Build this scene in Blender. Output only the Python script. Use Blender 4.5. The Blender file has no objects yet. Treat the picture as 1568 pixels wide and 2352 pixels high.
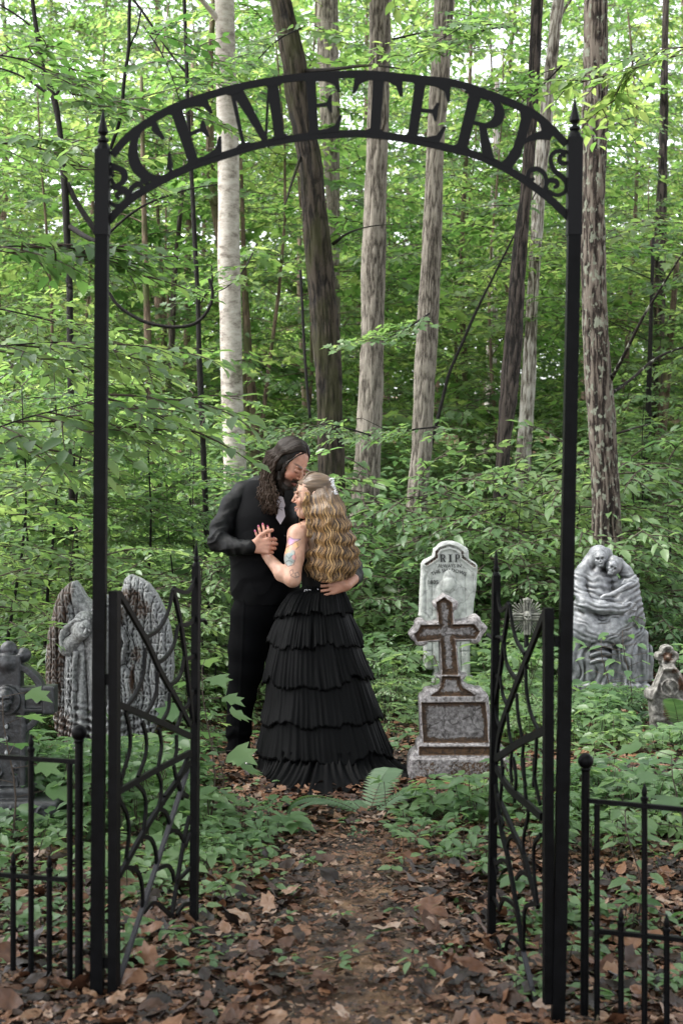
import bpy, math, random
import numpy as np
from mathutils import Vector

# ------------------------------------------------------------------ camera, sky, sun, exposure
S = bpy.context.scene
COL = S.collection
CAMZ, FPX, HX, HY = 1.45, 3267.0, 784.0, 1153.0      # photo read at 1568x2352; 50 mm on 24x36
cam = bpy.data.cameras.new("camera")
cam_o = bpy.data.objects.new("camera", cam); COL.objects.link(cam_o)
cam_o.location = (0, 0, CAMZ); cam_o.rotation_euler = (math.pi/2, 0, 0)
cam.sensor_width = 36; cam.lens = 50; cam.shift_y = -23/2352
cam.clip_start = 0.05; cam.clip_end = 600
cam.dof.use_dof = True; cam.dof.focus_distance = 7.75; cam.dof.aperture_fstop = 4.8
S.camera = cam_o
W = bpy.data.worlds.new("World"); S.world = W; W.use_nodes = True
nt = W.node_tree; nt.nodes.clear()
SUN_EL, SUN_ROT = math.radians(57), math.radians(-100)
sky = nt.nodes.new('ShaderNodeTexSky'); sky.sky_type = 'NISHITA'; sky.sun_disc = False
sky.sun_elevation = SUN_EL; sky.sun_rotation = SUN_ROT
sky.air_density = 1.0; sky.dust_density = 2.5; sky.ozone_density = 1.0
hs = nt.nodes.new('ShaderNodeHueSaturation'); hs.inputs['Saturation'].default_value = 0.2
bg = nt.nodes.new('ShaderNodeBackground'); bg.inputs['Strength'].default_value = 0.15
wo = nt.nodes.new('ShaderNodeOutputWorld')
nt.links.new(sky.outputs[0], hs.inputs['Color']); nt.links.new(hs.outputs[0], bg.inputs[0]); nt.links.new(bg.outputs[0], wo.inputs[0])
sl = bpy.data.lights.new("sun", 'SUN'); sl.energy = 2.2; sl.angle = math.radians(25); sl.color = (1, .97, .92)
sun = bpy.data.objects.new("sun", sl); COL.objects.link(sun)
_d = Vector((math.sin(SUN_ROT)*math.cos(SUN_EL), math.cos(SUN_ROT)*math.cos(SUN_EL), math.sin(SUN_EL)))
sun.rotation_euler = _d.to_track_quat('Z', 'Y').to_euler()
S.view_settings.view_transform = 'Standard'; S.view_settings.look = 'None'
S.view_settings.gamma = 1; S.view_settings.exposure = 2.25
S.cycles.max_bounces = 9; S.cycles.diffuse_bounces = 4; S.cycles.glossy_bounces = 2
S.cycles.transmission_bounces = 6; S.cycles.transparent_max_bounces = 4
S.cycles.use_denoising = True
R = np.random.RandomState(11)

def P(px, py, d):
    return np.array([(px-HX)/FPX*d, d, CAMZ-(py-HY)/FPX*d])

# ------------------------------------------------------------------ small noise
def _hash(i, j, k):
    n = (i.astype(np.int64)*374761393 + j.astype(np.int64)*668265263 + k.astype(np.int64)*2147483647 % 1000003) & 0xffffffff
    n = ((n ^ (n >> 13))*1274126177) & 0xffffffff
    return ((n ^ (n >> 16)) & 0xffff)/65535.0
def vn(x, y, z=0.0):
    x, y, z = np.broadcast_arrays(np.asarray(x, float), np.asarray(y, float), np.asarray(z, float))
    i, j, k = np.floor(x), np.floor(y), np.floor(z)
    u, v, w = x-i, y-j, z-k
    u, v, w = u*u*(3-2*u), v*v*(3-2*v), w*w*(3-2*w)
    r = 0
    for a in (0, 1):
        for b in (0, 1):
            for c in (0, 1):
                r = r + _hash(i+a, j+b, k+c)*(u if a else 1-u)*(v if b else 1-v)*(w if c else 1-w)
    return r*2-1
def fbm(x, y, z=0.0, o=3):
    r, a = 0, 1
    for q in range(o):
        r = r + a*vn(np.asarray(x)*2**q+q*17.3, np.asarray(y)*2**q, np.asarray(z)*2**q); a *= .5
    return r

# ------------------------------------------------------------------ meshes
def tag(o, label=None, cat=None, group=None, kind=None):
    if label: o['label'] = label
    if cat: o['category'] = cat
    if group: o['group'] = group
    if kind: o['kind'] = kind
    return o
def empty(name, loc=(0, 0, 0), label=None, cat=None, group=None):
    o = bpy.data.objects.new(name, None); COL.objects.link(o); o.location = [float(v) for v in loc]
    o.empty_display_size = .1
    return tag(o, label, cat, group)

class MB:
    """collects geometry in world coordinates; build() links it as one mesh object"""
    def __init__(s): s.v = []; s.f = {}; s.n = 0; s.col = []; s.hascol = False
    def add(s, v, faces, mi=0, col=None):
        v = np.asarray(v, float).reshape(-1, 3)
        s.v.append(v)
        if not isinstance(faces, (list, tuple)) or (len(faces) and not isinstance(faces[0], np.ndarray)):
            faces = [np.asarray([f for f in faces if len(f) == k]) for k in sorted({len(f) for f in faces})]
        for a in faces:
            if len(a): s.f.setdefault((a.shape[1], mi), []).append(a + s.n)
        s.n += len(v)
        if col is None: s.col.append(np.zeros((len(v), 3)))
        else:
            s.hascol = True; c = np.asarray(col, float)
            s.col.append(np.broadcast_to(c, (len(v), 3)).copy())
        return s
    def tube(s, pts, rad, n=8, mi=0, col=None, cap=True, flat=None):
        p = np.asarray(pts, float); m = len(p)
        rad = np.broadcast_to(np.asarray(rad, float), (m,))
        t = np.gradient(p, axis=0); t /= np.linalg.norm(t, axis=1)[:, None]+1e-9
        up = np.array([0, 0, 1.]) if abs(t[0][2]) < .9 else np.array([0, 1., 0])
        a = np.cross(up, t[0]); a /= np.linalg.norm(a)+1e-9
        A = np.zeros((m, 3))
        for i in range(m):
            a = a-t[i]*a.dot(t[i]); a /= np.linalg.norm(a)+1e-9; A[i] = a
        B = np.cross(t, A)
        th = np.arange(n)*2*math.pi/n
        if n == 4: th = th+math.pi/4
        fa, fb = (1, 1) if flat is None else flat
        V = p[:, None]+(A[:, None]*np.cos(th)[None, :, None]*fa+B[:, None]*np.sin(th)[None, :, None]*fb)*rad[:, None, None]
        i = np.arange(m-1)[:, None]*n; j = np.arange(n)[None]; j2 = (j+1) % n
        q = np.stack([i+j, i+j2, i+n+j2, i+n+j], -1).reshape(-1, 4)
        fs = [q]
        if cap and n > 3: fs.append(np.array([list(range(n))[::-1], [(m-1)*n+k for k in range(n)]]))
        elif cap: fs.append(np.array([[2, 1, 0], [(m-1)*n, (m-1)*n+1, (m-1)*n+2]]))
        return s.add(V.reshape(-1, 3), fs, mi, col)
    def box(s, c, h, ax=None, mi=0, col=None):
        c = np.asarray(c, float); ax = np.eye(3) if ax is None else np.asarray(ax)
        v = [c+sum(ax[k]*h[k]*sg[k] for k in range(3)) for sg in [(-1,-1,-1),(1,-1,-1),(1,1,-1),(-1,1,-1),(-1,-1,1),(1,-1,1),(1,1,1),(-1,1,1)]]
        return s.add(v, [np.array([(3,2,1,0),(4,5,6,7),(0,1,5,4),(1,2,6,5),(2,3,7,6),(3,0,4,7)])], mi, col)
    def bar(s, a, b, w, t, nrm=(0, 1, 0), mi=0):
        a, b = np.asarray(a, float), np.asarray(b, float); u = b-a; L = np.linalg.norm(u); u /= L
        n = np.asarray(nrm, float); n = n-u*n.dot(u); n /= np.linalg.norm(n); k = np.cross(u, n)
        return s.box((a+b)/2, (L/2, t/2, w/2), (u, n, k), mi)
    def poly(s, pts, off, mi=0, col=None):
        """prism: a planar outline moved by vector off"""
        p = np.asarray(pts, float); n = len(p); v = np.vstack([p, p+np.asarray(off, float)])
        j = np.arange(n); j2 = (j+1) % n
        return s.add(v, [np.stack([j, j2, j2+n, j+n], -1), np.arange(n)[None, ::-1], (np.arange(n)+n)[None]], mi, col)
    def lathe(s, c, prof, n=16, mi=0, ax=None, col=None):
        c = np.asarray(c, float); pr = np.asarray(prof, float); m = len(pr)
        th = np.arange(n)*2*math.pi/n
        V = np.stack([pr[:, 0][:, None]*np.cos(th), pr[:, 0][:, None]*np.sin(th), np.repeat(pr[:, 1][:, None], n, 1)], -1).reshape(-1, 3)
        if ax is not None: V = V@np.asarray(ax)
        i = np.arange(m-1)[:, None]*n; j = np.arange(n)[None]; j2 = (j+1) % n
        return s.add(V+c, [np.stack([i+j, i+j2, i+n+j2, i+n+j], -1).reshape(-1, 4), np.arange(n)[None, ::-1], (np.arange(n)+(m-1)*n)[None]], mi, col)
    def ball(s, c, r, n=12, mi=0, col=None):
        k = np.linspace(-math.pi/2, math.pi/2, n//2+2); rr = np.asarray(r, float)*np.ones(3)
        th = np.arange(n)*2*math.pi/n
        V = np.stack([np.outer(np.cos(k), np.cos(th))*rr[0], np.outer(np.cos(k), np.sin(th))*rr[1], np.repeat(np.sin(k)[:, None], n, 1)*rr[2]], -1).reshape(-1, 3)
        m = len(k); i = np.arange(m-1)[:, None]*n; j = np.arange(n)[None]; j2 = (j+1) % n
        return s.add(V+np.asarray(c), [np.stack([i+j, i+j2, i+n+j2, i+n+j], -1).reshape(-1, 4)], mi, col)
    def build(s, name, mats, parent=None, smooth=True, origin=None):
        if not isinstance(mats, (list, tuple)): mats = [mats]
        V = np.vstack(s.v)
        o0 = np.zeros(3)
        if origin is not None: o0 = np.asarray(origin, float)
        elif parent is not None:
            q = parent; 
            while q is not None: o0 = o0+np.array(q.location); q = q.parent
        V = V-o0
        me = bpy.data.meshes.new(name)
        fa, ls, mi = [], [], []
        for (k, m), L in sorted(s.f.items()):
            a = np.vstack(L); fa.append(a.reshape(-1)); ls.append(np.full(len(a), k)); mi.append(np.full(len(a), m))
        fa = np.concatenate(fa).astype(np.int32); ls = np.concatenate(ls); mi = np.concatenate(mi).astype(np.int32)
        me.vertices.add(len(V)); me.vertices.foreach_set('co', V.astype(np.float32).reshape(-1))
        me.loops.add(len(fa)); me.loops.foreach_set('vertex_index', fa)
        me.polygons.add(len(ls)); st = np.concatenate([[0], np.cumsum(ls)[:-1]]).astype(np.int32)
        me.polygons.foreach_set('loop_start', st)
        me.polygons.foreach_set('material_index', mi)
        me.polygons.foreach_set('use_smooth', np.full(len(ls), bool(smooth)))
        for m in mats: me.materials.append(m)
        me.update(calc_edges=True)
        if s.hascol:
            at = me.color_attributes.new('tint', 'FLOAT_COLOR', 'POINT')
            at.data.foreach_set('color', np.hstack([np.vstack(s.col), np.ones((len(V), 1))]).astype(np.float32).reshape(-1))
        if smooth == 'auto':
            me.set_sharp_from_angle(angle=math.radians(38))
        o = bpy.data.objects.new(name, me); COL.objects.link(o)
        if parent is not None: o.parent = parent
        elif origin is not None: o.location = [float(q) for q in o0]
        return o

def spline(pts, n=12, closed=False):
    p = np.asarray(pts, float)
    if len(p) < 3: return np.array([p[0]+(p[-1]-p[0])*t for t in np.linspace(0, 1, n)])
    if closed: q = np.vstack([p[-1], p, p[:2]])
    else: q = np.vstack([2*p[0]-p[1], p, 2*p[-1]-p[-2]])
    out = []; m = len(q)-3; per = max(2, int(n/m))
    for i in range(m):
        for t in np.linspace(0, 1, per, endpoint=False):
            a, b, c, d = q[i:i+4]
            out.append(.5*((2*b)+(c-a)*t+(2*a-5*b+4*c-d)*t*t+(3*b-a-3*c+d)*t**3))
    if not closed: out.append(p[-1])
    return np.array(out)

# ------------------------------------------------------------------ materials
def mat(name):
    m = bpy.data.materials.new(name); m.use_nodes = True
    n = m.node_tree.nodes; b = n['Principled BSDF']
    return m, n, m.node_tree.links, b
def node(n, t, **k):
    x = n.new(t)
    for a, v in k.items():
        if a in x.inputs: x.inputs[a].default_value = v
        else: setattr(x, a, v)
    return x
def ramp(n, stops):
    r = n.new('ShaderNodeValToRGB'); e = r.color_ramp.elements
    while len(e) < len(stops): e.new(.5)
    for q, (p, c) in zip(e, stops): q.position = p; q.color = (*c, 1)
    return r
def coords(n, l, scale=(1, 1, 1), kind='Object'):
    t = n.new('ShaderNodeTexCoord'); m = n.new('ShaderNodeMapping'); m.inputs['Scale'].default_value = scale
    l.new(t.outputs[kind], m.inputs['Vector']); return m.outputs[0]
def bump(n, l, b, h, strength=.5, dist=.01):
    x = node(n, 'ShaderNodeBump'); x.inputs['Strength'].default_value = strength; x.inputs['Distance'].default_value = dist
    l.new(h, x.inputs['Height']); l.new(x.outputs[0], b.inputs['Normal']); return x
def simple(name, col, rough=.5, spec=.5, metal=0, sheen=0, nscale=0, nstr=.2, ndist=.003, var=.0):
    m, n, l, b = mat(name)
    b.inputs['Base Color'].default_value = (*col, 1); b.inputs['Roughness'].default_value = rough
    b.inputs['Specular IOR Level'].default_value = spec; b.inputs['Metallic'].default_value = metal
    b.inputs['Sheen Weight'].default_value = sheen
    if nscale:
        t = node(n, 'ShaderNodeTexNoise', Scale=nscale, Detail=5.0); l.new(coords(n, l), t.inputs['Vector'])
        bump(n, l, b, t.outputs[0], nstr, ndist)
        if var:
            r = ramp(n, [(.3, tuple(c*(1-var) for c in col)), (.7, tuple(min(1, c*(1+var)) for c in col))])
            l.new(t.outputs[0], r.inputs[0]); l.new(r.outputs[0], b.inputs['Base Color'])
    return m

def leaf_mat(name, cols, trans, tmix=.42, rough=.38, sc=.7):
    """cols: colour stops over a per-leaf random; trans: translucent colours"""
    m, n, l, b = mat(name)
    g = n.new('ShaderNodeNewGeometry')
    ns = node(n, 'ShaderNodeTexNoise', Scale=sc, Detail=2.0); l.new(g.outputs['Position'], ns.inputs['Vector'])
    mx = node(n, 'ShaderNodeMath', operation='MULTIPLY_ADD'); l.new(g.outputs['Random Per Island'], mx.inputs[0]); mx.inputs[1].default_value = .55
    sb = node(n, 'ShaderNodeMath', operation='MULTIPLY_ADD'); l.new(ns.outputs[0], sb.inputs[0]); sb.inputs[1].default_value = 2.2; sb.inputs[2].default_value = -.88
    l.new(sb.outputs[0], mx.inputs[2])
    r1 = ramp(n, [(i/(len(cols)-1), c) for i, c in enumerate(cols)]); r2 = ramp(n, [(i/(len(trans)-1), c) for i, c in enumerate(trans)])
    l.new(mx.outputs[0], r1.inputs[0]); l.new(mx.outputs[0], r2.inputs[0])
    l.new(r1.outputs[0], b.inputs['Base Color']); b.inputs['Roughness'].default_value = rough
    b.inputs['Specular IOR Level'].default_value = .5
    t = n.new('ShaderNodeBsdfTranslucent'); l.new(r2.outputs[0], t.inputs[0])
    ms = n.new('ShaderNodeMixShader'); ms.inputs[0].default_value = tmix
    l.new(b.outputs[0], ms.inputs[1]); l.new(t.outputs[0], ms.inputs[2]); l.new(ms.outputs[0], n['Material Output'].inputs['Surface'])
    return m

def bark_mat(name, dark, mid, light, scale=(34, 34, 3.2), ridge=.9, dist=.02, moss=None, spots=None, relief=0.):
    m, n, l, b = mat(name)
    c = coords(n, l, scale)
    t = node(n, 'ShaderNodeTexNoise', Scale=1.0, Detail=7.0, Roughness=.78, Distortion=.25); l.new(c, t.inputs['Vector'])
    c2 = coords(n, l, (3, 3, 1.2)); t2 = node(n, 'ShaderNodeTexNoise', Scale=1.0, Detail=4.0); l.new(c2, t2.inputs['Vector'])
    r = ramp(n, [(.38, dark), (.48, mid), (.62, light)]); 
    ad = node(n, 'ShaderNodeMath', operation='MULTIPLY_ADD'); l.new(t2.outputs[0], ad.inputs[0]); ad.inputs[1].default_value = .35; 
    sb = node(n, 'ShaderNodeMath', operation='SUBTRACT'); l.new(t.outputs[0], sb.inputs[0]); sb.inputs[1].default_value = .175
    l.new(sb.outputs[0], ad.inputs[2])
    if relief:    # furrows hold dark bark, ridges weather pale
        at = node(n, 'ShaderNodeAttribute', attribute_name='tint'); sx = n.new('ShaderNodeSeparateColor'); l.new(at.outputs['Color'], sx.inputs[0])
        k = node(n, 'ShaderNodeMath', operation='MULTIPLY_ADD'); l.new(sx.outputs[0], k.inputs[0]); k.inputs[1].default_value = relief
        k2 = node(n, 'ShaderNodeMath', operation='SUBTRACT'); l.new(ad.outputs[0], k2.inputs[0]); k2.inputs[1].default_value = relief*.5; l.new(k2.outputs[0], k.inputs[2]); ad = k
    l.new(ad.outputs[0], r.inputs[0])
    out = r.outputs[0]
    if spots:
        t3 = node(n, 'ShaderNodeTexNoise', Scale=1.0, Detail=3.0); l.new(coords(n, l, (26, 26, 18)), t3.inputs['Vector'])
        r3 = ramp(n, [(.56, (0, 0, 0)), (.63, (1, 1, 1))]); l.new(t3.outputs[0], r3.inputs[0])
        mx = node(n, 'ShaderNodeMix', data_type='RGBA'); l.new(r3.outputs[0], mx.inputs[0]); l.new(out, mx.inputs[6]); mx.inputs[7].default_value = (*spots, 1); out = mx.outputs[2]
    if moss:
        t4 = node(n, 'ShaderNodeTexNoise', Scale=1.0, Detail=4.0); l.new(coords(n, l, (5, 5, 2.2)), t4.inputs['Vector'])
        r4 = ramp(n, [(.5, (0, 0, 0)), (.66, (.8, .8, .8))]); l.new(t4.outputs[0], r4.inputs[0])
        mx = node(n, 'ShaderNodeMix', data_type='RGBA'); l.new(r4.outputs[0], mx.inputs[0]); l.new(out, mx.inputs[6]); mx.inputs[7].default_value = (*moss, 1); out = mx.outputs[2]
    l.new(out, b.inputs['Base Color']); b.inputs['Roughness'].default_value = .85; b.inputs['Specular IOR Level'].default_value = .25
    bump(n, l, b, t.outputs[0], ridge, dist)
    return m

M = {}
M['leaf_high'] = leaf_mat('leaf_high', [(.032, .078, .021), (.060, .118, .036), (.10, .16, .055)], [(.07, .17, .035), (.17, .32, .07), (.42, .54, .15)], .5, .48)
M['leaf_mid'] = leaf_mat('leaf_mid', [(.040, .088, .034), (.068, .128, .05), (.105, .175, .065)], [(.11, .23, .06), (.21, .36, .09), (.36, .50, .14)], .46, .48)
M['leaf_low'] = leaf_mat('leaf_low', [(.050, .108, .040), (.085, .155, .060), (.13, .20, .085)], [(.11, .23, .07), (.21, .36, .11), (.34, .48, .15)], .42, .42)
M['fern'] = leaf_mat('fern', [(.06, .12, .055), (.085, .15, .075), (.11, .18, .095)], [(.08, .18, .05), (.14, .26, .07), (.2, .33, .1)], .36, .5)
M['twig'] = simple('twig', (.045, .033, .025), .8, .3)
M['litter'] = None
def litter_mat():
    m, n, l, b = mat('dead_leaves')
    g = n.new('ShaderNodeNewGeometry')
    r = ramp(n, [(0, (.007, .0045, .0035)), (.25, (.018, .010, .007)), (.45, (.050, .023, .013)), (.63, (.095, .042, .022)), (.8, (.15, .072, .037)), (.92, (.185, .110, .068)), (1, (.25, .18, .14))])
    t = node(n, 'ShaderNodeTexNoise', Scale=38.0, Detail=4.0); l.new(coords(n, l), t.inputs['Vector'])
    a = node(n, 'ShaderNodeMath', operation='MULTIPLY_ADD'); l.new(t.outputs[0], a.inputs[0]); a.inputs[1].default_value = .35
    s2 = node(n, 'ShaderNodeMath', operation='SUBTRACT'); l.new(g.outputs['Random Per Island'], s2.inputs[0]); s2.inputs[1].default_value = .17
    l.new(s2.outputs[0], a.inputs[2]); l.new(a.outputs[0], r.inputs[0]); l.new(r.outputs[0], b.inputs['Base Color'])
    b.inputs['Roughness'].default_value = .5; b.inputs['Specular IOR Level'].default_value = .32
    bump(n, l, b, t.outputs[0], .5, .004)
    return m
M['litter'] = litter_mat()
def soil_mat():
    m, n, l, b = mat('soil')
    t = node(n, 'ShaderNodeTexNoise', Scale=2.4, Detail=8.0, Roughness=.65); l.new(coords(n, l), t.inputs['Vector'])
    r = ramp(n, [(.32, (.012, .008, .006)), (.46, (.055, .031, .018)), (.56, (.14, .078, .038)), (.75, (.23, .135, .065))])
    l.new(t.outputs[0], r.inputs[0]); l.new(r.outputs[0], b.inputs['Base Color'])
    t2 = node(n, 'ShaderNodeTexNoise', Scale=30.0, Detail=8.0); l.new(coords(n, l), t2.inputs['Vector'])
    bump(n, l, b, t2.outputs[0], .9, .02); b.inputs['Roughness'].default_value = .75
    return m
M['soil'] = soil_mat()
M['iron'] = simple('black_iron', (.0013, .0014, .0018), .5, .09, nscale=26, nstr=.35, ndist=.0015, var=.7)
M['iron_arch'] = simple('veiled_black_iron', (.0032, .0033, .0042), .55, .14, nscale=40, nstr=.2, ndist=.001)  # the same black iron, colour lightened for veiling glare on the arch
M['iron_rod'] = simple('grey_steel_rod', (.022, .022, .026), .6, .25)
# ------------------------------------------------------------------ ground
def gz(x, y):
    x = np.asarray(x, float); y = np.asarray(y, float)
    t = np.clip(y-10.4, 0, None)
    z = .10*t*t/(t+1.2)
    z = z+.02*vn(x*1.1, y*1.1)*np.clip((y-3)/6, 0, 1)+.25*vn(x*.12+5, y*.12)*np.clip((y-14)/10, 0, 1)
    q = np.clip((x-.25)/.4, 0, 1); z = z-.085*q*q*(3-2*q)*np.clip((6.6-y)/1.6, 0, 1)
    z = z+.05*np.clip(np.abs(x)-2.6, 0, 6)*np.clip((y-9)/8, 0, 1)
    return z
def ground():
    xs = np.concatenate([np.linspace(-45, -4, 30)[:-1], np.linspace(-4, 4, 130), np.linspace(4, 45, 30)[1:]])
    ys = np.concatenate([np.linspace(-12, 2, 8)[:-1], np.linspace(2, 13, 170), np.linspace(13, 100, 60)[1:]])
    X, Y = np.meshgrid(xs, ys, indexing='ij'); Z = gz(X, Y)+.012*fbm(X*6, Y*6)-.005
    n, m = X.shape; i = np.arange(n-1)[:, None]*m; j = np.arange(m-1)[None]
    q = np.stack([i+j, i+m+j, i+m+j+1, i+j+1], -1).reshape(-1, 4)
    o = MB().add(np.stack([X, Y, Z], -1).reshape(-1, 3), [q]).build('ground', M['soil'])
    tag(o, 'bare brown forest soil under the fallen leaves', 'ground', kind='structure')
ground()

WIN = [(1290,1515,1560,10.6), (955,1100,1550,10.5), (925,1140,1765,7.5), (100,410,1680,8.2), (1470,1700,1655,8.9), (1165,1250,1475,9.95), (500,950,1775,7.8), (-90,155,1850,6.5)]
def clear_view(x, y, ztop, m=0.):
    """False where a plant would stand right in front of a stone or the couple"""
    x, y, ztop = np.asarray(x, float), np.asarray(y, float), np.asarray(ztop, float)
    px = x/y*FPX+HX; py = HY+(CAMZ-ztop)/y*FPX; ok = np.ones(np.shape(px), bool)
    for a, b, yy, d in WIN: ok &= ~((px > a-m/y*FPX) & (px < b+m/y*FPX) & (y < d+.05) & (py < yy))
    return ok
# ------------------------------------------------------------------ leaves
L8v = np.array([(0,0,0),(.35,0,-.02),(.7,0,-.05),(1,0,-.14),(.28,.23,.05),(.66,.19,.02),(.28,-.23,.05),(.66,-.19,.02)])
L8f = [np.array([(0,1,4),(2,3,5),(0,6,1),(2,7,3)]), np.array([(1,2,5,4),(6,7,2,1)])]
L4v = np.array([(0,0,0),(.42,.25,.05),(1,0,-.1),(.42,-.25,.05)])
L4f = [np.array([(0,2,1),(0,3,2)])]
_mo = [(0,0),(.02,-.22),(.22,-.5),(.33,-.28),(.62,-.42),(.62,-.16),(1,0),(.62,.16),(.62,.42),(.33,.28),(.22,.5),(.02,.22)]
LMv = np.array([(.3,0,-.03)]+[(a,b,.10*abs(b)-.10*a*a) for a, b in _mo])
LMf = [np.array([(0,k+1,(k+1) % 12+1) for k in range(12)])]
TPL = {'L8': (L8v, L8f), 'L4': (L4v, L4f), 'LM': (LMv, LMf)}
def frames(d, nrm):
    """rotation matrices with rows x=d, z~nrm"""
    d = d/(np.linalg.norm(d, axis=1)[:, None]+1e-9)
    y = np.cross(nrm, d); y /= np.linalg.norm(y, axis=1)[:, None]+1e-9
    z = np.cross(d, y)
    return np.stack([d, y, z], 1)
def scatter(mb, tv, tf, Rm, sc, pos, mi=0, stretch=None):
    n, k = len(pos), len(tv)
    T = np.broadcast_to(tv, (n, k, 3))*np.asarray(sc).reshape(-1, 1, 1)
    if stretch is not None: T = T*stretch[:, None, :]
    V = np.einsum('nki,nij->nkj', T, Rm)+pos[:, None]
    fs = [(a[None]+(np.arange(n)*k)[:, None, None]).reshape(-1, a.shape[1]) for a in tf]
    mb.add(V.reshape(-1, 3), fs, mi)

def make_spray(rg, tpl, length=.55, nl=13, size=.1, side=3):
    """flat leafy twig along +X: returns list of (verts, faces, mi) in MB"""
    mb = MB(); tv, tf = TPL[tpl]
    def twig(a, dirn, L, n, lf):
        t = np.linspace(0, 1, 5); side_ = np.cross(dirn, (0, 0, 1))
        c = a+np.outer(t, dirn)*L+np.outer(t*t, (0, 0, -.16))*L+np.outer(np.sin(t*3), side_)*rg.uniform(-.05, .05)*L
        mb.tube(c, np.linspace(.006, .002, 5), 3, 1, cap=False)
        s = np.linspace(.12, 1, n); sg = np.where(np.arange(n) % 2 == 0, 1, -1)
        ctr = np.stack([np.interp(s, t, c[:, q]) for q in range(3)], -1)
        ang = sg*(rg.uniform(.6, 1.15, n))*(1-.75*(s > .97))
        dx, dy = dirn[0], dirn[1]
        D = np.stack([dx*np.cos(ang)-dy*np.sin(ang), dx*np.sin(ang)+dy*np.cos(ang), rg.uniform(-.55, .15, n)], -1)
        N = np.stack([rg.normal(0, .33, n), rg.normal(0, .33, n), np.ones(n)], -1)
        scatter(mb, tv, tf, frames(D, N), lf*rg.uniform(.5, 1.3, n), ctr)
        return c
    c = twig(np.zeros(3), np.array([1., 0, 0]), length, nl, size)
    for k in range(side):
        s = [.25, .5, .7, .4][k % 4]; sg = 1 if k % 2 else -1
        p = np.array([np.interp(s, np.linspace(0, 1, 5), c[:, q]) for q in range(3)])
        a = sg*rg.uniform(.6, .9); twig(p, np.array([math.cos(a), math.sin(a), rg.uniform(-.1, .15)]), length*rg.uniform(.4, .6), max(4, nl//2), size*.9)
    V = np.vstack(mb.v); return V, {k: np.vstack(a) for k, a in mb.f.items()}
def stamp(mb, spr, Rm, s, t):
    V, F = spr; W_ = (V*s)@Rm+t; n0 = mb.n
    mb.v.append(W_); mb.col.append(np.zeros((len(W_), 3))); mb.n += len(W_)
    for k, a in F.items(): mb.f.setdefault(k, []).append(a+n0)
RS = np.random.RandomState(5)
SPR = {
 'far': [make_spray(RS, 'L4', .8, 12, .155, 3) for _ in range(5)],
 'mid': [make_spray(RS, 'L8', .6, 12, .115, 3) for _ in range(5)],
 'maple': [make_spray(RS, 'LM', .6, 9, .13, 3) for _ in range(5)],
 'near': [make_spray(RS, 'L8', .42, 10, .085, 2) for _ in range(5)],
}
def rz(a): c, s = math.cos(a), math.sin(a); return np.array([(c, s, 0), (-s, c, 0), (0, 0, 1.)])
def sprayR(az, el, roll=0):
    d = np.array([[math.cos(az)*math.cos(el), math.sin(az)*math.cos(el), math.sin(el)]])
    n = np.array([[math.sin(roll)*math.sin(az), -math.sin(roll)*math.cos(az), 1.]])
    return frames(d, n)[0]

def leafy_limb(tmb, cmb, rg, a, az, L, el, sprays, r0=.02, gap=.22, ss=1.0):
    """a limb tube into tmb with flat sprays into cmb"""
    n = 7; t = np.linspace(0, 1, n); d = np.array([math.cos(az), math.sin(az)])
    wob = rg.uniform(-.12, .12)*L
    c = np.stack([a[0]+d[0]*L*t-d[1]*wob*np.sin(t*3), a[1]+d[1]*L*t+d[0]*wob*np.sin(t*3), a[2]+math.tan(el)*L*t-.10*L*t*t], -1)
    tmb.tube(c, np.linspace(r0, r0*.25, n), 5, 0, cap=False)
    k = max(3, int(L/gap))
    for q in range(k):
        s = .2+.8*(q+.5*rg.rand())/k
        p = np.array([np.interp(s, t, c[:, i]) for i in range(3)])
        sg = 1 if q % 2 else -1; aa = az+sg*rg.uniform(.4, 1.1)*(1 if q < k-1 else .1)
        stamp(cmb, sprays[rg.randint(len(sprays))], sprayR(aa, rg.uniform(-.25, .22), rg.uniform(-.35, .35)), ss*rg.uniform(.7, 1.15), p)

def under_tree(rg, h, r, kind='mid', nl=16, h0=.25, ss=1., lean=.06, r0=.05):
    """one understorey tree at the origin: returns trunk MB, crown MB"""
    tm, cm = MB(), MB(); n = 9; t = np.linspace(0, 1, n)
    a, b = rg.uniform(-1, 1, 2)*lean*h
    ph = rg.rand()*6
    c = np.stack([a*t+.04*np.sin(t*7+ph)*h*.4, b*t+.04*np.cos(t*6+ph)*h*.4, h*t-.1], -1); c[:, :2] -= c[0, :2]
    tm.tube(c, np.linspace(r0, r0*.2, n), 7, 0)
    for k in range(nl):
        s = h0+(1-h0)*(k+.6*rg.rand())/nl
        p = np.array([np.interp(s, t, c[:, i]) for i in range(3)])
        L = r*(1.1-.65*max(0, (s-.35))/.65)*rg.uniform(.6, 1.1)
        leafy_limb(tm, cm, rg, p, k*2.4+rg.rand()*.7, L, rg.uniform(.05, .45), SPR[kind], r0*.17*(1.1-s*.6), .27, ss)
    stamp(cm, SPR[kind][0], sprayR(rg.rand()*6, .6), ss, c[-1])
    return tm, cm

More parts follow.
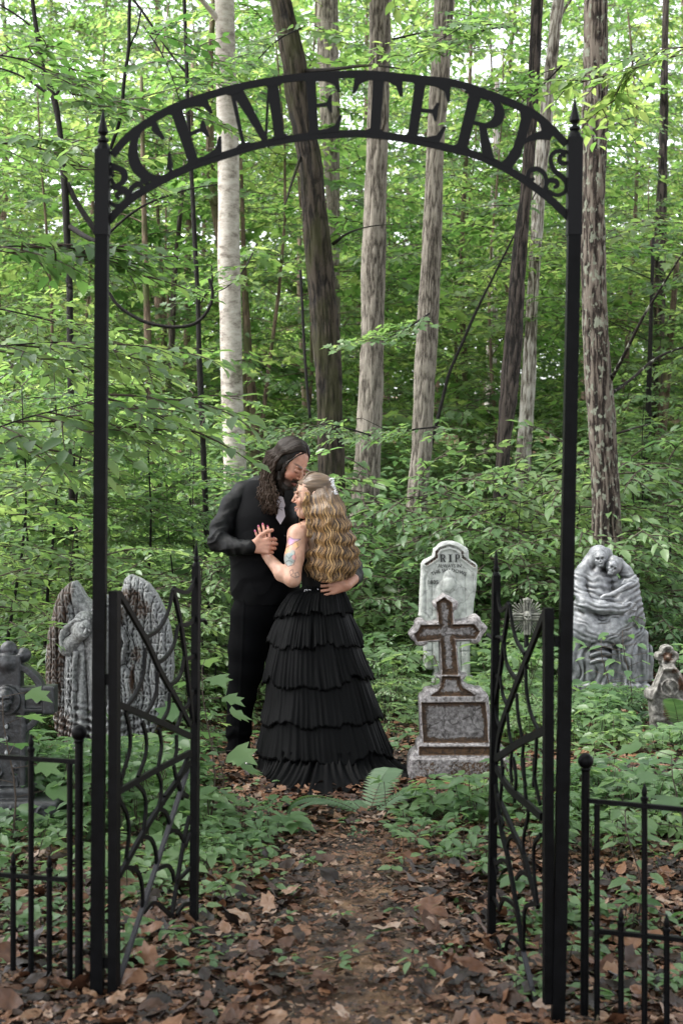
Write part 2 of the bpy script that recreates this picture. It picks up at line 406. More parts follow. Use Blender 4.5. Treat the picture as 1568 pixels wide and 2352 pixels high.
BK = {
 'pale': bark_mat('pale_smooth_bark', (.13, .11, .095), (.28, .255, .225), (.40, .375, .34), (7, 7, 14), .35, .008),
 'mossy': bark_mat('dark_mossy_bark', (.005, .0035, .003), (.017, .013, .0095), (.055, .043, .032), (60, 60, 12), 1, .03, moss=(.035, .036, .012), relief=.30),
 'tan': bark_mat('ridged_tan_bark', (.042, .035, .028), (.135, .117, .097), (.25, .225, .19), (75, 75, 13), 1, .02, relief=.26),
 'dark': bark_mat('dark_thin_bark', (.006, .005, .0045), (.020, .016, .014), (.065, .052, .045), (64, 64, 12), 1, .02, relief=.3),
 'lichen': bark_mat('deeply_ridged_bark_with_lichen', (.009, .006, .005), (.036, .025, .020), (.15, .125, .105), (80, 80, 10), 1, .02, spots=(.20, .215, .17), relief=.34),
 'brown': bark_mat('brown_bark', (.03, .02, .014), (.085, .06, .042), (.17, .13, .09), (24, 24, 4), 1, .02, moss=(.05, .065, .02)),
 'patchy': bark_mat('patchy_grey_bark', (.03, .024, .02), (.14, .12, .10), (.36, .34, .31), (14, 14, 3), 1, .02, relief=.2),
}
def trunk_path(pts, d, dtop=None):
    """pts: (px, py, width px) from top to bottom; world path, radii"""
    out = []; dtop = dtop or d
    n = len(pts)
    for i, (x, y, w) in enumerate(pts):
        dd = dtop+(d-dtop)*i/(n-1)
        out.append((*P(x, y, dd), w/2/FPX*dd))
    a = np.array(out)
    g = gz(a[-1, 0], a[-1, 1])
    if a[-1, 2] > g-.05:
        x = a[-1]+(a[-1]-a[-2])/max(1e-3, a[-2, 2]-a[-1, 2])*(a[-1, 2]-g+.15)
        a = np.vstack([a, [x[0], x[1], g-.15, a[-1, 3]*1.12]])
    return a
def big_tree(name, pts, d, bark, label, cat='tree', branches=(), crown=True, rg=None, sides=20, top=3.5, kind='mid', lc=5, mat_leaf='leaf_high', ss=1.0, roughen=.05, group=None):
    rg = rg or np.random.RandomState(int(abs(pts[0][0])*7+d*13))
    a = trunk_path(pts, d)
    q = spline(a, 60)
    up = q[0]-q[1]; up = up/np.linalg.norm(up[:3])
    ext = [q[0]+np.array([up[0]*k, up[1]*k, abs(up[2])*k, 0]) for k in np.linspace(top, .25, 8)]
    for i, e in enumerate(ext): e[3] = q[0, 3]*(.55+.45*i/8)
    q = np.vstack([ext, q]); n = len(q)
    root = empty(name, (q[-1, 0], q[-1, 1], float(gz(q[-1, 0], q[-1, 1]))), label, cat, group)
    mb = MB()
    fur = bark in ('mossy', 'tan', 'lichen', 'dark', 'patchy') and q[:, 3].mean() > .05
    if fur:
        sides = 84; L_ = np.concatenate([[0], np.cumsum(np.linalg.norm(np.diff(q[:, :3], axis=0), axis=1))]); sA = np.linspace(0, L_[-1], 330); q2 = np.stack([np.interp(sA, L_, q[:, i]) for i in range(4)], -1)
        q0 = q; q = q2
    mb.tube(q[:, :3], q[:, 3]*1.0, sides)
    V = mb.v[0]; ax = np.repeat(q[:, :3], sides, 0)
    rr = V-ax
    if fur:
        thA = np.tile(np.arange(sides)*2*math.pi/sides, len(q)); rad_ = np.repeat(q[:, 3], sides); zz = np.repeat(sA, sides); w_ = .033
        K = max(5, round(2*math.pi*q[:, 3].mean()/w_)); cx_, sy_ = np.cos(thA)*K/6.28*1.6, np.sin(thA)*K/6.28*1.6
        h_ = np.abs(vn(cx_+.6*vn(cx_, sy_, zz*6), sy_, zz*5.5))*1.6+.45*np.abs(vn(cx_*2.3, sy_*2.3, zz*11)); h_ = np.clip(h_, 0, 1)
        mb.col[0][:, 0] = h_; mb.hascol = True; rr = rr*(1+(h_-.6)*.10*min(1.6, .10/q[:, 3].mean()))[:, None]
        flare = np.clip(1-(V[:, 2]-V[:, 2].min()-.1)/.7, 0, 1)**2; rr = rr*(1+flare*(.35+.3*np.sin(thA*5+1)))[:, None]
    V[:] = ax+rr*(1+roughen*2*fbm(V[:, 0]*9+3, V[:, 1]*9, V[:, 2]*1.3)[:, None]+roughen*.5*vn(V[:, 0]*60, V[:, 1]*60, V[:, 2]*3)[:, None])
    for br in branches:
        p = np.array([P(x, y, dd) for x, y, dd, _ in br]); w = [ww/2/FPX*dd for _, _, dd, ww in br]
        sp = spline(np.hstack([p, np.array(w)[:, None]]), 14); mb.tube(sp[:, :3], sp[:, 3], 7)
    cm = MB()
    for k in range(lc if crown else 0):
        z = q[0, 2]-rg.rand()*top*.9
        i = int(np.argmin(np.abs(q[:, 2]-z)))
        leafy_limb(mb, cm, rg, q[i, :3], rg.rand()*6.28, rg.uniform(1.2, 2.4), rg.uniform(.1, .5), SPR[kind], min(.03, q[0, 3]*.4), .25, ss*1.2)
    mb.build('trunk', BK[bark], root)
    if cm.n: cm.build('crown', [M[mat_leaf], M['twig']], root)
    return root

big_tree('pale_tree', [(515,-20,44),(519,150,46),(524,300,49),(526,450,50),(526,600,52),(530,750,50),(533,900,51),(538,1030,52),(540,1085,54)], 15.5, 'pale',
  'tall pale grey tree with smooth light bark, straight trunk just behind the dark-haired man', branches=[[(515,60,15.5,20),(480,20,15.4,12),(430,-40,15.2,9)]], roughen=.02)
big_tree('mossy_tree', [(640,-20,48),(661,72,50),(676,144,55),(683,216,51),(699,300,50),(711,365,53),(720,468,54),(728,540,59),(737,640,58),(744,710,59),(750,800,58),(756,900,56),(758,980,56),(760,1060,60)], 12.5, 'mossy',
  'dark leaning tree with moss on its trunk, nearest the middle of the arch', branches=[[(765,560,12.5,9),(800,535,12.3,5),(850,520,12.1,3),(905,515,12,2)], [(690,165,12.5,14),(760,160,12.3,9),(850,150,12,6),(935,160,11.8,3)], [(700,330,12.5,8),(670,420,12.3,6),(655,470,12,3)]])
big_tree('brown_tree', [(752,-20,48),(752,120,46),(758,260,44),(762,400,34),(766,520,26),(768,650,24),(772,800,22),(775,950,24)], 19, 'tan',
  'slender tan tree rising right behind the mossy leaning trunk')
big_tree('ridged_tree', [(872,-20,48),(870,150,49),(867,300,49),(863,450,51),(858,600,53),(855,750,52),(851,900,54),(846,1020,57),(838,1170,62)], 14.5, 'tan',
  'thick tan tree with ridged bark just right of the mossy leaning one', branches=[[(860,330,14.5,10),(880,290,14.3,7),(885,240,14.2,3)]])
big_tree('ridged_tree', [(1021,-20,45),(1012,140,43),(1002,300,40),(996,450,40),(990,600,43),(984,700,46),(976,838,47),(968,1018,45),(958,1144,47)], 13.5, 'tan',
  'tan ridged tree with a slight bend standing behind the grey RIP headstone')
big_tree('dark_tree', [(1233,-20,26),(1226,150,27),(1218,300,26),(1206,450,26),(1194,560,32),(1184,700,36),(1172,850,40),(1162,960,36),(1154,1060,30)], 13.5, 'dark',
  'thin dark tree leaning right, left one of the close pair behind the right gate post')
big_tree('patchy_tree', [(1276,50,26),(1262,180,26),(1250,300,30),(1240,420,30),(1230,560,28),(1222,700,26),(1214,850,32),(1206,980,34)], 17, 'patchy',
  'thin patchy grey tree close behind the thin dark leaning tree', branches=[[(1276,55,17,14),(1290,30,17,8),(1330,-30,17,4)]], top=1.2)
big_tree('lichen_tree', [(1369,-20,52),(1367,150,55),(1364,300,57),(1361,450,57),(1361,600,56),(1366,750,58),(1373,880,60),(1381,1000,62),(1388,1120,62),(1392,1245,66)], 11.5, 'lichen',
  'dark deeply ridged tree with lichen spots standing beside the right gate post', branches=[[(1398,880,11.5,10),(1440,800,11.2,8),(1475,730,11,7),(1530,640,10.8,5),(1580,560,10.5,3)], [(1400,905,11.5,9),(1450,870,11.7,7),(1510,820,11.9,6),(1590,790,12,4)], [(1405,1000,11.5,6),(1450,985,11.3,5),(1490,975,11.1,3)]])
big_tree('brown_tree', [(492,-10,12),(484,120,14),(482,250,17),(484,380,20),(492,470,22),(500,520,20)], 18, 'brown',
  'crooked thin brown tree seen along the left edge of the pale trunk', top=1)
big_tree('brown_tree', [(555,430,8),(560,600,12),(566,740,18),(574,860,22),(584,960,26),(592,1050,28)], 18, 'brown',
  'slim brown tree peeping out behind the right side of the pale trunk', top=.5, crown=False)
big_tree('sapling_tree', [(423,-10,9),(428,120,9),(432,260,9),(441,420,10),(448,560,11),(455,700,11),(458,820,12),(463,940,13)], 11, 'dark',
  'very thin black sapling between the left gate post and the pale tree', sides=8, branches=[[(455,700,11,7),(470,680,11,6),(487,650,11,5),(486,610,11,3)], [(430,170,11,6),(390,120,11,5),(330,30,11,6),(300,-10,11,6)]], kind='mid')
big_tree('forked_tree', [(72,-20,9),(86,80,11),(100,160,12),(124,225,14),(138,300,12),(147,400,15),(152,480,16),(156,580,15),(160,660,16),(161,740,16)], 12, 'dark',
  'dark forked tree left of the arch with branches spreading to both sides', sides=10,
  branches=[[(124,225,12,10),(90,200,12,7),(40,170,12,5),(-20,150,12,4)], [(126,225,12,8),(145,190,12,6),(170,140,12,4)], [(105,100,12,7),(60,50,12,5),(0,10,12,5)], [(160,520,12,13),(200,545,11.8,12),(235,560,11.7,10)], [(155,420,12,12),(180,470,12,13),(232,548,12,14)]], kind='mid')
big_tree('brown_tree', [(333,560,14),(335,650,15),(339,740,17),(343,850,19),(349,950,22)], 17, 'brown', 'mossy brown tree standing behind the low hanging vine loop', top=2)
big_tree('grey_tree', [(408,560,11),(400,650,12),(396,760,13),(392,860,15),(390,930,16)], 19, 'patchy', 'small greyish tree just right of the mossy brown tree', top=2)
big_tree('grey_tree', [(433,560,14),(431,650,15),(430,740,16),(428,860,17)], 22, 'brown', 'faint brown tree far behind the very thin black sapling', top=3)
big_tree('far_tree', [(1522,300,20),(1520,400,22),(1516,500,25),(1515,560,25)], 20, 'dark', 'dark tree at the right edge with a forked stem among bright leaves', top=3)
big_tree('far_tree', [(1488,930,13),(1486,1000,15),(1484,1080,17)], 17, 'dark', 'short dark trunk in the shade right of the lichen-spotted tree', top=2)
big_tree('far_tree', [(1525,930,20),(1518,1010,21),(1508,1100,24)], 19, 'brown', 'second shaded trunk right of the lichen-spotted tree, thicker and brown', top=2)
big_tree('leaning_trunk', [(1130,640,5),(1095,710,6),(1060,790,7),(1030,860,8),(1010,940,9)], 16, 'dark', 'thin leaning dark tree between the bent tan tree and the dark leaning pair', top=1.2, sides=8)
big_tree('grey_tree', [(1133,560,20),(1130,700,22),(1128,850,24),(1122,980,26)], 26, 'patchy', 'pale grey trunk far off between the bent tan tree and the dark pair', top=3)

# vines
vm = MB()
sp = spline([P(x, y, 10.2) for x, y in [(244,655),(262,690),(290,716),(330,738),(370,748),(410,751),(445,744),(468,726),(484,698),(488,668),(480,640)]], 50)
vm.tube(sp, .0125, 7); o = vm.build('hanging_vine', BK['dark'])
tag(o, 'thick brown vine hanging in a low loop beside the left gate post', 'vine')
vm = MB(); sp = spline([P(x, y, 9.5) for x, y in [(300,-60),(297,40),(296,110),(286,180),(281,240),(272,290),(255,340),(240,400)]], 40)
vm.tube(sp, .012, 7); sp = spline([P(x, y, 9.5) for x, y in [(324,25),(315,70),(298,110),(290,160)]], 14); vm.tube(sp, .006, 5)
o = vm.build('hanging_vine', BK['dark']); tag(o, 'dark vine dropping steeply from above behind the left finial', 'vine')
vm = MB(); sp = spline([P(x, y, 9.8) for x, y in [(225,560),(262,525),(300,492),(345,465),(400,445),(445,432),(500,424)]], 30)
vm.tube(sp, np.linspace(.011, .004, len(sp)), 6); o = vm.build('bare_branch', BK['dark']); tag(o, 'bare dark branch curving up behind the left end of the arch', 'branch')
vm = MB(); sp = spline([P(x, y, 12) for x, y in [(690,620),(694,700),(699,800),(706,900),(712,960)]], 20)
vm.tube(sp, .012, 6); o = vm.build('hanging_vine', BK['dark']); tag(o, 'thin dark vine running straight down beside the mossy leaning trunk', 'vine')

# ------------------------------------------------------------------ understorey, copied from a few prototypes
MARKS = [(40,'the left edge'), (180,'the forked tree'), (290,'the left gate post'), (400,'the left web gate'), (530,'the pale tree'), (640,'the dark-haired man'), (745,'the mossy tree'), (850,'the ridged tan tree'), (965,'the bent tan tree'), (1060,'the RIP headstone'), (1180,'the thin dark tree'), (1285,'the right gate post'), (1385,'the lichen-spotted tree'), (1480,'the skeleton statue'), (1560,'the right edge')]
ORD = ['nearest', 'second nearest', 'third nearest', 'fourth nearest', 'fifth nearest', 'sixth nearest', 'seventh nearest', 'eighth nearest']
PEND = []
def relabel():
    g = {}
    for o, lab in PEND:
        px = o.location.x/o.location.y*FPX+HX; m = min(MARKS, key=lambda q: abs(q[0]-px))[1]; g.setdefault((lab, m), []).append(o)
    for (lab, m), L in g.items():
        L.sort(key=lambda o: o.location.y)
        for i, o in enumerate(L): o['label'] = (ORD[i]+' ' if len(L) > 1 else '')+lab+' in line with '+m
def put_tree(proto, name, loc, rot, sc, label, cat, group, lists):
    r = empty(name, loc, label, cat, group); r.rotation_euler = (0, 0, rot); r.scale = (sc, sc, sc*(1.35 if name == 'forest_tree' else 1))
    if name != 'forest_tree': PEND.append((r, label))
    for q in proto:
        c = q.copy(); COL.objects.link(c); c.parent = r
    return r
PROTO = {}
def proto(key, seed, h, r, kind, nl, leaf, h0=.25, ss=1., r0=.05, bark='dark'):
    tm, cm = under_tree(np.random.RandomState(seed), h, r, kind, nl, h0, ss, r0=r0)
    a = tm.build('trunk', BK[bark]); b = cm.build('crown', [M[leaf], M['twig']])
    PROTO[key] = [a, b]
for k in range(4): proto(('far', k), 30+k, 9, 3.2, 'far', 22, 'leaf_high', .2, 1.25, .08, 'brown')
for k in range(4): proto(('mid', k), 50+k, 6.5, 2.1, ('mid', 'maple')[k % 2], 26, 'leaf_high', .15, 1.15, .034, 'brown')
proto(('high', 0), 61, 12, 4.4, 'far', 34, 'leaf_high', .60, 1.9, .16, 'brown'); proto(('high', 1), 62, 13, 4.6, 'far', 34, 'leaf_high', .58, 1.9, .18, 'tan')
for k in range(3): proto(('low', k), 70+k, 2.6, 1.15, 'mid', 22, 'leaf_mid', .05, .85, .018)
for k in range(4): proto(('shrub', k), 80+k, 1.15, .75, 'near', 16, 'leaf_low', .0, .95, .010)
rg = np.random.RandomState(3)
def free(x, y, rad):  # keep clear of the people and stones
    return not (abs(x) < rad+.6 and y < 9.5)
n_far = 0
for ring, (d0, d1, cnt, key, sc) in enumerate([(21, 27, 7, 'far', .8), (29, 39, 10, 'far', 1.1), (42, 60, 16, 'far', 1.6)]):
    for k in range(cnt):
        d = d0+(d1-d0)*rg.rand(); x = (k+.2+.6*rg.rand())/cnt*2-1; x *= d*.36
        put_tree(PROTO[(key, rg.randint(4))], 'forest_tree', (x, d, gz(x, d)), rg.rand()*6.28, sc*rg.uniform(.8, 1.2),
                 ['leafy green tree among the mid-distance forest behind the trunks', 'leafy tree deeper in the forest, behind the nearer ones', 'faint leafy tree at the far back of the forest'][ring], 'tree', ['mid-distance forest trees', 'deeper forest trees', 'far forest trees'][ring], None)
for k in range(12):
    d = 17.6+5*rg.rand(); x = ((k+.1+.8*rg.rand())/12*2-1)*d*.30
    put_tree(PROTO[('mid', rg.randint(4))], 'understorey_tree', (x, d, gz(x, d)), rg.rand()*6.28, rg.uniform(.8, 1.15),
             'slender bright-leaved understorey tree', 'tree', 'bright understorey trees between the big trunks', None)
for k in range(24):
    d = 11.5+9*rg.rand()**1.2; x = ((k+.1+.8*rg.rand())/24*2-1)*d*.30
    if abs(x) < 1.3 and d < 12.5: d += 3
    put_tree(PROTO[('low', rg.randint(3))], 'young_tree', (x, d, gz(x, d)), rg.rand()*6.28, (rg.uniform(.35, .5) if d < 15.5 else rg.uniform(.7, 1.05)),
             'young tree with layered green leaves', 'young tree', 'young trees in the undergrowth', None)
for i, (x, y) in enumerate([(-6.2, 4.0), (5.6, 4.6), (-4.0, -2.5), (4.2, -2.0)]):  # trees added out of view so their crowns shade the clearing
    r = empty('added_shade_tree', (x, y, gz(x, y)), ['unseen tall tree added to shade the left side of the clearing','unseen tall tree added to shade the right side of the clearing','unseen tall tree added for shade behind the viewer at the left','unseen tall tree added for shade behind the viewer at the right','unseen tall tree added for shade left of the winged monument'][i], 'tree', 'unseen tall trees added to shade the clearing'); r.rotation_euler = (0, 0, i*1.3)
    for q in PROTO[('high', i % 2)]: c = q.copy(); COL.objects.link(c); c.parent = r
# the dense thicket at the left and the shrubs around
for i, (px, d, s) in enumerate([(10,9.9,.9),(110,10.2,.95),(-110,8.4,.8),(300,10.4,.9),(395,10.3,.62),(200,11,.95),(450,11.2,.72),(60,12.4,1.0),(-40,11,1.0),(480,12.5,.9)]):
    p = P(px, 1500, d)
    put_tree(PROTO[('low', i % 3)], 'thicket_shrub', (p[0], p[1], gz(p[0], p[1])), i*1.7, s,
             'tall leafy thicket shrub', 'shrub', 'tall shrubs of the left thicket', None)
SH = [(330,8.9,.8),(420,8.6,.7),(455,9.4,.9),(500,9.6,.9),(250,9.0,.9),(90,8.6,.9),(20,8.4,1),(150,9.2,1.1),(560,10,1),(860,9.6,.8),(905,9.9,.7),(930,11,.9),(1130,10.4,.8),(1170,9.4,.55),
      (1240,10.9,.9),(1300,11.4,.9),(1100,11.6,1),(1000,11.9,1),(1180,11.8,1),(1340,10.9,.7),(1500,10.2,.75),(1560,9.9,.9),(1470,11.4,1),(1560,11,1),(1520,8.6,.5),(880,8.7,.42),(1400,11.9,1),(1250,12.6,1.1),(1060,12.8,1.1),(860,12.4,1.1),(620,11.5,1.1),(700,12,1.1),(780,11.4,1.0),
      (960,12.3,1.1),(1330,13,1.2),(1450,13,1.2),(1550,12.5,1.2),(1210,8.4,.35),(1440,9.2,.45)]
for i, (px, d, s) in enumerate(SH):
    p = P(px, 1500, d); s *= 1.35 if d > 10.8 else 1.
    while s > .25 and not (clear_view(p[0], d, s*1.1, .55*s) and clear_view(p[0]*(1-.75*s/d), d-.75*s, s*1.1, .55*s)): s -= .06
    if s <= .25: continue
    put_tree(PROTO[('shrub', i % 4)], 'woodland_shrub', (p[0], p[1], gz(p[0], p[1])), i*2.3, s,
             'low woodland shrub', 'shrub', 'small shrubs of the undergrowth', None)
relabel()
for k, (a, b) in list(PROTO.items()):
    for q in (a, b): bpy.data.objects.remove(q)

# overhanging bright sprays
def hanging_spray(name, pts, d, label, kind='mid', leaf='leaf_high', ss=.8, n=7, w=5, cat='branch'):
    rg = np.random.RandomState(int(pts[0][0]+pts[0][1])+99)
    pp = np.array([P(*(q if len(q) == 3 else (*q, d))) for q in pts]); c = spline(pp, 16)
    r = empty(name, c[0], label, cat); m, cm = MB(), MB()
    m.tube(c, np.linspace(w, 1.2, len(c))/2/FPX*d, 5)
    for k in range(n):
        i = int((len(c)-1)*(.1+.9*k/(n-1))); t = c[min(i+1, len(c)-1)]-c[max(i-1, 0)]; az = math.atan2(t[1], t[0])
        stamp(cm, SPR[kind][rg.randint(5)], sprayR(az+(-1)**k*rg.uniform(.3, .8)*(k < n-1), rg.uniform(-.3, .1), rg.uniform(-.4, .4)), ss*rg.uniform(.8, 1.1), c[i])
    m.build('stem', BK['dark'], r); cm.build('leaves', [M[leaf], M['twig']], r)
    return r
hanging_spray('leafy_branch', [(-60,570),(40,565),(110,560),(190,575)], 6.2, 'bright leafy branch reaching in from the left just below the arch end', ss=.85, n=8)
hanging_spray('leafy_branch', [(-60,800),(60,790),(160,785),(260,790)], 6.8, 'long leafy branch reaching in from the left at the height of the hanging vine loop', leaf='leaf_mid', ss=.9, n=9)
hanging_spray('leafy_branch', [(-80,1010),(60,960),(180,930),(270,900)], 6.4, 'dense green branch crossing behind the left gate post at mid height', leaf='leaf_mid', ss=.95, n=10)
hanging_spray('leafy_branch', [(-50,700),(50,720),(140,745),(210,780)], 7.6, 'drooping shaded branch at the left edge under the bright one', leaf='leaf_mid', ss=.7, n=7)
hanging_spray('leafy_branch', [(-40,120,9.5),(60,140,9.4),(140,190,9.3),(200,260,9.2)], 9.4, 'layered leafy branch in the upper left corner before the forked tree', ss=1.0, n=11)
hanging_spray('leafy_branch', [(-60,330,9.0),(40,330,9.0),(120,350,8.9),(190,400,8.8)], 9.0, 'leafy branch left of the arch end crossing the forked tree', leaf='leaf_mid', ss=.95, n=10)
hanging_spray('leafy_branch', [(330,60,9.6),(370,120,9.5),(400,190,9.4),(420,260,9.4)], 9.5, 'leafy branch hanging behind the letters C and E', ss=.85, n=8)
hanging_spray('leafy_branch', [(1180,60,10.5),(1110,70,10.2),(1060,100,10),(1020,130,9.8)], 10, 'light green branch above the right half of the arch', ss=.8, n=8)
hanging_spray('leafy_branch', [(1640,120,9.5),(1540,110,9.6),(1450,150,9.8),(1410,230,10)], 9.6, 'broad-leaved branch at the upper right corner beyond the lichen-spotted trunk', ss=.95, n=9)
hanging_spray('leafy_branch', [(1290,150,10),(1240,200,10),(1180,250,9.9)], 10, 'small leafy branch hanging behind the last letters of the arch', ss=.8, n=6)
hanging_spray('leafy_branch', [(900,90,10),(990,70,9.9),(1060,60,9.7),(940,130,9.6)], 10, 'lobed-leaf branch above the middle of the arch', kind='maple', ss=.6, n=7, leaf='leaf_mid')
hanging_spray('leafy_branch', [(700,60,10.6),(640,90,10.4),(590,140,10.2),(560,190,10)], 10.4, 'lobed-leaf branch above the letter M of the arch', kind='maple', ss=.6, n=7)
hanging_spray('leafy_branch', [(985,720,11),(940,750,10.8),(890,775,10.6),(830,780,10.4)], 10.8, 'lobed green branch crossing the two tan trunks', kind='maple', leaf='leaf_mid', ss=.6, n=7)
hanging_spray('leafy_branch', [(590,560,11),(560,620,10.8),(520,660,10.7),(470,680,10.6)], 10.8, 'pale green branch hanging in front of the pale tree', kind='maple', ss=.6, n=6)
hanging_spray('leafy_branch', [(1010,980,10.6),(960,985,10.4),(900,990,10.3),(830,960,10.2)], 10.4, 'leafy branch low between the two tan trunks', kind='mid', leaf='leaf_mid', ss=.62, n=6)
hanging_spray('leafy_branch', [(850,1000,9.6),(800,985,9.4),(750,975,9.2),(700,985,9.1)], 9.3, 'light leafy branch just above the long-haired man', kind='mid', leaf='leaf_mid', ss=.5, n=7)

# ------------------------------------------------------------------ undergrowth, ferns, litter
EXCL = [(-.62, 7.7, .34), (.0, 7.6, .5), (-.2, 7.7, .5), (.55, 7.5, .3), (.3, 7.3, .45)]
def undergrowth():
    rg = np.random.RandomState(21); mb = MB()
    def patch(n, dr, xr, size, hr, tpl, leaves, dens=None):
        d = dr[0]+(dr[1]-dr[0])*rg.rand(n); px = xr[0]+(xr[1]-xr[0])*rg.rand(n)
        x = (px-HX)/FPX*d
        k = vn(x*1.3+9, d*1.3) > (-.25 if dens is None else dens)
        for (ex, ey, er) in EXCL: k &= (x-ex)**2+(d-ey)**2 > er*er
        x, d = x[k], d[k]; m = len(x); z0 = gz(x, d); h = hr[0]+(hr[1]-hr[0])*rg.rand(m)**1.3
        tv, tf = TPL[tpl]
        # stems
        k = clear_view(x, d, z0+h+.03, size); x, d, z0, h = x[k], d[k], z0[k], h[k]; m = len(x)
        b = np.stack([x, d, z0], -1); lean = rg.normal(0, .22, (m, 2))*h[:, None]
        tvs = np.array([(0, -.5, 0), (0, .5, 0), (1, .3, 0), (1, -.3, 0)], float)
        top = b+np.stack([lean[:, 0], lean[:, 1], h], -1)
        D = top-b; L = np.linalg.norm(D, axis=1)
        Rm = frames(D, np.stack([rg.normal(0, .3, m), -np.ones(m), np.zeros(m)], -1))
        scatter(mb, tvs, [np.array([(0, 1, 2, 3)])], Rm, 1, b, 1, np.stack([L, np.full(m, .005), np.ones(m)], -1))
        for q in range(leaves):
            s = 1-(q//5)*.25*rg.rand(m)
            p = b+(top-b)*s[:, None]
            az = q*2.4+rg.rand(m)*1.2+x*7
            Dd = np.stack([np.cos(az), np.sin(az), rg.uniform(-.45, .3, m)], -1)
            N = np.stack([rg.normal(0, .3, m), rg.normal(0, .3, m)-.15, np.ones(m)], -1)
            off = Dd*(rg.rand(m)*size*.6)[:, None]
            scatter(mb, tv, tf, frames(Dd, N), size*rg.uniform(.55, 1.25, m), p+off)
    patch(1500, (6.0, 9.0), (-60, 500), .085, (.04, .35), 'L8', 6)
    patch(900, (6.4, 9.0), (880, 1640), .085, (.03, .25), 'L8', 6, .12)
    patch(260, (5.0, 6.6), (1180, 1660), .07, (.03, .18), 'L8', 6, .0)
    patch(160, (5.0, 6.6), (-40, 560), .07, (.03, .15), 'L8', 6, .1)
    patch(2300, (9.0, 12.5), (-80, 1660), .105, (.06, .5), 'L8', 7, -.2)
    patch(900, (8.0, 12), (-80, 1660), .08, (.02, .15), 'L8', 6, -.2)
    patch(3000, (12.5, 19), (-80, 1660), .11, (.1, .8), 'L4', 10, -.9)
    patch(1300, (14, 24), (-80, 1660), .13, (.6, 2.0), 'L4', 14, -.6)
    patch(2600, (19, 34), (-150, 1730), .18, (.2, 1.1), 'L4', 11, -1)
    patch(60, (4.2, 6.6), (480, 1150), .045, (.01, .05), 'L8', 4, -.4)
    patch(150, (5.3, 7.4), (450, 640), .06, (.02, .14), 'L8', 6, -.2)
    patch(120, (5.3, 7.4), (900, 1150), .06, (.02, .12), 'L8', 6, -.1)
    patch(110, (4.3, 5.6), (-60, 470), .055, (.01, .08), 'L8', 5, .1)
    patch(110, (4.3, 5.6), (1180, 1660), .055, (.01, .08), 'L8', 5, .1)
    o = mb.build('undergrowth', [M['leaf_low'], M['twig']]); tag(o, 'low green woodland undergrowth covering the ground around the stones', 'undergrowth', kind='stuff')
undergrowth()

def dead_leaf(rg, oak=True):
    n = 14; th = np.arange(n)*2*math.pi/n
    lob = 1+(.22*np.cos(th*7+rg.rand()*2) if oak else 0)*np.ones(n)+rg.normal(0, .06, n)
    x = np.cos(th)*lob; y = np.sin(th)*lob*(.55 if oak else .42)
    cx, cy = rg.uniform(-.25, .35), rg.uniform(-.2, .45)
    V = [(0, 0, 0)]+[(a*.5, b*.5) for a, b in zip(x, y)]+list(zip(x, y))
    V = np.array([(v[0], v[1], cx*v[0]**2*.6+cy*v[1]**2+.12*math.sin(v[0]*5+v[1]*3)) for v in V])
    V[:, 2] += rg.normal(0, .035, len(V))
    j = np.arange(n); j2 = (j+1) % n
    return V, [np.stack([j*0, j+1, j2+1], -1), np.stack([j+1, j+1+n, j2+1+n, j2+1], -1)]
def litter():
    rg = np.random.RandomState(8); mb = MB()
    def lay(n, dr, smin, smax, var, zoff, xpx=(-120, 1690), tilt=.16, mask=None):
        u = rg.rand(n); d = np.sqrt(dr[0]**2+(dr[1]**2-dr[0]**2)*u); px = xpx[0]+(xpx[1]-xpx[0])*rg.rand(n); x = (px-HX)/FPX*d
        if mask is not None:
            k = mask(x, d, rg.rand(n)); x, d = x[k], d[k]
        n = len(x); s = smin+(smax-smin)*rg.rand(n)**1.6; wh = rg.randint(0, var, n)
        for w in range(var):
            tv, tf = DL[w]; k = wh == w; m = k.sum()
            az = rg.rand(m)*6.28; D = np.stack([np.cos(az), np.sin(az), rg.normal(0, tilt, m)], -1)
            N = np.stack([rg.normal(0, tilt, m), rg.normal(0, tilt, m), np.where(rg.rand(m) < .5, 1., -1.)], -1)
            pos = np.stack([x[k], d[k], gz(x[k], d[k])+zoff+s[k]*.15+rg.rand(m)*.012], -1)
            scatter(mb, tv, tf, frames(D, N), s[k], pos)
    DL = [dead_leaf(rg, k < 5) for k in range(8)]
    path = lambda x, d, r: (np.exp(-((x-.05)/.42)**2)*(d < 6.8) < .5+.62*r)
    lay(15000, (3.6, 6.6), .010, .036, 8, .004, mask=path)
    lay(7000, (3.6, 6.6), .018, .042, 8, .012, mask=lambda x, d, r: np.exp(-((x-.05)/.45)**2) < .2+.55*r)
    lay(520, (3.6, 5.8), .04, .066, 8, .022, tilt=.5, mask=lambda x, d, r: np.abs(x-.05) > .3*r)
    lay(17000, (6.4, 9.6), .02, .05, 8, .008)
    lay(13000, (9.4, 15), .03, .07, 8, .008)
    lay(22000, (3.6, 6.8), .006, .018, 8, .0, mask=lambda x, d, r: r < .6+.4*(vn(x*5, d*5) > -.1))
    o = mb.build('fallen_leaves', M['litter']); tag(o, 'brown fallen leaves covering the path and forest floor', 'fallen leaves', kind='stuff')
litter()

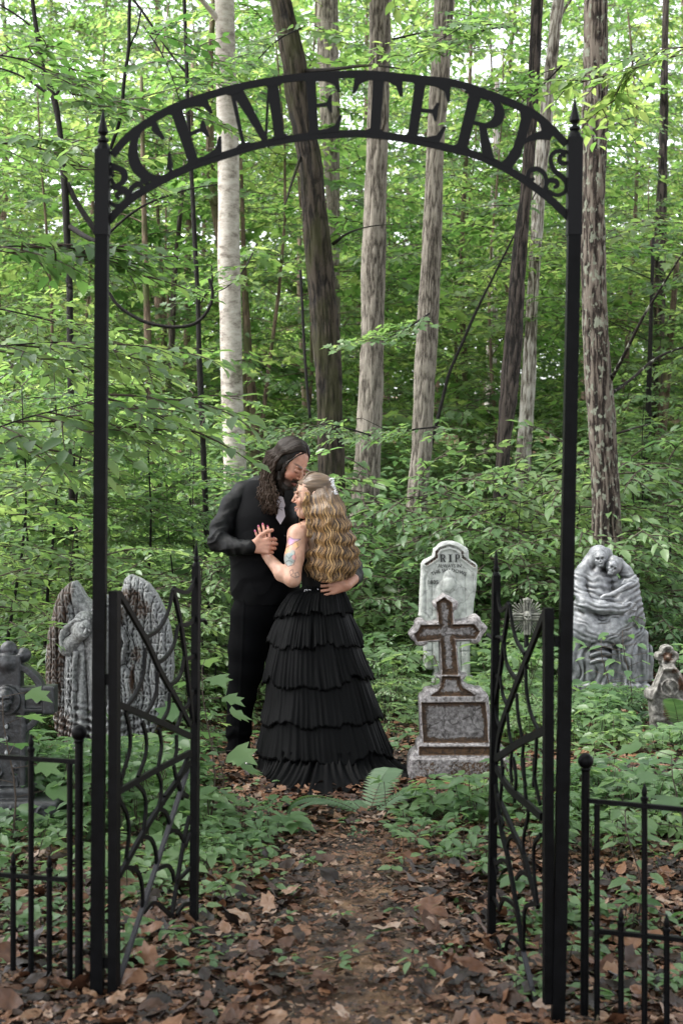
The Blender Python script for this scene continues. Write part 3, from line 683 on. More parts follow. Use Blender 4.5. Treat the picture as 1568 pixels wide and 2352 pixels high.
def frond(mb, base, az, L, el, droop=1.0, w=.16):
    n = 18; t = np.linspace(0, 1, n)
    hz = L*np.sin(np.clip(t, 0, 1)*1.25)/1.25*1.15; zz = L*(math.tan(el)*t*.8-droop*.75*t*t)
    c = np.stack([base[0]+math.cos(az)*hz*math.cos(el)*1.2, base[1]+math.sin(az)*hz*math.cos(el)*1.2, base[2]+zz], -1)
    mb.tube(c, np.linspace(.0025, .001, n), 3, 1, cap=False)
    T = np.gradient(c, axis=0); T /= np.linalg.norm(T, axis=1)[:, None]
    side = np.cross(T, (0, 0, 1)); side /= np.linalg.norm(side, axis=1)[:, None]
    m = 26; s = np.linspace(.12, .99, m)
    ln = L*w*np.sin(np.clip(s*1.05, 0, 1)**.7*math.pi*.93)**.8*1.1+.004
    ctr = np.stack([np.interp(s, t, c[:, i]) for i in range(3)], -1)
    sd = np.stack([np.interp(s, t, side[:, i]) for i in range(3)], -1); tt = np.stack([np.interp(s, t, T[:, i]) for i in range(3)], -1)
    lv = np.array([(0, -.09, 0), (.5, -.11, 0), (1, 0, -.08), (.5, .11, 0), (0, .09, 0)])
    for sg in (1, -1):
        scatter(mb, lv, [np.array([(0, 1, 2, 3, 4)])], frames(sd*sg+tt*.35, np.cross(T, side)[0:1].repeat(m, 0)*-1), ln, ctr, 0, np.stack([np.ones(m), (.36*L/m)/(.10*ln), np.ones(m)], -1))
def fern(px, py, d, L, n, label, seed, azs=None, el=.9, name='fern'):
    rg = np.random.RandomState(seed); p = P(px, py, d); p[2] = gz(p[0], p[1])
    r = empty(name, p, label, 'fern'); 
    for k in range(n):
        mb = MB()
        az = azs[k] if azs else k*6.28/n+rg.rand()*.6
        frond(mb, p, az, L*rg.uniform(.8, 1.1), el*rg.uniform(.6, 1.1), rg.uniform(.8, 1.2)); mb.build('frond', [M['fern'], M['twig']], r)
fern(1065, 1830, 6.6, .36, 7, 'green fern in front of the rust-stained cross tombstone', 1)
fern(330, 1760, 7.0, .5, 9, 'large fern seen through the left web gate', 2, el=1.1)
fern(360, 1850, 6.6, .42, 7, 'dark fern low behind the bottom of the left web gate', 3)
fern(845, 1835, 6.55, .48, 5, 'small fern with arching fronds at the hem of the black gown', 4, azs=[2.7, 3.3, 1.9, .4, 1.2], el=.8)
fern(900, 1880, 6.3, .42, 3, 'flat fern frond lying right of the gown hem', 5, azs=[.1, 3.3, .5], el=.35)
fern(1330, 1800, 6.5, .4, 6, 'fern behind the right fence near the ball-topped post', 6)
fern(1560, 1500, 8.9, .5, 6, 'fern beside the quatrefoil-topped stone at the right edge', 7)
fern(1240, 1480, 9.0, .36, 5, 'fern behind the upper half of the right web gate', 8)

def seedling(px, py, label, kind='five', s=.1, h=.05, seed=0, name='seedling', cat='seedling', tiers=1):
    rg = np.random.RandomState(seed+40); d = CAMZ*FPX/(py-HY); p = P(px, py, d)
    p[2] = gz(p[0], p[1]); r = empty(name, p, label, cat, 'seedlings on the leaf-strewn ground'); st, lf = MB(), MB()
    top = p+np.array([rg.normal(0, .02), rg.normal(0, .02), h]); st.tube([p-(0, 0, .02), (p+top)/2+rg.normal(0, .006, 3), top], [.003, .0025, .002], 5)
    for q in range(tiers):
        c = p+(top-p)*(1-q*.28)
        n = 5 if kind == 'five' else (3 if kind == 'three' else 2)
        az = rg.rand()*6.28+np.arange(n)*(6.28/n)
        D = np.stack([np.cos(az), np.sin(az), rg.uniform(-.35, .1, n)], -1); N = np.stack([rg.normal(0, .15, n), rg.normal(0, .15, n)-.25, np.ones(n)], -1)
        tv, tf = TPL['LM' if kind == 'maple' else 'L8']
        st_ = np.ones((n, 3)); st_[:, 1] = 1.15
        scatter(lf, tv, tf, frames(D, N), s*rg.uniform(.8, 1.1, n), np.repeat(c[None], n, 0), 0, st_)
    st.build('stem', M['twig'], r); lf.build('leaves', M['leaf_low'], r)
for i, a in enumerate([(672,1915,'large five-leaved seedling with pale leaves in front of the gown', 'five',.115,.08),
    (600,1945,'five-leaved creeper seedling left of the large one', 'five',.085,.05),(535,1985,'five-leaved creeper seedling nearest the left gate', 'five',.085,.04),
    (655,2055,'lone blue-green seedling in the middle of the path', 'five',.07,.03),(910,2015,'three-leaved seedling on the right half of the path', 'three',.065,.03),
    (905,2100,'low bright green sprig on the right half of the path', 'two',.05,.02),(1035,1960,'pale spreading seedling near the right web gate', 'three',.09,.03),
    (380,1975,'big-leaved yellow-green plant behind the left web gate', 'three',.14,.10),(430,2000,'second big-leaved plant close to the left gate end', 'two',.13,.08),
    (120,1960,'five-leaved creeper under the left fence', 'five',.10,.06),(60,2100,'dark green seedling at the foot of the left fence', 'three',.10,.05),
    (290,2190,'flat green leaf sprig beside the foot of the left gate', 'two',.11,.04),(1180,2010,'wide-leaved green plant behind the right web gate', 'three',.13,.05),
    (980,2245,'tiny green sprig near the right gate foot', 'two',.05,.02),(530,2330,'tiny light green sprig at the bottom of the path', 'two',.05,.02)]):
    seedling(a[0], a[1], a[2], a[3], a[4], a[5], i, tiers=2 if a[4] > .1 else 1)
def maple_sapling(px, py, d, h, label, seed, n=7, s=.14, kind='LM', leaf='leaf_low', spread=.12):
    rg = np.random.RandomState(seed); p = P(px, py, d); p[2] = gz(p[0], p[1])
    r = empty('maple_sapling', p, label, 'sapling'); st, lf = MB(), MB()
    t = np.linspace(0, 1, 7); c = p+np.stack([.03*np.sin(t*5), .02*t, h*t], -1); st.tube(c, np.linspace(.005, .002, 7), 5)
    for k in range(n):
        u = .35+.65*k/(n-1); a = np.array([np.interp(u, t, c[:, i]) for i in range(3)]); az = k*2.6+rg.rand()
        D = np.array([math.cos(az), math.sin(az), .2]); b = a+D*spread; st.tube([a, b], [.002, .0015], 3, cap=False)
        D2 = np.array([[math.cos(az), math.sin(az), -.25]]); N = np.array([[rg.normal(0, .2), -.35, 1.]])
        scatter(lf, *TPL[kind], frames(D2, N), s*rg.uniform(.75, 1.15), b[None])
    st.build('stem', M['twig'], r); lf.build('leaves', M[leaf], r)
maple_sapling(478, 1900, 6.3, .72, 'tall maple sapling with broad leaves left of the groom legs', 1, 11, .15)
maple_sapling(500, 1800, 6.9, .34, 'short maple sapling at the dark shoe', 2, 6, .10)
maple_sapling(1455, 2080, 5.1, .42, 'upright leafy seedling behind the right fence pickets', 3, 12, .08, 'L8', spread=.05)
maple_sapling(1560, 1900, 5.6, .50, 'broad-leaved sapling at the right edge behind the fence', 4, 9, .13)
maple_sapling(20, 1900, 5.9, .64, 'broad-leaved maple sapling in front of the skull cross at the left edge', 5, 8, .15)
maple_sapling(1010, 1620, 8.9, .34, 'thin seedling between the cross tombstone and the gown', 6, 8, .08, 'L8', spread=.05)
maple_sapling(1440, 1620, 9.2, .62, 'leafy sapling growing in front of the skeleton couple statue', 7, 13, .10, 'L8', spread=.14)
maple_sapling(1390, 1640, 9.6, .5, 'smaller leafy sapling at the left knee of the skeleton couple statue', 8, 11, .09, 'L8', spread=.12)

def distant():
    rg = np.random.RandomState(77); mb = MB(); n = 21000
    d = 52+28*rg.rand(n); x = (rg.rand(n)*2-1)*d*.36; z = gz(x, d)+rg.rand(n)**1.15*(9+4*vn(x*.1, d*.1))
    for w in range(5):
        k = np.arange(n) % 5 == w
        V, F = SPR['far'][w]
    az = rg.rand(n)*6.28; D = np.stack([np.cos(az), np.sin(az), rg.uniform(-.5, .3, n)], -1); N = np.stack([rg.normal(0, .4, n), rg.normal(0, .4, n), np.ones(n)], -1)
    c = np.stack([x, d, z], -1)
    for q in range(5):
        off = rg.normal(0, .5, (n, 3))*[1, 1, .3]; a2 = az+q*1.3
        D = np.stack([np.cos(a2), np.sin(a2), rg.uniform(-.5, .3, n)], -1)
        scatter(mb, L4v, L4f, frames(D, N), rg.uniform(.25, .55, n), c+off)
    o = mb.build('distant_woods', [M['leaf_high']]); tag(o, 'far off green woods filling the gaps between the trunks', 'woods', kind='stuff')
distant()


def twigs():
    rg = np.random.RandomState(31); mb = MB()
    for k in range(90):
        d = 3.9+5*rg.rand()**1.5; x = rg.uniform(-.3, .3)*d; a = rg.rand()*3.14; L = rg.uniform(.08, .35); z = float(gz(x, d))+.02
        p = np.array([(x+math.cos(a)*L*t+.02*math.sin(t*7+k), d+math.sin(a)*L*t, z+.012*math.sin(t*5+k)) for t in np.linspace(0, 1, 6)]); mb.tube(p, np.linspace(.004, .0018, 6)*rg.uniform(.5, 1.2), 5)
    o = mb.build('fallen_twigs', BK['brown']); tag(o, 'thin broken twigs scattered over the fallen leaves', 'twigs', kind='stuff')
twigs()
# ------------------------------------------------------------------ cemetery archway
DG = 4.17
def G(x, y, d=DG): return P(x, y, d)
arch = empty('cemetery_archway', (0, DG, 0), 'tall black iron archway with cut-out letters reading CEMETERY over the path', 'archway')
for (x0, x1, yb, xb0, xb1, xt0, xt1) in [(218, 248, 2300, 207, 240, 222, 252), (1297, 1326, 2420, 1261, 1297, 1305, 1333)]:
    mb = MB()
    a = G((xt0+xt1)/2-2, 540); b = G((xb0+xb1)/2, yb); b[2] = min(b[2], -.03)
    mb.bar(b, a, .037, .037); mb.build('post', M['iron'], arch, 'auto')
    mb = MB(); yt = 345 if x0 < 700 else 318
    c = G((xt0+xt1)/2, yt); e = G((xt0+xt1)/2-2, 541); mb.bar(e, c, .042, .042)
    mb.build('sleeve', M['iron_arch'], arch, 'auto')
    mb = MB(); k = np.array([c[0], DG, c[2]])
    mb.lathe(k, [(.021, 0), (.021, .006), (.015, .018), (.012, .022), (.017, .026), (.017, .032), (.008, .037), (.008, .042), (.0165, .052), (.012, .07), (.005, .1), (.0008, .125)], 8)
    mb.build('finial', M['iron_arch'], arch, 'auto')
OUT = np.array([(251,351),(280,317),(314,288),(373,251),(427,227),(537,194),(650,173),(752,164),(847,162),(962,173),(1046,183),(1130,210),(1214,246),(1256,275),(1307,326)], float)
INN = np.array([(251,519),(290,478),(335,445),(432,395),(503,370),(600,341),(709,322),(800,316),(847,317),(920,326),(1021,347),(1109,372),(1189,414),(1256,464),(1307,513)], float)
CX, CY = 788., 1390.
def polar(a): return np.arctan2(a[:, 0]-CX, CY-a[:, 1]), np.hypot(a[:, 0]-CX, a[:, 1]-CY)
so, si = spline(OUT, 80), spline(INN, 80)
to, ro = polar(so); ti, ri = polar(si)
BW = 17.5
def AT(th, v):
    """v 0 = bottom of the letters (top edge of lower band), 1 = underside of the upper band"""
    a = np.interp(th, ti, ri)+BW; b = np.interp(th, to, ro)-BW
    r = a+(b-a)*v
    return G(CX+math.sin(th)*r, CY-math.cos(th)*r)
TH = .005
arch_sign = empty('arch_sign', (0, 0, 0)); arch_sign.parent = arch; arch_sign.location = (0, -DG, 0)
for cur, sg in ((so, -1), (si, 1)):
    sign = MB(); t = np.gradient(cur, axis=0); t /= np.linalg.norm(t, axis=1)[:, None]
    nrm = np.stack([-t[:, 1], t[:, 0]], -1)  # downwards
    o2 = cur+nrm*BW*(1 if sg < 0 else -1)
    for i in range(len(cur)-1):
        q = [G(*cur[i]), G(*cur[i+1]), G(*o2[i+1]), G(*o2[i])]
        sign.poly([p-(0, TH/2, 0) for p in q], (0, TH, 0))
    sign.build('arch_band', M['iron_arch'], arch_sign, False)
def arc_pts(cx, cy, rx, ry, a0, a1, n=14):
    t = np.radians(np.linspace(a0, a1, n)); return [(cx+rx*math.cos(q), cy+ry*math.sin(q)) for q in t]
def serif(x0, x1, y, h=.07, up=True):   # bracket serif
    s = 1 if up else -1
    return [(x0, y), (x1, y), (x1, y+s*.02), (x1-(x1-x0)*.22, y+s*h), (x0+(x1-x0)*.22, y+s*h), (x0, y+s*.02)]
E_ = [[(.10,0),(.36,0),(.36,1),(.10,1)], serif(0,.46,0), serif(0,.46,1,up=False), [(.36,1),(.95,1),(1,.72),(.93,.72),(.82,.87),(.6,.93),(.36,.94)],
      [(.36,0),(.95,0),(1.05,.3),(.97,.3),(.84,.13),(.6,.07),(.36,.06)], [(.36,.47),(.62,.48),(.72,.36),(.78,.36),(.76,.66),(.70,.66),(.62,.54),(.36,.53)]]
GL = {
 'E': E_,
 'C': [arc_pts(.62, .5, .62, .56, 62, 298, 26)+[(.92+0*q, .12) for q in (0,)]+[(x, y) for x, y in arc_pts(.70, .5, .44, .47, 302, 58, 26)], [(.88,1.0),(.97,.95),(1.02,.62),(.95,.62),(.80,.86)], [(.86,.03),(.80,.12),(.96,.36),(1.03,.36),(.98,.14)]],
 'M': [[(.05,0),(.13,0),(.13,1),(.05,1)], [(.05,1),(.30,1),(.62,.06),(.54,0),(.50,0)], [(.54,0),(.60,.02),(.84,1),(.79,1)], [(.76,0),(.98,0),(.98,1),(.76,1)], serif(-.1,.3,0), serif(.68,1.08,0), serif(-.06,.3,1,up=False), serif(.72,1.08,1,up=False)],
 'T': [[(.38,0),(.62,0),(.62,1),(.38,1)], serif(.25,.75,0), [(0,1),(1,1),(1.05,.70),(.97,.70),(.88,.86),(.7,.93),(.3,.93),(.12,.86),(.03,.70),(-.05,.70)]],
 'R': [[(.06,0),(.32,0),(.32,1),(.06,1)], serif(-.04,.42,0), [(-.04,1),(.5,1),(.5,.92),(-.04,.92)],
       [(.32,1)]+arc_pts(.52,.73,.42,.27,88,-88,12)+[(.32,.46),(.32,.52)]+arc_pts(.50,.73,.19,.20,-85,85,10)+[(.32,.94)],
       [(.42,.50),(.60,.50),(.98,.06),(1.08,.0),(.74,0),(.66,.08)]],
 'Y': [[(.02,1),(.38,1),(.42,.62),(.46,.30),(.36,.0),(.02,.0),(.12,.12),(.20,.35),(.18,.6),(.14,.85)], [(.36,.40),(.5,.56),(.72,.72),(.98,.86),(1.0,1),(.55,1),(.56,.97),(.7,.88),(.5,.70),(.36,.52)]],
 'I': [[(.3,0),(.7,0),(.7,1),(.3,1)], serif(.1,.9,0), serif(.1,.9,1,up=False)],
 'P': [[(.06,0),(.32,0),(.32,1),(.06,1)], serif(-.04,.42,0), [(-.04,1),(.5,1),(.5,.92),(-.04,.92)],
       [(.32,1)]+arc_pts(.52,.73,.42,.27,88,-88,12)+[(.32,.46),(.32,.52)]+arc_pts(.50,.73,.19,.20,-85,85,10)+[(.32,.94)]],
}
GL['C'][0] = arc_pts(.62, .5, .62, .54, 60, 300, 26)+arc_pts(.70, .5, .42, .46, 300, 60, 26)
for ch, t0, t1 in [('C', -.452, -.366), ('E', -.345, -.258), ('M', -.222, -.122), ('E', -.078, -.006), ('T', .022, .112), ('E', .128, .208), ('R', .236, .325), ('Y', .338, .420)]:
    mb = MB()
    for k, pl in enumerate(GL[ch]):
        q = []
        for i in range(len(pl)):      # subdivide so long edges follow the arc
            (x0, y0), (x1, y1) = pl[i], pl[(i+1) % len(pl)]
            m = max(1, int(max(abs(x1-x0), abs(y1-y0))/.25))
            q += [(x0+(x1-x0)*j/m, y0+(y1-y0)*j/m) for j in range(m)]
        th = TH+.0012+.0004*k
        mb.poly([AT(t0+(t1-t0)*x, -.04+1.08*y)-(0, th/2, 0) for x, y in q], (0, th, 0))
    mb.build('letter', M['iron_arch'], arch_sign, False)
def strip(mb, pts, w, d=DG, th=.005, taper=None):
    c = spline([G(x, y, d) for x, y in pts], 10*len(pts)); n = len(c); t = np.gradient(c, axis=0); t /= np.linalg.norm(t, axis=1)[:, None]+1e-9
    nn = np.cross(t, (0, 1, 0)); ww = np.full(n, w/2/FPX*d)
    if taper: ww = ww*np.interp(np.linspace(0, 1, n), [0, .5, 1], taper)
    A, B = c+nn*ww[:, None], c-nn*ww[:, None]; o = np.array([0, th/2, 0])
    V = np.concatenate([A-o, B-o, B+o, A+o]); j = np.arange(n-1); fs = []
    for a, b in ((0, 1), (1, 2), (2, 3), (3, 0)): fs.append(np.stack([a*n+j, a*n+j+1, b*n+j+1, b*n+j], -1))
    fs.append(np.array([(0, n, 2*n, 3*n), (n-1, 4*n-1, 3*n-1, 2*n-1)])); mb.add(V, [np.vstack(fs)])
Z1 = lambda x, y: ((200+x/2.24)*.9406, (150+y/2.24)*.9406)
Z2 = lambda x, y: ((800+x/2.24)*.9406, (150+y/2.24)*.9406)
for zz, lst in ((Z1, [[(158,690),(215,665),(228,620),(205,590),(170,585),(160,610),(175,630)], [(155,560),(190,575),(232,600),(238,640),(215,670),(170,700)], [(150,770),(190,790),(235,775),(250,740),(235,715),(205,718),(190,735),(205,752)], [(235,775),(255,740),(275,690),(310,672),(335,695),(318,720),(300,712)], [(160,640),(190,690),(240,700),(262,740)], [(320,650),(350,660),(370,640)]]),
                (Z2, [[(1320,552),(1285,558),(1265,540),(1275,512),(1300,515)], [(1318,500),(1265,488),(1225,510),(1218,550),(1240,600),(1280,632),(1302,665),(1300,705),(1270,730),(1235,728),(1205,705)], [(1200,712),(1192,680),(1210,652),(1245,655),(1255,680),(1232,690)], [(1175,720),(1192,670),(1185,620),(1150,590),(1110,596),(1092,625),(1105,650),(1130,640)], [(1285,640),(1305,650),(1318,640)]])):
    mb = MB()
    for i_, s_ in enumerate(lst): strip(mb, [zz(*q) for q in s_], 10, taper=(.8, 1.15, .7), th=.0058+.0004*i_)
    mb.build('scrollwork', M['iron_arch'], arch_sign, False)

# ------------------------------------------------------------------ web gates
class Plane:
    """the vertical plane of a gate leaf; photo tracings are put where they meet it"""
    def __init__(s, a, b):
        s.a = np.array(a); u = np.array(b)-s.a; s.u = u/np.linalg.norm(u); s.n = np.array([-s.u[1], s.u[0]])
        if s.n[1] > 0: s.n = -s.n
        s.n3 = np.array([s.n[0], s.n[1], 0])
    def at(s, px, py):
        r = np.array([(px-HX)/FPX, 1.]); d = s.a.dot(s.n)/r.dot(s.n); return P(px, py, d)
def web_strip(mb, pl, pts, w, th=.006):
    c = spline([pl.at(x, y) for x, y in pts], 8*len(pts)); n = len(c); t = np.gradient(c, axis=0); t /= np.linalg.norm(t, axis=1)[:, None]+1e-9
    nn = np.cross(t, pl.n3); A, B = c+nn*w/2, c-nn*w/2; o = pl.n3*th/2
    V = np.concatenate([A+o, B+o, B-o, A-o]); j = np.arange(n-1); fs = []
    for a, b in ((0, 1), (1, 2), (2, 3), (3, 0)): fs.append(np.stack([a*n+j, a*n+j+1, b*n+j+1, b*n+j], -1))
    fs.append(np.array([(0, n, 2*n, 3*n), (n-1, 4*n-1, 3*n-1, 2*n-1)])); mb.add(V, [np.vstack(fs)])
A5 = lambda x, y: (x*.312, 1269.8+y*.312)
A6 = lambda x, y: (x*.312, 1740+y*.312)
A7 = lambda x, y: (903+x*.26395, 1222.8+y*.26395)
A8 = lambda x, y: (1081.7+x*.3101, 1740+y*.3101)
def gate(name, label, pl, hinge, far, spokes, arcs, rod, hinges, extra=None):
    r = empty(name, (pl.a[0], pl.a[1], 0), label, 'gate')
    mb = MB(); a, b = pl.at(*hinge[0]), pl.at(*hinge[1]); b[2] = max(b[2], -.02); mb.bar(b, a, .028, .028, pl.n3); mb.build('hinge_stile', M['iron'], r, 'auto')
    mb = MB(); a, b = pl.at(*far[0]), pl.at(*far[1]); mb.bar(b, a, .025, .025, pl.n3)
    s_ = mb.build('outer_stile', M['iron'], r, 'auto')
    mb = MB(); mb.lathe(a, [(.0125, 0), (.0125, .004), (.007, .014), (.009, .018), (.009, .03), (.006, .034), (.007, .04), (.005, .06), (.0006, .088)], 8); mb.build('finial', M['iron'], s_, 'auto')
    mb = MB()
    for s_ in spokes: web_strip(mb, pl, s_[1], s_[0], .011)
    mb.build('web_spokes', M['iron'], r, False)
    mb = MB()
    for s_ in arcs: web_strip(mb, pl, s_, .013, .008)
    mb.build('web_threads', M['iron'], r, False)
    mb = MB(); web_strip(mb, pl, rod, .013, .013); mb.build('drop_rod', M['iron_rod'], r, False)
    for (x, y, dx) in hinges:
        mb = MB(); p = G(x, y, DG); mb.box(p, (.014, .010, .016)); mb.build('hinge', M['iron'], r, 'auto')
    if extra:
        mb = MB(); p = [pl.at(*q) for q in extra]; sp = spline(p, 12); mb.tube(sp, .007, 6); mb.build('latch', M['iron'], r)
    return r
HL = P(264, 2000, DG); FL = P(449, 2000, 4.80)
plL = Plane(HL[:2], FL[:2])
gate('web_gate', 'left half of the black iron gate, spiderweb pattern, swung open away from the path', plL,
     [(264,1357),(262,2312)], [(451,1300),(446,2114)],
     [(.019,[A5(880,300),A5(1075,640),A5(1180,870),A5(1300,1080),A5(1400,1270)]), (.019,[A5(870,1115),A5(1150,1235),A5(1400,1350)]), (.019,[A5(870,1760),A5(1130,1610),A5(1400,1470)]),
      (.018,[A6(1395,40),A6(1170,370),A6(1040,580),A6(880,870)]), (.018,[A5(1275,262),A5(1330,520),A5(1368,800),A5(1420,1250)]), (.014,[A6(1395,430),A6(1350,640),A6(1265,1170)]), (.014,[A5(1400,1480),A5(1310,1660),A5(1210,1800)]), (.014,[A5(1300,1640),A5(1345,1809)])],
     [[A5(1462,90),A5(1430,210),A5(1385,285),A5(1330,285),A5(1278,262)], [A5(1272,275),A5(1240,430),A5(1170,560),A5(1075,625)], [A5(1458,420),A5(1420,500),A5(1370,530),A5(1320,525)], [A5(1310,540),A5(1280,680),A5(1220,770),A5(1165,808)],
      [A5(1458,700),A5(1430,755),A5(1390,775),A5(1350,775)], [A5(1350,790),A5(1335,880),A5(1300,940),A5(1255,972)], [A5(1072,700),A5(1055,900),A5(1000,1040),A5(935,1130)], [A5(1162,880),A5(1150,1030),A5(1110,1130),A5(1065,1200)],
      [A5(1250,1030),A5(1240,1150),A5(1190,1250)], [A5(1340,1160),A5(1320,1240),A5(1290,1300)], [A5(1455,975),A5(1400,1060),A5(1385,1120),A5(1350,1150)], [A5(1440,1220),A5(1400,1240)],
      [A5(925,1170),A5(955,1300),A5(955,1450),A5(900,1650),A5(885,1740)], [A5(1050,1240),A5(1078,1370),A5(1070,1500),A5(1015,1650)], [A5(1170,1290),A5(1190,1420),A5(1165,1580)], [A5(1300,1340),A5(1300,1450),A5(1285,1530)],
      [A6(1000,190),A6(1060,260),A6(1075,380),A6(1055,560)], [A6(880,310),A6(935,420),A6(950,560),A6(930,740)], [A6(1160,110),A6(1185,180),A6(1185,280),A6(1165,370)], [A6(1280,60),A6(1300,160),A6(1330,240),A6(1385,290)],
      [A6(1170,375),A6(1215,400),A6(1245,470),A6(1255,560)], [A6(1040,580),A6(1110,600),A6(1145,680),A6(1155,800)], [A6(905,810),A6(980,815),A6(1030,870),A6(1050,990),A6(1050,1120)], [A6(1250,535),A6(1310,545),A6(1345,600),A6(1365,650),A6(1400,560)],
      [A6(1150,825),A6(1230,795),A6(1270,840),A6(1295,910),A6(1400,815)], [A6(1060,1140),A6(1110,1080),A6(1160,1075),A6(1200,1110),A6(1262,1165)], [A6(1300,1160),A6(1350,1090),A6(1400,1075)]],
     [A6(1383,85), A6(870,1660)], [(250,1560,0),(250,2210,0)], [A5(1470,500),A5(1500,495),A5(1520,520)])
HR = P(1258, 2000, DG); FR = P(1137, 2000, 4.80)
plR = Plane(HR[:2], FR[:2])
gate('web_gate', 'right half of the black iron gate, spiderweb pattern, seen almost edge-on', plR,
     [(1258,1396),(1258,2420)], [(1139,1322),(1127,2195)],
     [(.024,[A7(1320,690),A7(1150,1120),A7(1040,1400),A7(930,1720),A7(890,1990)]), (.024,[A7(1310,1725),A7(1100,1830),A7(900,1965)]), (.024,[A7(895,2050),A7(1010,2230),A8(400,330),A8(520,440)]),
      (.020,[A7(1005,620),A7(965,900),A7(930,1200),A7(870,1560),A7(850,1800)]), (.022,[A8(180,200),A8(215,500),A8(270,740),A8(330,1080),A8(385,1440)]), (.018,[A8(195,280),A8(300,520),A8(380,700),A8(450,950),A8(495,1110)])],
     [[A7(875,390),A7(905,560),A7(935,680),A7(1000,620)], [A7(1010,630),A7(1030,780),A7(1070,940),A7(1140,1060)], [A7(960,930),A7(980,1120),A7(1030,1230),A7(1095,1300)], [A7(925,1230),A7(950,1410),A7(1000,1520)], [A7(870,1100),A7(885,1220),A7(920,1270)],
      [A7(880,1500),A7(905,1640),A7(945,1730)], [A7(1150,1140),A7(1155,1350),A7(1190,1560),A7(1265,1735)], [A7(1070,1400),A7(1085,1600),A7(1125,1820)], [A7(990,1570),A7(1005,1740),A7(1035,1860)], [A7(1245,1790),A7(1235,2000),A7(1215,2210)],
      [A7(1130,1850),A7(1120,2020),A7(1150,2210)], [A7(1030,1880),A7(1020,2050),A7(1030,2180)], [A7(940,1930),A7(945,2060)], [A8(465,0),A8(470,160),A8(510,350)], [A8(385,0),A8(400,260),A8(420,420),A8(385,620),A8(400,830)], [A8(310,0),A8(330,150),A8(318,330)],
      [A8(235,60),A8(225,200),A8(210,350)], [A8(515,570),A8(465,650),A8(465,860),A8(490,1090)], [A8(270,740),A8(268,640),A8(300,580),A8(345,620)], [A8(175,480),A8(215,440),A8(240,500)], [A8(130,780),A8(165,750),A8(195,860)], [A8(180,790),A8(230,760),A8(280,790)],
      [A8(330,900),A8(370,850),A8(420,870)], [A8(385,1440),A8(395,1140),A8(440,1090),A8(495,1090)], [A8(125,1110),A8(150,1040),A8(180,1060),A8(205,1130)], [A8(205,1130),A8(240,1050),A8(290,1070),A8(330,1110)], [A8(122,1410),A8(155,1330),A8(200,1370),A8(240,1530)], [A8(240,1530),A8(270,1350),A8(320,1340),A8(385,1420)]],
     [A8(385,1440), A8(495,1900)], [(1284,1473,0)], [A7(820,890),A7(870,920),A7(930,910),A7(965,960)])

# ------------------------------------------------------------------ low fences at both sides
def fence(label, root, railsp, ball, pickets, ddx):
    """pickets: (px, y_top, y_bottom, tall)"""
    dd = lambda px: 4.20+ddx*(px-root)
    Q = lambda x, y: P(x, y, dd(x))
    p0 = Q(root, 2200); r = empty('iron_fence', (p0[0], p0[1], 0), label, 'fence')
    for (a, b) in railsp:
        mb = MB(); mb.bar(Q(*a), Q(*b), .013, .013); mb.build('rail', M['iron'], r, 'auto')
    mb = MB(); t = Q(*ball[0]); b = Q(*ball[1]); b[2] = min(b[2], .0); mb.tube([b, t], .0125, 10); po = mb.build('post', M['iron'], r, 'auto')
    mb = MB(); mb.ball(t+(0, 0, .018), .0235, 18); mb.lathe(t-(0, 0, .012), [(.013, 0), (.015, .004), (.015, .009), (.012, .014)], 12); mb.build('ball_finial', M['iron'], po)
    for (x, yt, yb, fin) in pickets:
        mb = MB(); a = Q(x, yt); b = Q(x, yb); b[2] = min(b[2], .04) if yb > 2200 else b[2]
        if fin: 
            a = a-(0, 0, .045); mb.lathe(a, [(.0095, -.004), (.0115, .002), (.0115, .008), (.006, .012), (.009, .02), (.007, .032), (.001, .05)], 8)
        mb.tube([b, a], .0088, 8); mb.build('picket', M['iron'], r, 'auto')
fence('black iron fence section with a ball-topped post left of the archway', 182, [((-80,1733),(184,1750)), ((-80,2003),(160,2021)), ((118,2289),(184,2294))],
      [(182,1697),(182,2330)], [(161,1748,2290,0), (72,1690,2245,1), (-12,1690,2235,1), (31,1962,2225,1), (114,1966,2282,1), (-55,1962,2225,1)], -.00055)
fence('black iron fence section with a ball-topped post right of the archway', 1343, [((1341,1838),(1640,1866)), ((1368,2138),(1640,2166))],
      [(1344,1762),(1340,2500)], [(1370,1848,2500,0), (1479,1802,2480,1), (1590,1815,2480,1), (1425,2088,2500,1), (1530,2103,2500,1)], -.0008)
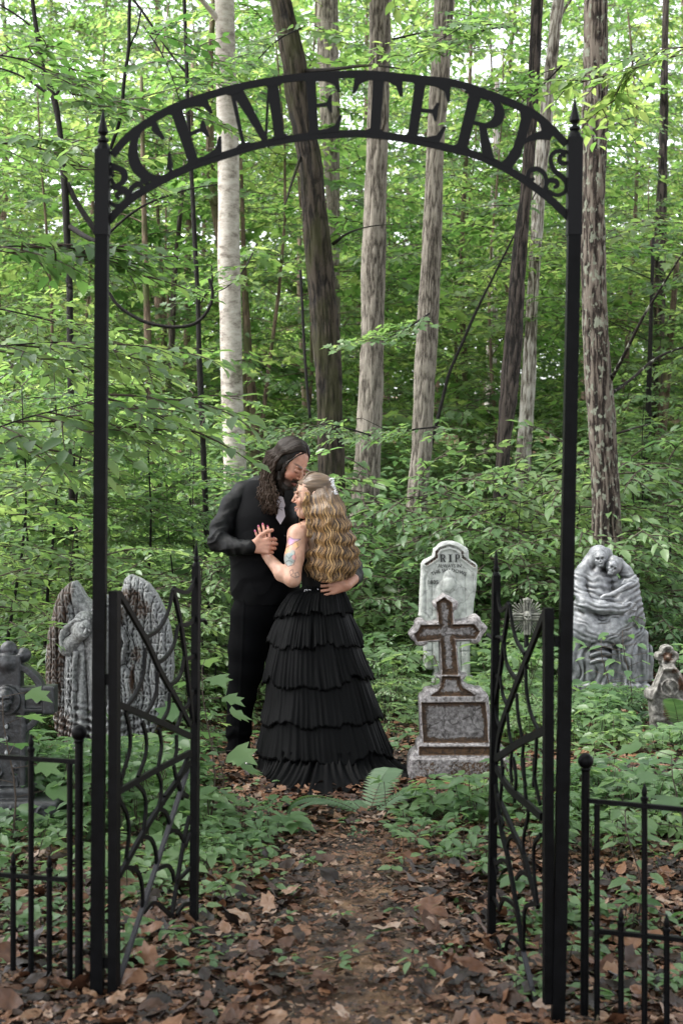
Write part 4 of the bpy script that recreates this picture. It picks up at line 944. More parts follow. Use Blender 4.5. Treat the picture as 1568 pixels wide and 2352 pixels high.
# ------------------------------------------------------------------ distance-field modelling
def surface_nets(F, org, h):
    nx, ny, nz = F.shape; s = F < 0
    c = np.zeros((nx-1, ny-1, nz-1), np.int8)
    for a in (0, 1):
        for b in (0, 1):
            for d in (0, 1): c += s[a:nx-1+a, b:ny-1+b, d:nz-1+d]
    act = (c > 0) & (c < 8); I = np.argwhere(act); n = len(I)
    idx = -np.ones(act.shape, np.int64); idx[act] = np.arange(n)
    acc = np.zeros((n, 3)); cnt = np.zeros(n); i, j, k = I.T
    cor = [(0,0,0),(1,0,0),(0,1,0),(1,1,0),(0,0,1),(1,0,1),(0,1,1),(1,1,1)]
    for a in range(8):
        for b in range(a+1, 8):
            d = np.array(cor[b])-np.array(cor[a])
            if np.abs(d).sum() != 1: continue
            fa = F[i+cor[a][0], j+cor[a][1], k+cor[a][2]]; fb = F[i+cor[b][0], j+cor[b][1], k+cor[b][2]]
            x = (fa < 0) != (fb < 0); t = np.where(x, fa/np.where(x, fa-fb, 1), 0)
            acc += x[:, None]*(np.array(cor[a])+t[:, None]*d); cnt += x
    V = (I+acc/cnt[:, None])*h+org
    Q = []
    for ax in range(3):
        sl = [slice(None)]*3; sl2 = [slice(None)]*3; sl[ax] = slice(0, -1); sl2[ax] = slice(1, None)
        A, B = s[tuple(sl)], s[tuple(sl2)]; E = np.argwhere(A != B)
        o = [q for q in range(3) if q != ax]
        ok = (E[:, o[0]] > 0) & (E[:, o[1]] > 0) & (E[:, o[0]] < F.shape[o[0]]-1) & (E[:, o[1]] < F.shape[o[1]]-1); E = E[ok]
        ins = A[tuple(E.T)]
        def g(da, db):
            q = E.copy(); q[:, o[0]] -= da; q[:, o[1]] -= db; return idx[tuple(q.T)]
        q = np.stack([g(0, 0), g(1, 0), g(1, 1), g(0, 1)], -1)
        fl = ins if ax != 1 else ~ins
        q[~fl] = q[~fl][:, ::-1]; Q.append(q)
    return V, np.vstack(Q)

class SDF:
    def __init__(s, lo, hi, h):
        s.lo = np.asarray(lo, float); s.h = h; n = np.ceil((np.asarray(hi)-s.lo)/h).astype(int)+1
        s.n = n; s.F = np.full(n, .5, np.float32); s.ax = [s.lo[q]+np.arange(n[q])*h for q in range(3)]
    def _sl(s, lo, hi, m):
        a = np.clip(np.floor((np.asarray(lo)-m-s.lo)/s.h).astype(int), 0, s.n); b = np.clip(np.ceil((np.asarray(hi)+m-s.lo)/s.h).astype(int)+1, 0, s.n)
        sl = tuple(slice(a[q], b[q]) for q in range(3))
        X, Y, Z = np.meshgrid(*[s.ax[q][sl[q]] for q in range(3)], indexing='ij'); return sl, X, Y, Z
    def _mix(s, sl, d, k, sub):
        f = s.F[sl]
        if not f.size: return
        if sub:
            d = -d; hh = np.clip(k-np.abs(f-d), 0, None)/max(k, 1e-6); s.F[sl] = np.maximum(f, d)+hh*hh*k/4
        else:
            hh = np.clip(k-np.abs(f-d), 0, None)/max(k, 1e-6); s.F[sl] = np.minimum(f, d)-hh*hh*k/4
    def ell(s, c, r, k=.01, rot=None, sub=False):
        c = np.asarray(c, float); r = np.ones(3)*r; rm = r.max()
        sl, X, Y, Z = s._sl(c-rm, c+rm, k+3*s.h)
        x, y, z = X-c[0], Y-c[1], Z-c[2]
        if rot is not None:
            A = np.asarray(rot); x, y, z = A[0, 0]*x+A[0, 1]*y+A[0, 2]*z, A[1, 0]*x+A[1, 1]*y+A[1, 2]*z, A[2, 0]*x+A[2, 1]*y+A[2, 2]*z
        k0 = np.sqrt((x/r[0])**2+(y/r[1])**2+(z/r[2])**2); k1 = np.sqrt((x/r[0]**2)**2+(y/r[1]**2)**2+(z/r[2]**2)**2)+1e-9
        s._mix(sl, np.where(k0 < 1e-3, -r.min(), k0*(k0-1)/k1), k, sub); return s
    def cap(s, a, b, ra, rb=None, k=.01, sub=False):
        a, b = np.asarray(a, float), np.asarray(b, float); rb = ra if rb is None else rb; rm = max(ra, rb)
        sl, X, Y, Z = s._sl(np.minimum(a, b)-rm, np.maximum(a, b)+rm, k+3*s.h); u = b-a; L = u.dot(u)+1e-9
        t = np.clip(((X-a[0])*u[0]+(Y-a[1])*u[1]+(Z-a[2])*u[2])/L, 0, 1)
        d = np.sqrt((X-a[0]-t*u[0])**2+(Y-a[1]-t*u[1])**2+(Z-a[2]-t*u[2])**2)-(ra+(rb-ra)*t)
        s._mix(sl, d, k, sub); return s
    def chain(s, pts, rad, k=.01, sub=False, n=0):
        p = np.asarray(pts, float); r = np.broadcast_to(np.asarray(rad, float), (len(p),))
        if n: q = spline(np.hstack([p, r[:, None]]), n); p, r = q[:, :3], q[:, 3]
        for i in range(len(p)-1): s.cap(p[i], p[i+1], r[i], r[i+1], k, sub)
        return s
    def box(s, c, hf, rd=.005, k=.005, rot=None, sub=False):
        c = np.asarray(c, float); hf = np.asarray(hf, float); m = np.linalg.norm(hf) if rot is not None else hf
        sl, X, Y, Z = s._sl(c-m, c+m, k+3*s.h); q = [X-c[0], Y-c[1], Z-c[2]]
        if rot is not None: A = np.asarray(rot); q = [A[i, 0]*q[0]+A[i, 1]*q[1]+A[i, 2]*q[2] for i in range(3)]
        q = [np.abs(v)-(hf[i]-rd) for i, v in enumerate(q)]
        d = np.sqrt(sum(np.maximum(v, 0)**2 for v in q))+np.minimum(np.maximum(np.maximum(q[0], q[1]), q[2]), 0)-rd
        s._mix(sl, d, k, sub); return s
    def fn(s, lo, hi, f, k=.005, sub=False):
        sl, X, Y, Z = s._sl(lo, hi, 0); s._mix(sl, f(X, Y, Z), k, sub); return s
    def mesh(s, noise=None):
        F = s.F
        F = np.pad(F, 1, constant_values=.5); V, Q = surface_nets(F, s.lo-s.h, s.h)
        return V, Q
def vnormals(V, Q):
    n = np.cross(V[Q[:, 2]]-V[Q[:, 0]], V[Q[:, 3]]-V[Q[:, 1]]); N = np.zeros_like(V)
    for q in range(4): np.add.at(N, Q[:, q], n)
    return N/(np.linalg.norm(N, axis=1)[:, None]+1e-12)
def smooth(V, Q, it=2, lam=.5):
    for _ in range(it):
        A = np.zeros_like(V); c = np.zeros(len(V))
        for q in range(4):
            for r in (1, 3): np.add.at(A, Q[:, q], V[Q[:, (q+r) % 4]]); np.add.at(c, Q[:, q], 1)
        V = V*(1-lam)+lam*A/c[:, None]
    return V
def sd_poly(poly, X, Z):
    """signed distance to a 2D outline"""
    P_ = np.asarray(poly, float); d = np.full(X.shape, 1e9); s = np.ones(X.shape)
    n = len(P_)
    for i in range(n):
        a, b = P_[i], P_[(i+1) % n]; ex, ez = b-a; wx, wz = X-a[0], Z-a[1]
        t = np.clip((wx*ex+wz*ez)/(ex*ex+ez*ez+1e-12), 0, 1); d = np.minimum(d, (wx-ex*t)**2+(wz-ez*t)**2)
        c1 = Z >= a[1]; c2 = Z < b[1]; c3 = ex*wz > ez*wx
        s = np.where((c1 & c2 & c3) | (~c1 & ~c2 & ~c3), -s, s)
    return s*np.sqrt(d)
def relief(outline, depth, h, front, y0, rd=.012, back=.0):
    """slab standing at y0: outline in world (x, z); front(X, Z, D) = how far the face stands out (m, + toward the viewer) from its plane y0"""
    o = np.asarray(outline, float); lo, hi = o.min(0)-.01, o.max(0)+.01
    xs = np.arange(lo[0], hi[0], h); zs = np.arange(lo[1], hi[1], h); X, Z = np.meshgrid(xs, zs, indexing='ij')
    D = sd_poly(o, X, Z); f = front(X, Z, D)
    ys = np.arange(-float(f.max())-.012, depth+.012, h)
    Y = ys[None, :, None]; Dd = D[:, None, :]+rd; ff = f[:, None, :]
    yy = np.maximum(-(Y+ff)+0, Y-depth)+rd   # inside between -front and depth
    F = np.where((Dd > 0) & (yy > 0), np.sqrt(np.maximum(Dd, 0)**2+np.maximum(yy, 0)**2), np.maximum(Dd, yy))-rd
    V, Q = surface_nets(np.pad(F, 1, constant_values=.5), np.array([lo[0]-h, y0+ys[0]-h, lo[1]-h]), h)
    return V, Q
def ell2(X, Z, cx, cz, rx, rz, p=2): return (np.abs((X-cx)/rx)**p+np.abs((Z-cz)/rz)**p)
def domeh(X, Z, cx, cz, rx, rz, h): return h*np.sqrt(np.clip(1-((X-cx)/rx)**2-((Z-cz)/rz)**2, 0, 1))
def segd(X, Z, pts):
    d = np.full(X.shape, 1e9)
    for a, b in zip(pts[:-1], pts[1:]):
        ex, ez = b[0]-a[0], b[1]-a[1]; t = np.clip(((X-a[0])*ex+(Z-a[1])*ez)/(ex*ex+ez*ez+1e-12), 0, 1)
        d = np.minimum(d, np.hypot(X-a[0]-ex*t, Z-a[1]-ez*t))
    return d
# ------------------------------------------------------------------ tombstones and statues
def stone_mat(name, base, light, dark, rust=(.045, .018, .008), rough=.75, crack=9.0, speck=60.0, cstr=.5, shine=.35, wash=0.0):
    """tint.r = rust or grime mask, tint.g = dark wash shading the carving, tint.b = ridge highlights"""
    m, n, l, b = mat(name)
    at = node(n, 'ShaderNodeAttribute', attribute_name='tint'); se = n.new('ShaderNodeSeparateColor'); l.new(at.outputs['Color'], se.inputs[0])
    t = node(n, 'ShaderNodeTexNoise', Scale=speck, Detail=6.0, Roughness=.6); l.new(coords(n, l), t.inputs['Vector'])
    r = ramp(n, [(.36, dark), (.5, base), (.66, light)]); l.new(t.outputs[0], r.inputs[0])
    t2 = node(n, 'ShaderNodeTexNoise', Scale=6.0, Detail=5.0); l.new(coords(n, l), t2.inputs['Vector'])
    a = node(n, 'ShaderNodeMath', operation='MULTIPLY_ADD'); l.new(t2.outputs[0], a.inputs[0]); a.inputs[1].default_value = .9; a.inputs[2].default_value = -.45
    t5 = node(n, 'ShaderNodeTexNoise', Scale=90.0, Detail=3.0); l.new(coords(n, l), t5.inputs['Vector'])
    a1 = node(n, 'ShaderNodeMath', operation='MULTIPLY_ADD'); l.new(t5.outputs[0], a1.inputs[0]); a1.inputs[1].default_value = .9; a1.inputs[2].default_value = -.45
    s0 = node(n, 'ShaderNodeMath', operation='ADD'); l.new(a.outputs[0], s0.inputs[0]); l.new(a1.outputs[0], s0.inputs[1])
    s1 = node(n, 'ShaderNodeMath', operation='ADD'); l.new(se.outputs[0], s1.inputs[0]); l.new(s0.outputs[0], s1.inputs[1])
    rr = ramp(n, [(.42, (0, 0, 0)), (.58, (1, 1, 1))]); l.new(s1.outputs[0], rr.inputs[0])
    gate_ = node(n, 'ShaderNodeMath', operation='GREATER_THAN'); l.new(se.outputs[0], gate_.inputs[0]); gate_.inputs[1].default_value = .02
    mu = node(n, 'ShaderNodeMath', operation='MULTIPLY'); l.new(rr.outputs[0], mu.inputs[0]); l.new(gate_.outputs[0], mu.inputs[1])
    mx = node(n, 'ShaderNodeMix', data_type='RGBA'); l.new(mu.outputs[0], mx.inputs[0]); l.new(r.outputs[0], mx.inputs[6]); rk = ramp(n, [(.35, tuple(q*.45 for q in rust)), (.65, tuple(q*1.9 for q in rust))]); l.new(t.outputs[0], rk.inputs[0]); l.new(rk.outputs[0], mx.inputs[7])
    v = node(n, 'ShaderNodeTexVoronoi', Scale=crack, feature='DISTANCE_TO_EDGE')
    ds = node(n, 'ShaderNodeTexNoise', Scale=crack*1.5, Detail=4.0); l.new(coords(n, l), ds.inputs['Vector'])
    ml = node(n, 'ShaderNodeMix', data_type='RGBA'); ml.inputs[0].default_value = .12; l.new(coords(n, l), ml.inputs[6]); l.new(ds.outputs[1], ml.inputs[7]); l.new(ml.outputs[2], v.inputs['Vector'])
    cr = ramp(n, [(.0, (1, 1, 1)), (.018, (0, 0, 0))]); l.new(v.outputs[0], cr.inputs[0])
    nm = node(n, 'ShaderNodeMath', operation='MULTIPLY'); l.new(cr.outputs[0], nm.inputs[0]); nm.inputs[1].default_value = cstr
    mc = node(n, 'ShaderNodeMix', data_type='RGBA'); l.new(nm.outputs[0], mc.inputs[0]); l.new(mx.outputs[2], mc.inputs[6]); mc.inputs[7].default_value = (.02, .014, .012, 1)
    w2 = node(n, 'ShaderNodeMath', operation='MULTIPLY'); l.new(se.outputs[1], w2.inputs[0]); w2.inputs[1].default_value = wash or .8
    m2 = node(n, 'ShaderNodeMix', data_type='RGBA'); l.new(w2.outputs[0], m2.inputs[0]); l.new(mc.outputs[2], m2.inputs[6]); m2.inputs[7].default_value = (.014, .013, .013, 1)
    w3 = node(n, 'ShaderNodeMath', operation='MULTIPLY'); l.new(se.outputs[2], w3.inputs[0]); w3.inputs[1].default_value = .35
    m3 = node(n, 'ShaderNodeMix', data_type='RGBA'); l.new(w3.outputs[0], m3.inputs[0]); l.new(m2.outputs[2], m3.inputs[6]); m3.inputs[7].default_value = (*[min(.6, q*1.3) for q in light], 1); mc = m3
    l.new(mc.outputs[2], b.inputs['Base Color']); b.inputs['Roughness'].default_value = rough; b.inputs['Specular IOR Level'].default_value = shine
    ht = node(n, 'ShaderNodeMath', operation='SUBTRACT'); l.new(t.outputs[0], ht.inputs[0]); l.new(nm.outputs[0], ht.inputs[1])
    bump(n, l, b, ht.outputs[0], .6, .004)
    return m
M['st_rip'] = stone_mat('pale_headstone', (.35, .36, .35), (.45, .46, .45), (.26, .265, .26), cstr=.45, crack=6, speck=22)
M['st_cross'] = stone_mat('grey_rust_stained_stone', (.20, .185, .186), (.34, .32, .325), (.08, .072, .072), rust=(.050, .026, .012), crack=5.5, cstr=.85)
M['st_dark'] = stone_mat('charcoal_stone', (.012, .013, .016), (.034, .037, .043), (.005, .0055, .007), rough=.42, cstr=.15, shine=.5, wash=.7)
M['st_angel'] = stone_mat('weathered_grey_stone', (.17, .173, .178), (.30, .305, .31), (.075, .078, .081), rust=(.040, .018, .008), cstr=.3, rough=.6, wash=1.0)
M['st_couple'] = stone_mat('grey_resin_stone', (.135, .14, .153), (.225, .232, .25), (.07, .074, .082), speck=26, cstr=.1, rough=.45, shine=.5, wash=.85)
M['st_quat'] = stone_mat('mottled_grey_stone', (.10, .095, .088), (.21, .20, .185), (.045, .04, .036), speck=38, rust=(.05, .020, .009), cstr=.3, wash=.6)
M['ink'] = simple('dark_grey_lettering', (.03, .03, .032), .8, .2)
M['pebble'] = simple('pale_stone_studs', (.22, .23, .24), .5, .5, nscale=50, var=.3)

def shade_wash(V, Q, it=9, sc=.0022):
    """shade put into the carving as a dark wash (g), drybrushed ridge highlights (b)"""
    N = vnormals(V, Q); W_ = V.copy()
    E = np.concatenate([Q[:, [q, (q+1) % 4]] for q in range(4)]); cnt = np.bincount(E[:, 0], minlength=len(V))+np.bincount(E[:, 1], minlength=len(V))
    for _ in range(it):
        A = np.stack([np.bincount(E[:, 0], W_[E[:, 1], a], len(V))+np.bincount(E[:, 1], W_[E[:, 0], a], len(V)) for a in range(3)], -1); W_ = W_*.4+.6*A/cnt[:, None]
    d = ((W_-V)*N).sum(1)/sc  # hollows are shaded and ridges highlighted in the vertex colour
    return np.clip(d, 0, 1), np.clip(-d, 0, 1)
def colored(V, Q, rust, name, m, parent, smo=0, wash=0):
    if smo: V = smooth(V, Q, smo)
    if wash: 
        rust = np.array(rust, float); g_, b_ = shade_wash(V, Q, 9, wash); rust[:, 1] = np.maximum(rust[:, 1], g_); rust[:, 2] = b_
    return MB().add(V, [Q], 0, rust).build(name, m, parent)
def pxo(pts, fn_, d):     # outline traced in a zoom -> world x,z at depth d
    q = np.array([P(*fn_(x, y), d) for x, y in pts]); return q[:, [0, 2]]
def put_text(parent, txt, c, size, y, mats, name='inscription', arc=None, squeeze=1.0):
    """built-in lettering turned into a thin raised mesh; arc = (radius) bends it around a centre below"""
    cu = bpy.data.curves.new('t', 'FONT'); cu.body = txt; cu.size = size; cu.align_x = 'CENTER'; cu.align_y = 'CENTER'; cu.extrude = .0015; cu.resolution_u = 2
    o = bpy.data.objects.new('t', cu); COL.objects.link(o); dg = bpy.context.evaluated_depsgraph_get()
    me = bpy.data.meshes.new_from_object(o.evaluated_get(dg)); bpy.data.objects.remove(o); bpy.data.curves.remove(cu)
    V = np.array([v.co[:] for v in me.vertices]); F = [tuple(p.vertices) for p in me.polygons]; bpy.data.meshes.remove(me)
    x, z, t = V[:, 0]*squeeze, V[:, 1], V[:, 2]
    if arc:
        a = x/arc; X = np.sin(a)*(arc+z); Zz = np.cos(a)*(arc+z)-arc
    else: X, Zz = x, z
    W_ = np.stack([c[0]+X, np.full(len(X), y)-t, c[1]+Zz], -1)
    return MB().add(W_, F).build(name, mats, parent, False)
def glyph_text(parent, txt, x0, z0, w, h, gap, y, th=.004):
    for i, ch in enumerate(txt):
        mb = MB()
        for k, pl in enumerate(GL[ch]):
            t = th+.0003*k
            mb.poly([(x0+i*(w+gap)+p[0]*w, y, z0+p[1]*h) for p in pl], (0, -t, 0))
        mb.build('letter', M['ink'], parent, False)

# --- rust-stained cross tombstone
def cross_stone():
    d = 7.5; f = A7
    Lh = [(435,530),(385,575),(338,608),(350,650),(376,668),(380,720),(384,765),(330,778),(285,778),(268,760),(240,745),(205,752),(184,780),(180,820),(150,850),(128,882),(150,920),(180,945),(195,972),(220,982),(262,980),(288,968),(300,948),(398,945),(402,1100),(410,1225),(360,1235),(385,1262),(412,1290),(408,1325),(385,1342),(330,1350),(285,1352),(262,1372),(255,1398),(228,1410),(219,1432),(221,1500),(226,1620),(231,1785),(205,1805),(196,1830),(194,1872),(160,1892),(140,1915),(124,1950),(118,2050),(118,2160)]
    Rh = [(990,2160),(985,1990),(975,1890),(940,1850),(905,1870),(900,1800),(872,1785),(846,1780),(838,1620),(828,1500),(820,1412),(805,1395),(782,1390),(776,1362),(750,1345),(715,1350),(690,1338),(655,1332),(618,1310),(600,1285),(612,1255),(640,1232),(582,1220),(560,1100),(545,945),(655,940),(668,955),(705,962),(735,955),(752,932),(760,900),(798,855),(812,822),(790,795),(755,765),(748,735),(725,715),(700,714),(665,735),(640,752),(530,765),(522,720),(518,680),(552,655),(560,600),(500,565)]
    o = pxo(Lh+Rh, f, d)
    def inner(p): return pxo(p, f, d)
    crossin = inner([(435,565),(372,605),(378,660),(388,700),(395,800),(235,805),(215,850),(180,880),(210,935),(405,915),(415,1000),(425,1222),(548,1220),(530,1000),(522,915),(700,912),(735,855),(690,795),(505,798),(500,660),(495,608)])
    neck = inner([(418,1245),(568,1245),(574,1310),(600,1345),(660,1380),(690,1405),(325,1407),(385,1370),(415,1320)])
    pan = inner([(243,1472),(783,1468),(800,1620),(808,1805),(262,1805),(250,1640)])
    step1 = inner([(190,1815),(905,1815),(905,1870),(965,1900),(200,1900)]); step2 = inner([(110,1925),(1000,1925),(1000,2200),(110,2200)])
    def front(X, Z, D):
        wob = .0035*fbm(X*22, Z*22)
        e = np.clip(-D/.022, 0, 1); f_ = .018*np.sqrt(e)+wob
        for p, dp in ((crossin, .032), (neck, .026), (pan, .026)):
            s_ = sd_poly(p, X, Z); f_ -= dp*np.clip(-s_/.008+.4, 0, 1)
        zz = Z; s1, s2 = sd_poly(step1, X, Z), sd_poly(step2, X, Z)
        z1 = P(*f(0, 1812), d)[2]; z2 = P(*f(0, 1925), d)[2]
        f_ += .028*np.clip((z1-Z)/.006, 0, 1)-.018*np.clip(-sd_poly(inner([(215,1842),(880,1842),(890,1912),(215,1912)]), X, Z)/.008, 0, 1)+.035*np.clip((z2-Z)/.006, 0, 1)
        return f_+.05
    V, Q = relief(o, .085, .0042, front, d, rd=.010)
    X, Z = V[:, 0], V[:, 2]; r = np.zeros(len(V)); fr = V[:, 1] < d-.005
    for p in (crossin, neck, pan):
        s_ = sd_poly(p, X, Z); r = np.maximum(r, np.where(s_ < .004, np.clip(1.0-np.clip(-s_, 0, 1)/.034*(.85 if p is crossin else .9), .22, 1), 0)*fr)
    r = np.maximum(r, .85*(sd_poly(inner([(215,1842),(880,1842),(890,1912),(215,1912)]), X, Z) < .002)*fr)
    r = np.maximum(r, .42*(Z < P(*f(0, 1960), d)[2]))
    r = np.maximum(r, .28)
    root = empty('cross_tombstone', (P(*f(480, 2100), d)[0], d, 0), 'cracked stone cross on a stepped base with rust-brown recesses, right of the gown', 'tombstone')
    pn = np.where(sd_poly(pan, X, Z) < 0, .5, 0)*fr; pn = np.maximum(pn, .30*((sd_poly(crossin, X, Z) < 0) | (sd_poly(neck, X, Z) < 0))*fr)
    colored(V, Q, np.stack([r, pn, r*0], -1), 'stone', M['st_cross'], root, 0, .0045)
cross_stone()

# --- RIP headstone
def rip_stone():
    d = 10.5; f = A7
    o = pxo([(480,72),(430,80),(395,98),(372,125),(345,140),(345,165),(335,205),(300,222),(262,240),(240,272),(238,330),(234,420),(228,520),(222,700),(215,720),(232,745),(258,800),(260,950),(264,1190),(345,1195),(345,1215),(330,1290),(330,1330),(690,1330),(690,1250),(666,1240),(664,950),(668,760),(690,745),(700,600),(715,520),(722,440),(728,330),(730,290),(712,262),(680,245),(655,225),(652,160),(640,135),(610,118),(575,92),(530,76)], f, d)
    q = lambda x, y: P(*f(x, y), d)[[0, 2]]
    arc_ = np.array([q(285, 275), q(345, 235), q(372, 215), (q(372, 175)), q(400, 140), q(480, 118), q(560, 140), q(598, 180), q(600, 215), q(640, 245), q(700, 290)])
    def front(X, Z, D):
        f_ = .02*np.sqrt(np.clip(-D/.018, 0, 1))+.002*fbm(X*18, Z*18)
        s_ = segd(X, Z, arc_); f_ -= .012*np.exp(-(s_/.006)**2); f_ += .008*np.exp(-((s_-.014)/.008)**2)
        # hooded figure in the middle
        hx, hz = q(482, 420); f_ += domeh(X, Z, hx, hz, .050, .085, .014); 
        hx, hz = q(480, 520); f_ += domeh(X, Z, hx, hz-.05, .11, .16, .016)
        for x in (275, 330, 620, 690):
            a, b = q(x, 375), q(x+8, 720); f_ -= .006*np.exp(-(segd(X, Z, [a, b])/.005)**2)
        a, b = q(262, 1030), q(340, 1030); f_ -= .006*np.exp(-(segd(X, Z, [a, b])/.004)**2)
        a, b = q(336, 960), q(336, 1200); f_ -= .01*np.exp(-(segd(X, Z, [a, b])/.005)**2)
        a, b = q(580, 1030), q(660, 1030); f_ -= .006*np.exp(-(segd(X, Z, [a, b])/.004)**2)
        a, b = q(580, 960), q(588, 1200); f_ -= .01*np.exp(-(segd(X, Z, [a, b])/.005)**2)
        return f_+.02
    V, Q = relief(o, .06, .0055, front, d, rd=.008)
    s_ = segd(V[:, 0], V[:, 2], arc_); r = np.where(s_ < .012, .5, .0)
    root = empty('headstone', (P(*f(480, 1300), d)[0], d, float(gz(.75, d))), 'pale grey arched headstone reading RIP ALWAYS IN THE SHADOWS 1805 behind the stone cross', 'tombstone')
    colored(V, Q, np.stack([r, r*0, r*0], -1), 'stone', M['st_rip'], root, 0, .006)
    a, b = q(400, 255), q(575, 190); w = (b[0]-a[0])/3.9
    glyph_text(root, 'RIP', a[0]+.004, a[1], w*1.0, b[1]-a[1], w*.42, d-.041)
    put_text(root, 'ALWAYS IN', q(484, 290), .036, d-.042, M['ink'], squeeze=.92)
    put_text(root, 'THE SHADOWS', q(478, 328), .038, d-.042, M['ink'], arc=.28, squeeze=1.0)
    put_text(root, '1805', q(340, 432), .042, d-.042, M['ink'])
rip_stone()

# --- skulls
def skull(S_, c, s, yaw=0, tilt=0, k=.006, jaw=True):
    """human skull facing -Y; s = height; into SDF"""
    cy, sy = math.cos(yaw), math.sin(yaw); ct, st = math.cos(tilt), math.sin(tilt)
    Rt = np.array([[ct, 0, -st], [0, 1, 0], [st, 0, ct]])@np.array([[cy, sy, 0], [-sy, cy, 0], [0, 0, 1]])   # world -> local
    def w(x, y, z): return np.asarray(c)+Rt.T@np.array([x, y, z])*s
    E = lambda x, y, z, rx, ry, rzz, sub=False, kk=k: S_.ell(w(x, y, z), (rx*s, ry*s, rzz*s), kk, Rt, sub)
    E(0, .08, .16, .34, .42, .34); E(0, -.14, .10, .29, .24, .28)       # cranium
    E(0, -.20, -.16, .23, .20, .22)                                     # face
    for g in (1, -1):
        E(.215*g, -.20, -.08, .09, .14, .07); E(.13*g, -.335, .135, .13, .06, .045)   # cheekbone, brow
    if jaw: E(0, -.20, -.36, .17, .18, .10)
    for g in (1, -1):
        E(.125*g, -.40, .02, .095, .13, .09, True, k*.4); E(.23*g, -.18, -.27, .07, .14, .09, True, k*.8)
    E(0, -.42, -.125, .045, .09, .075, True, k*.3)
    S_.box(w(0, -.40, -.275), (.13*s, .05*s, .012*s), .002, k*.3, Rt, True)
    for q in (-.09, -.045, 0, .045, .09): S_.box(w(q, -.41, -.275), (.006*s, .035*s, .07*s), .001, k*.2, Rt, True)

# --- charcoal skull cross at the left
def skull_cross():
    d = 6.5; f = A5; q = lambda x, y: P(*f(x, y), d)
    cx = q(68, 0)[0]; zt = lambda y: q(0, y)[2]
    c = np.array([cx, d, zt(1075)]); lo = np.array([cx-.30, d-.16, -.05]); hi = np.array([cx+.30, d+.14, zt(620)])
    S_ = SDF(lo, hi, .0036)
    S_.box((cx, d, (zt(1075)+0)/2), (.086, .045, zt(1075)/2), .008)                    # shaft
    S_.box(c, (.214, .045, .058), .008); S_.box((cx, d, zt(920)), (.062, .042, .11), .01)
    for sx in (1, -1):
        S_.box((cx+sx*.190, d-.004, c[2]), (.026, .050, .064), .006); S_.ell((cx+sx*.068, d, zt(752)), (.034, .038, .034), .006)
        S_.box((cx+sx*.122, d-.042, c[2]), (.040, .012, .038), .003, .002, None, True); S_.ell((cx+sx*.138, d-.038, c[2]), (.015, .014, .017), .003)
    S_.ell((cx, d, zt(715)), (.040, .038, .042), .006); S_.ell((cx, d-.01, zt(810)), (.052, .045, .05), .01)
    def ring(X, Y, Z):
        r = np.hypot(X-cx, Z-c[2]); return np.maximum(np.abs(r-.158)-.015, np.abs(Y-d)-.032)
    S_.fn(c-(.2, .05, .2), c+(.2, .05, .2), ring, .005)
    def disc(X, Y, Z):
        r = np.hypot(X-cx, Z-c[2]); return np.maximum(r-.066, np.abs(Y-(d-.048))-.016)
    S_.fn(c-(.08, .08, .08), c+(.08, .08, .08), disc, .005)
    skull(S_, c+np.array([0, -.062, .004]), .118, k=.004)
    S_.box((cx, d-.043, zt(1560)), (.062, .011, .24), .004, .003, None, True)            # sunk panel
    for z in (zt(1265), zt(1355), zt(1460)): S_.ell((cx, d-.040, z), (.010, .012, .015), .003)
    for sx in (1, -1):                                                                # raised scrolls
        for pts in ([(.004, -.11), (.025, -.08), (.042, -.045), (.036, -.012), (.018, .0), (.010, -.018), (.022, -.026)], [(.042, -.045), (.046, .022), (.024, .055), (.032, .08), (.042, .068)], [(.016, -.105), (.04, -.112), (.048, -.092), (.036, -.084)]):
            sp = spline([(cx+sx*x, d-.034, zt(1715)+z*1.2) for x, z in pts], 20); S_.chain(sp, .0052, .002)
    zb = zt(1790); S_.box((cx+.01, d-.01, (zb-.05)/2), (.245, .12, (zb+.05)/2), .02); S_.box((cx, d, zb+.02), (.125, .075, .03), .02)
    for sx in (-1, 0, 1):
        sp = spline([(cx+.02+sx*.13+x, d-.128, zb*.52+z) for x, z in ((-.045, -.02), (-.02, .025), (.0, -.005), (.022, .028), (.045, -.005), (.03, -.022))], 16); S_.chain(sp, .006, .003)
    V, Q = S_.mesh(); r = np.zeros((len(V), 3))
    root = empty('skull_cross', (cx, d, 0), 'charcoal stone cross with a central skull and scroll carvings, behind the left fence', 'tombstone')
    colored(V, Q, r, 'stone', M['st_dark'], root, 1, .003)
    mb = MB()
    for sx in (1, -1): mb.ball((cx+sx*.138, d-.050, c[2]), (.0125, .008, .0145), 12)
    for z in (zt(1265), zt(1355), zt(1460)): mb.ball((cx, d-.050, z), (.008, .008, .0125), 12)
    mb.build('studs', M['pebble'], root)
skull_cross()

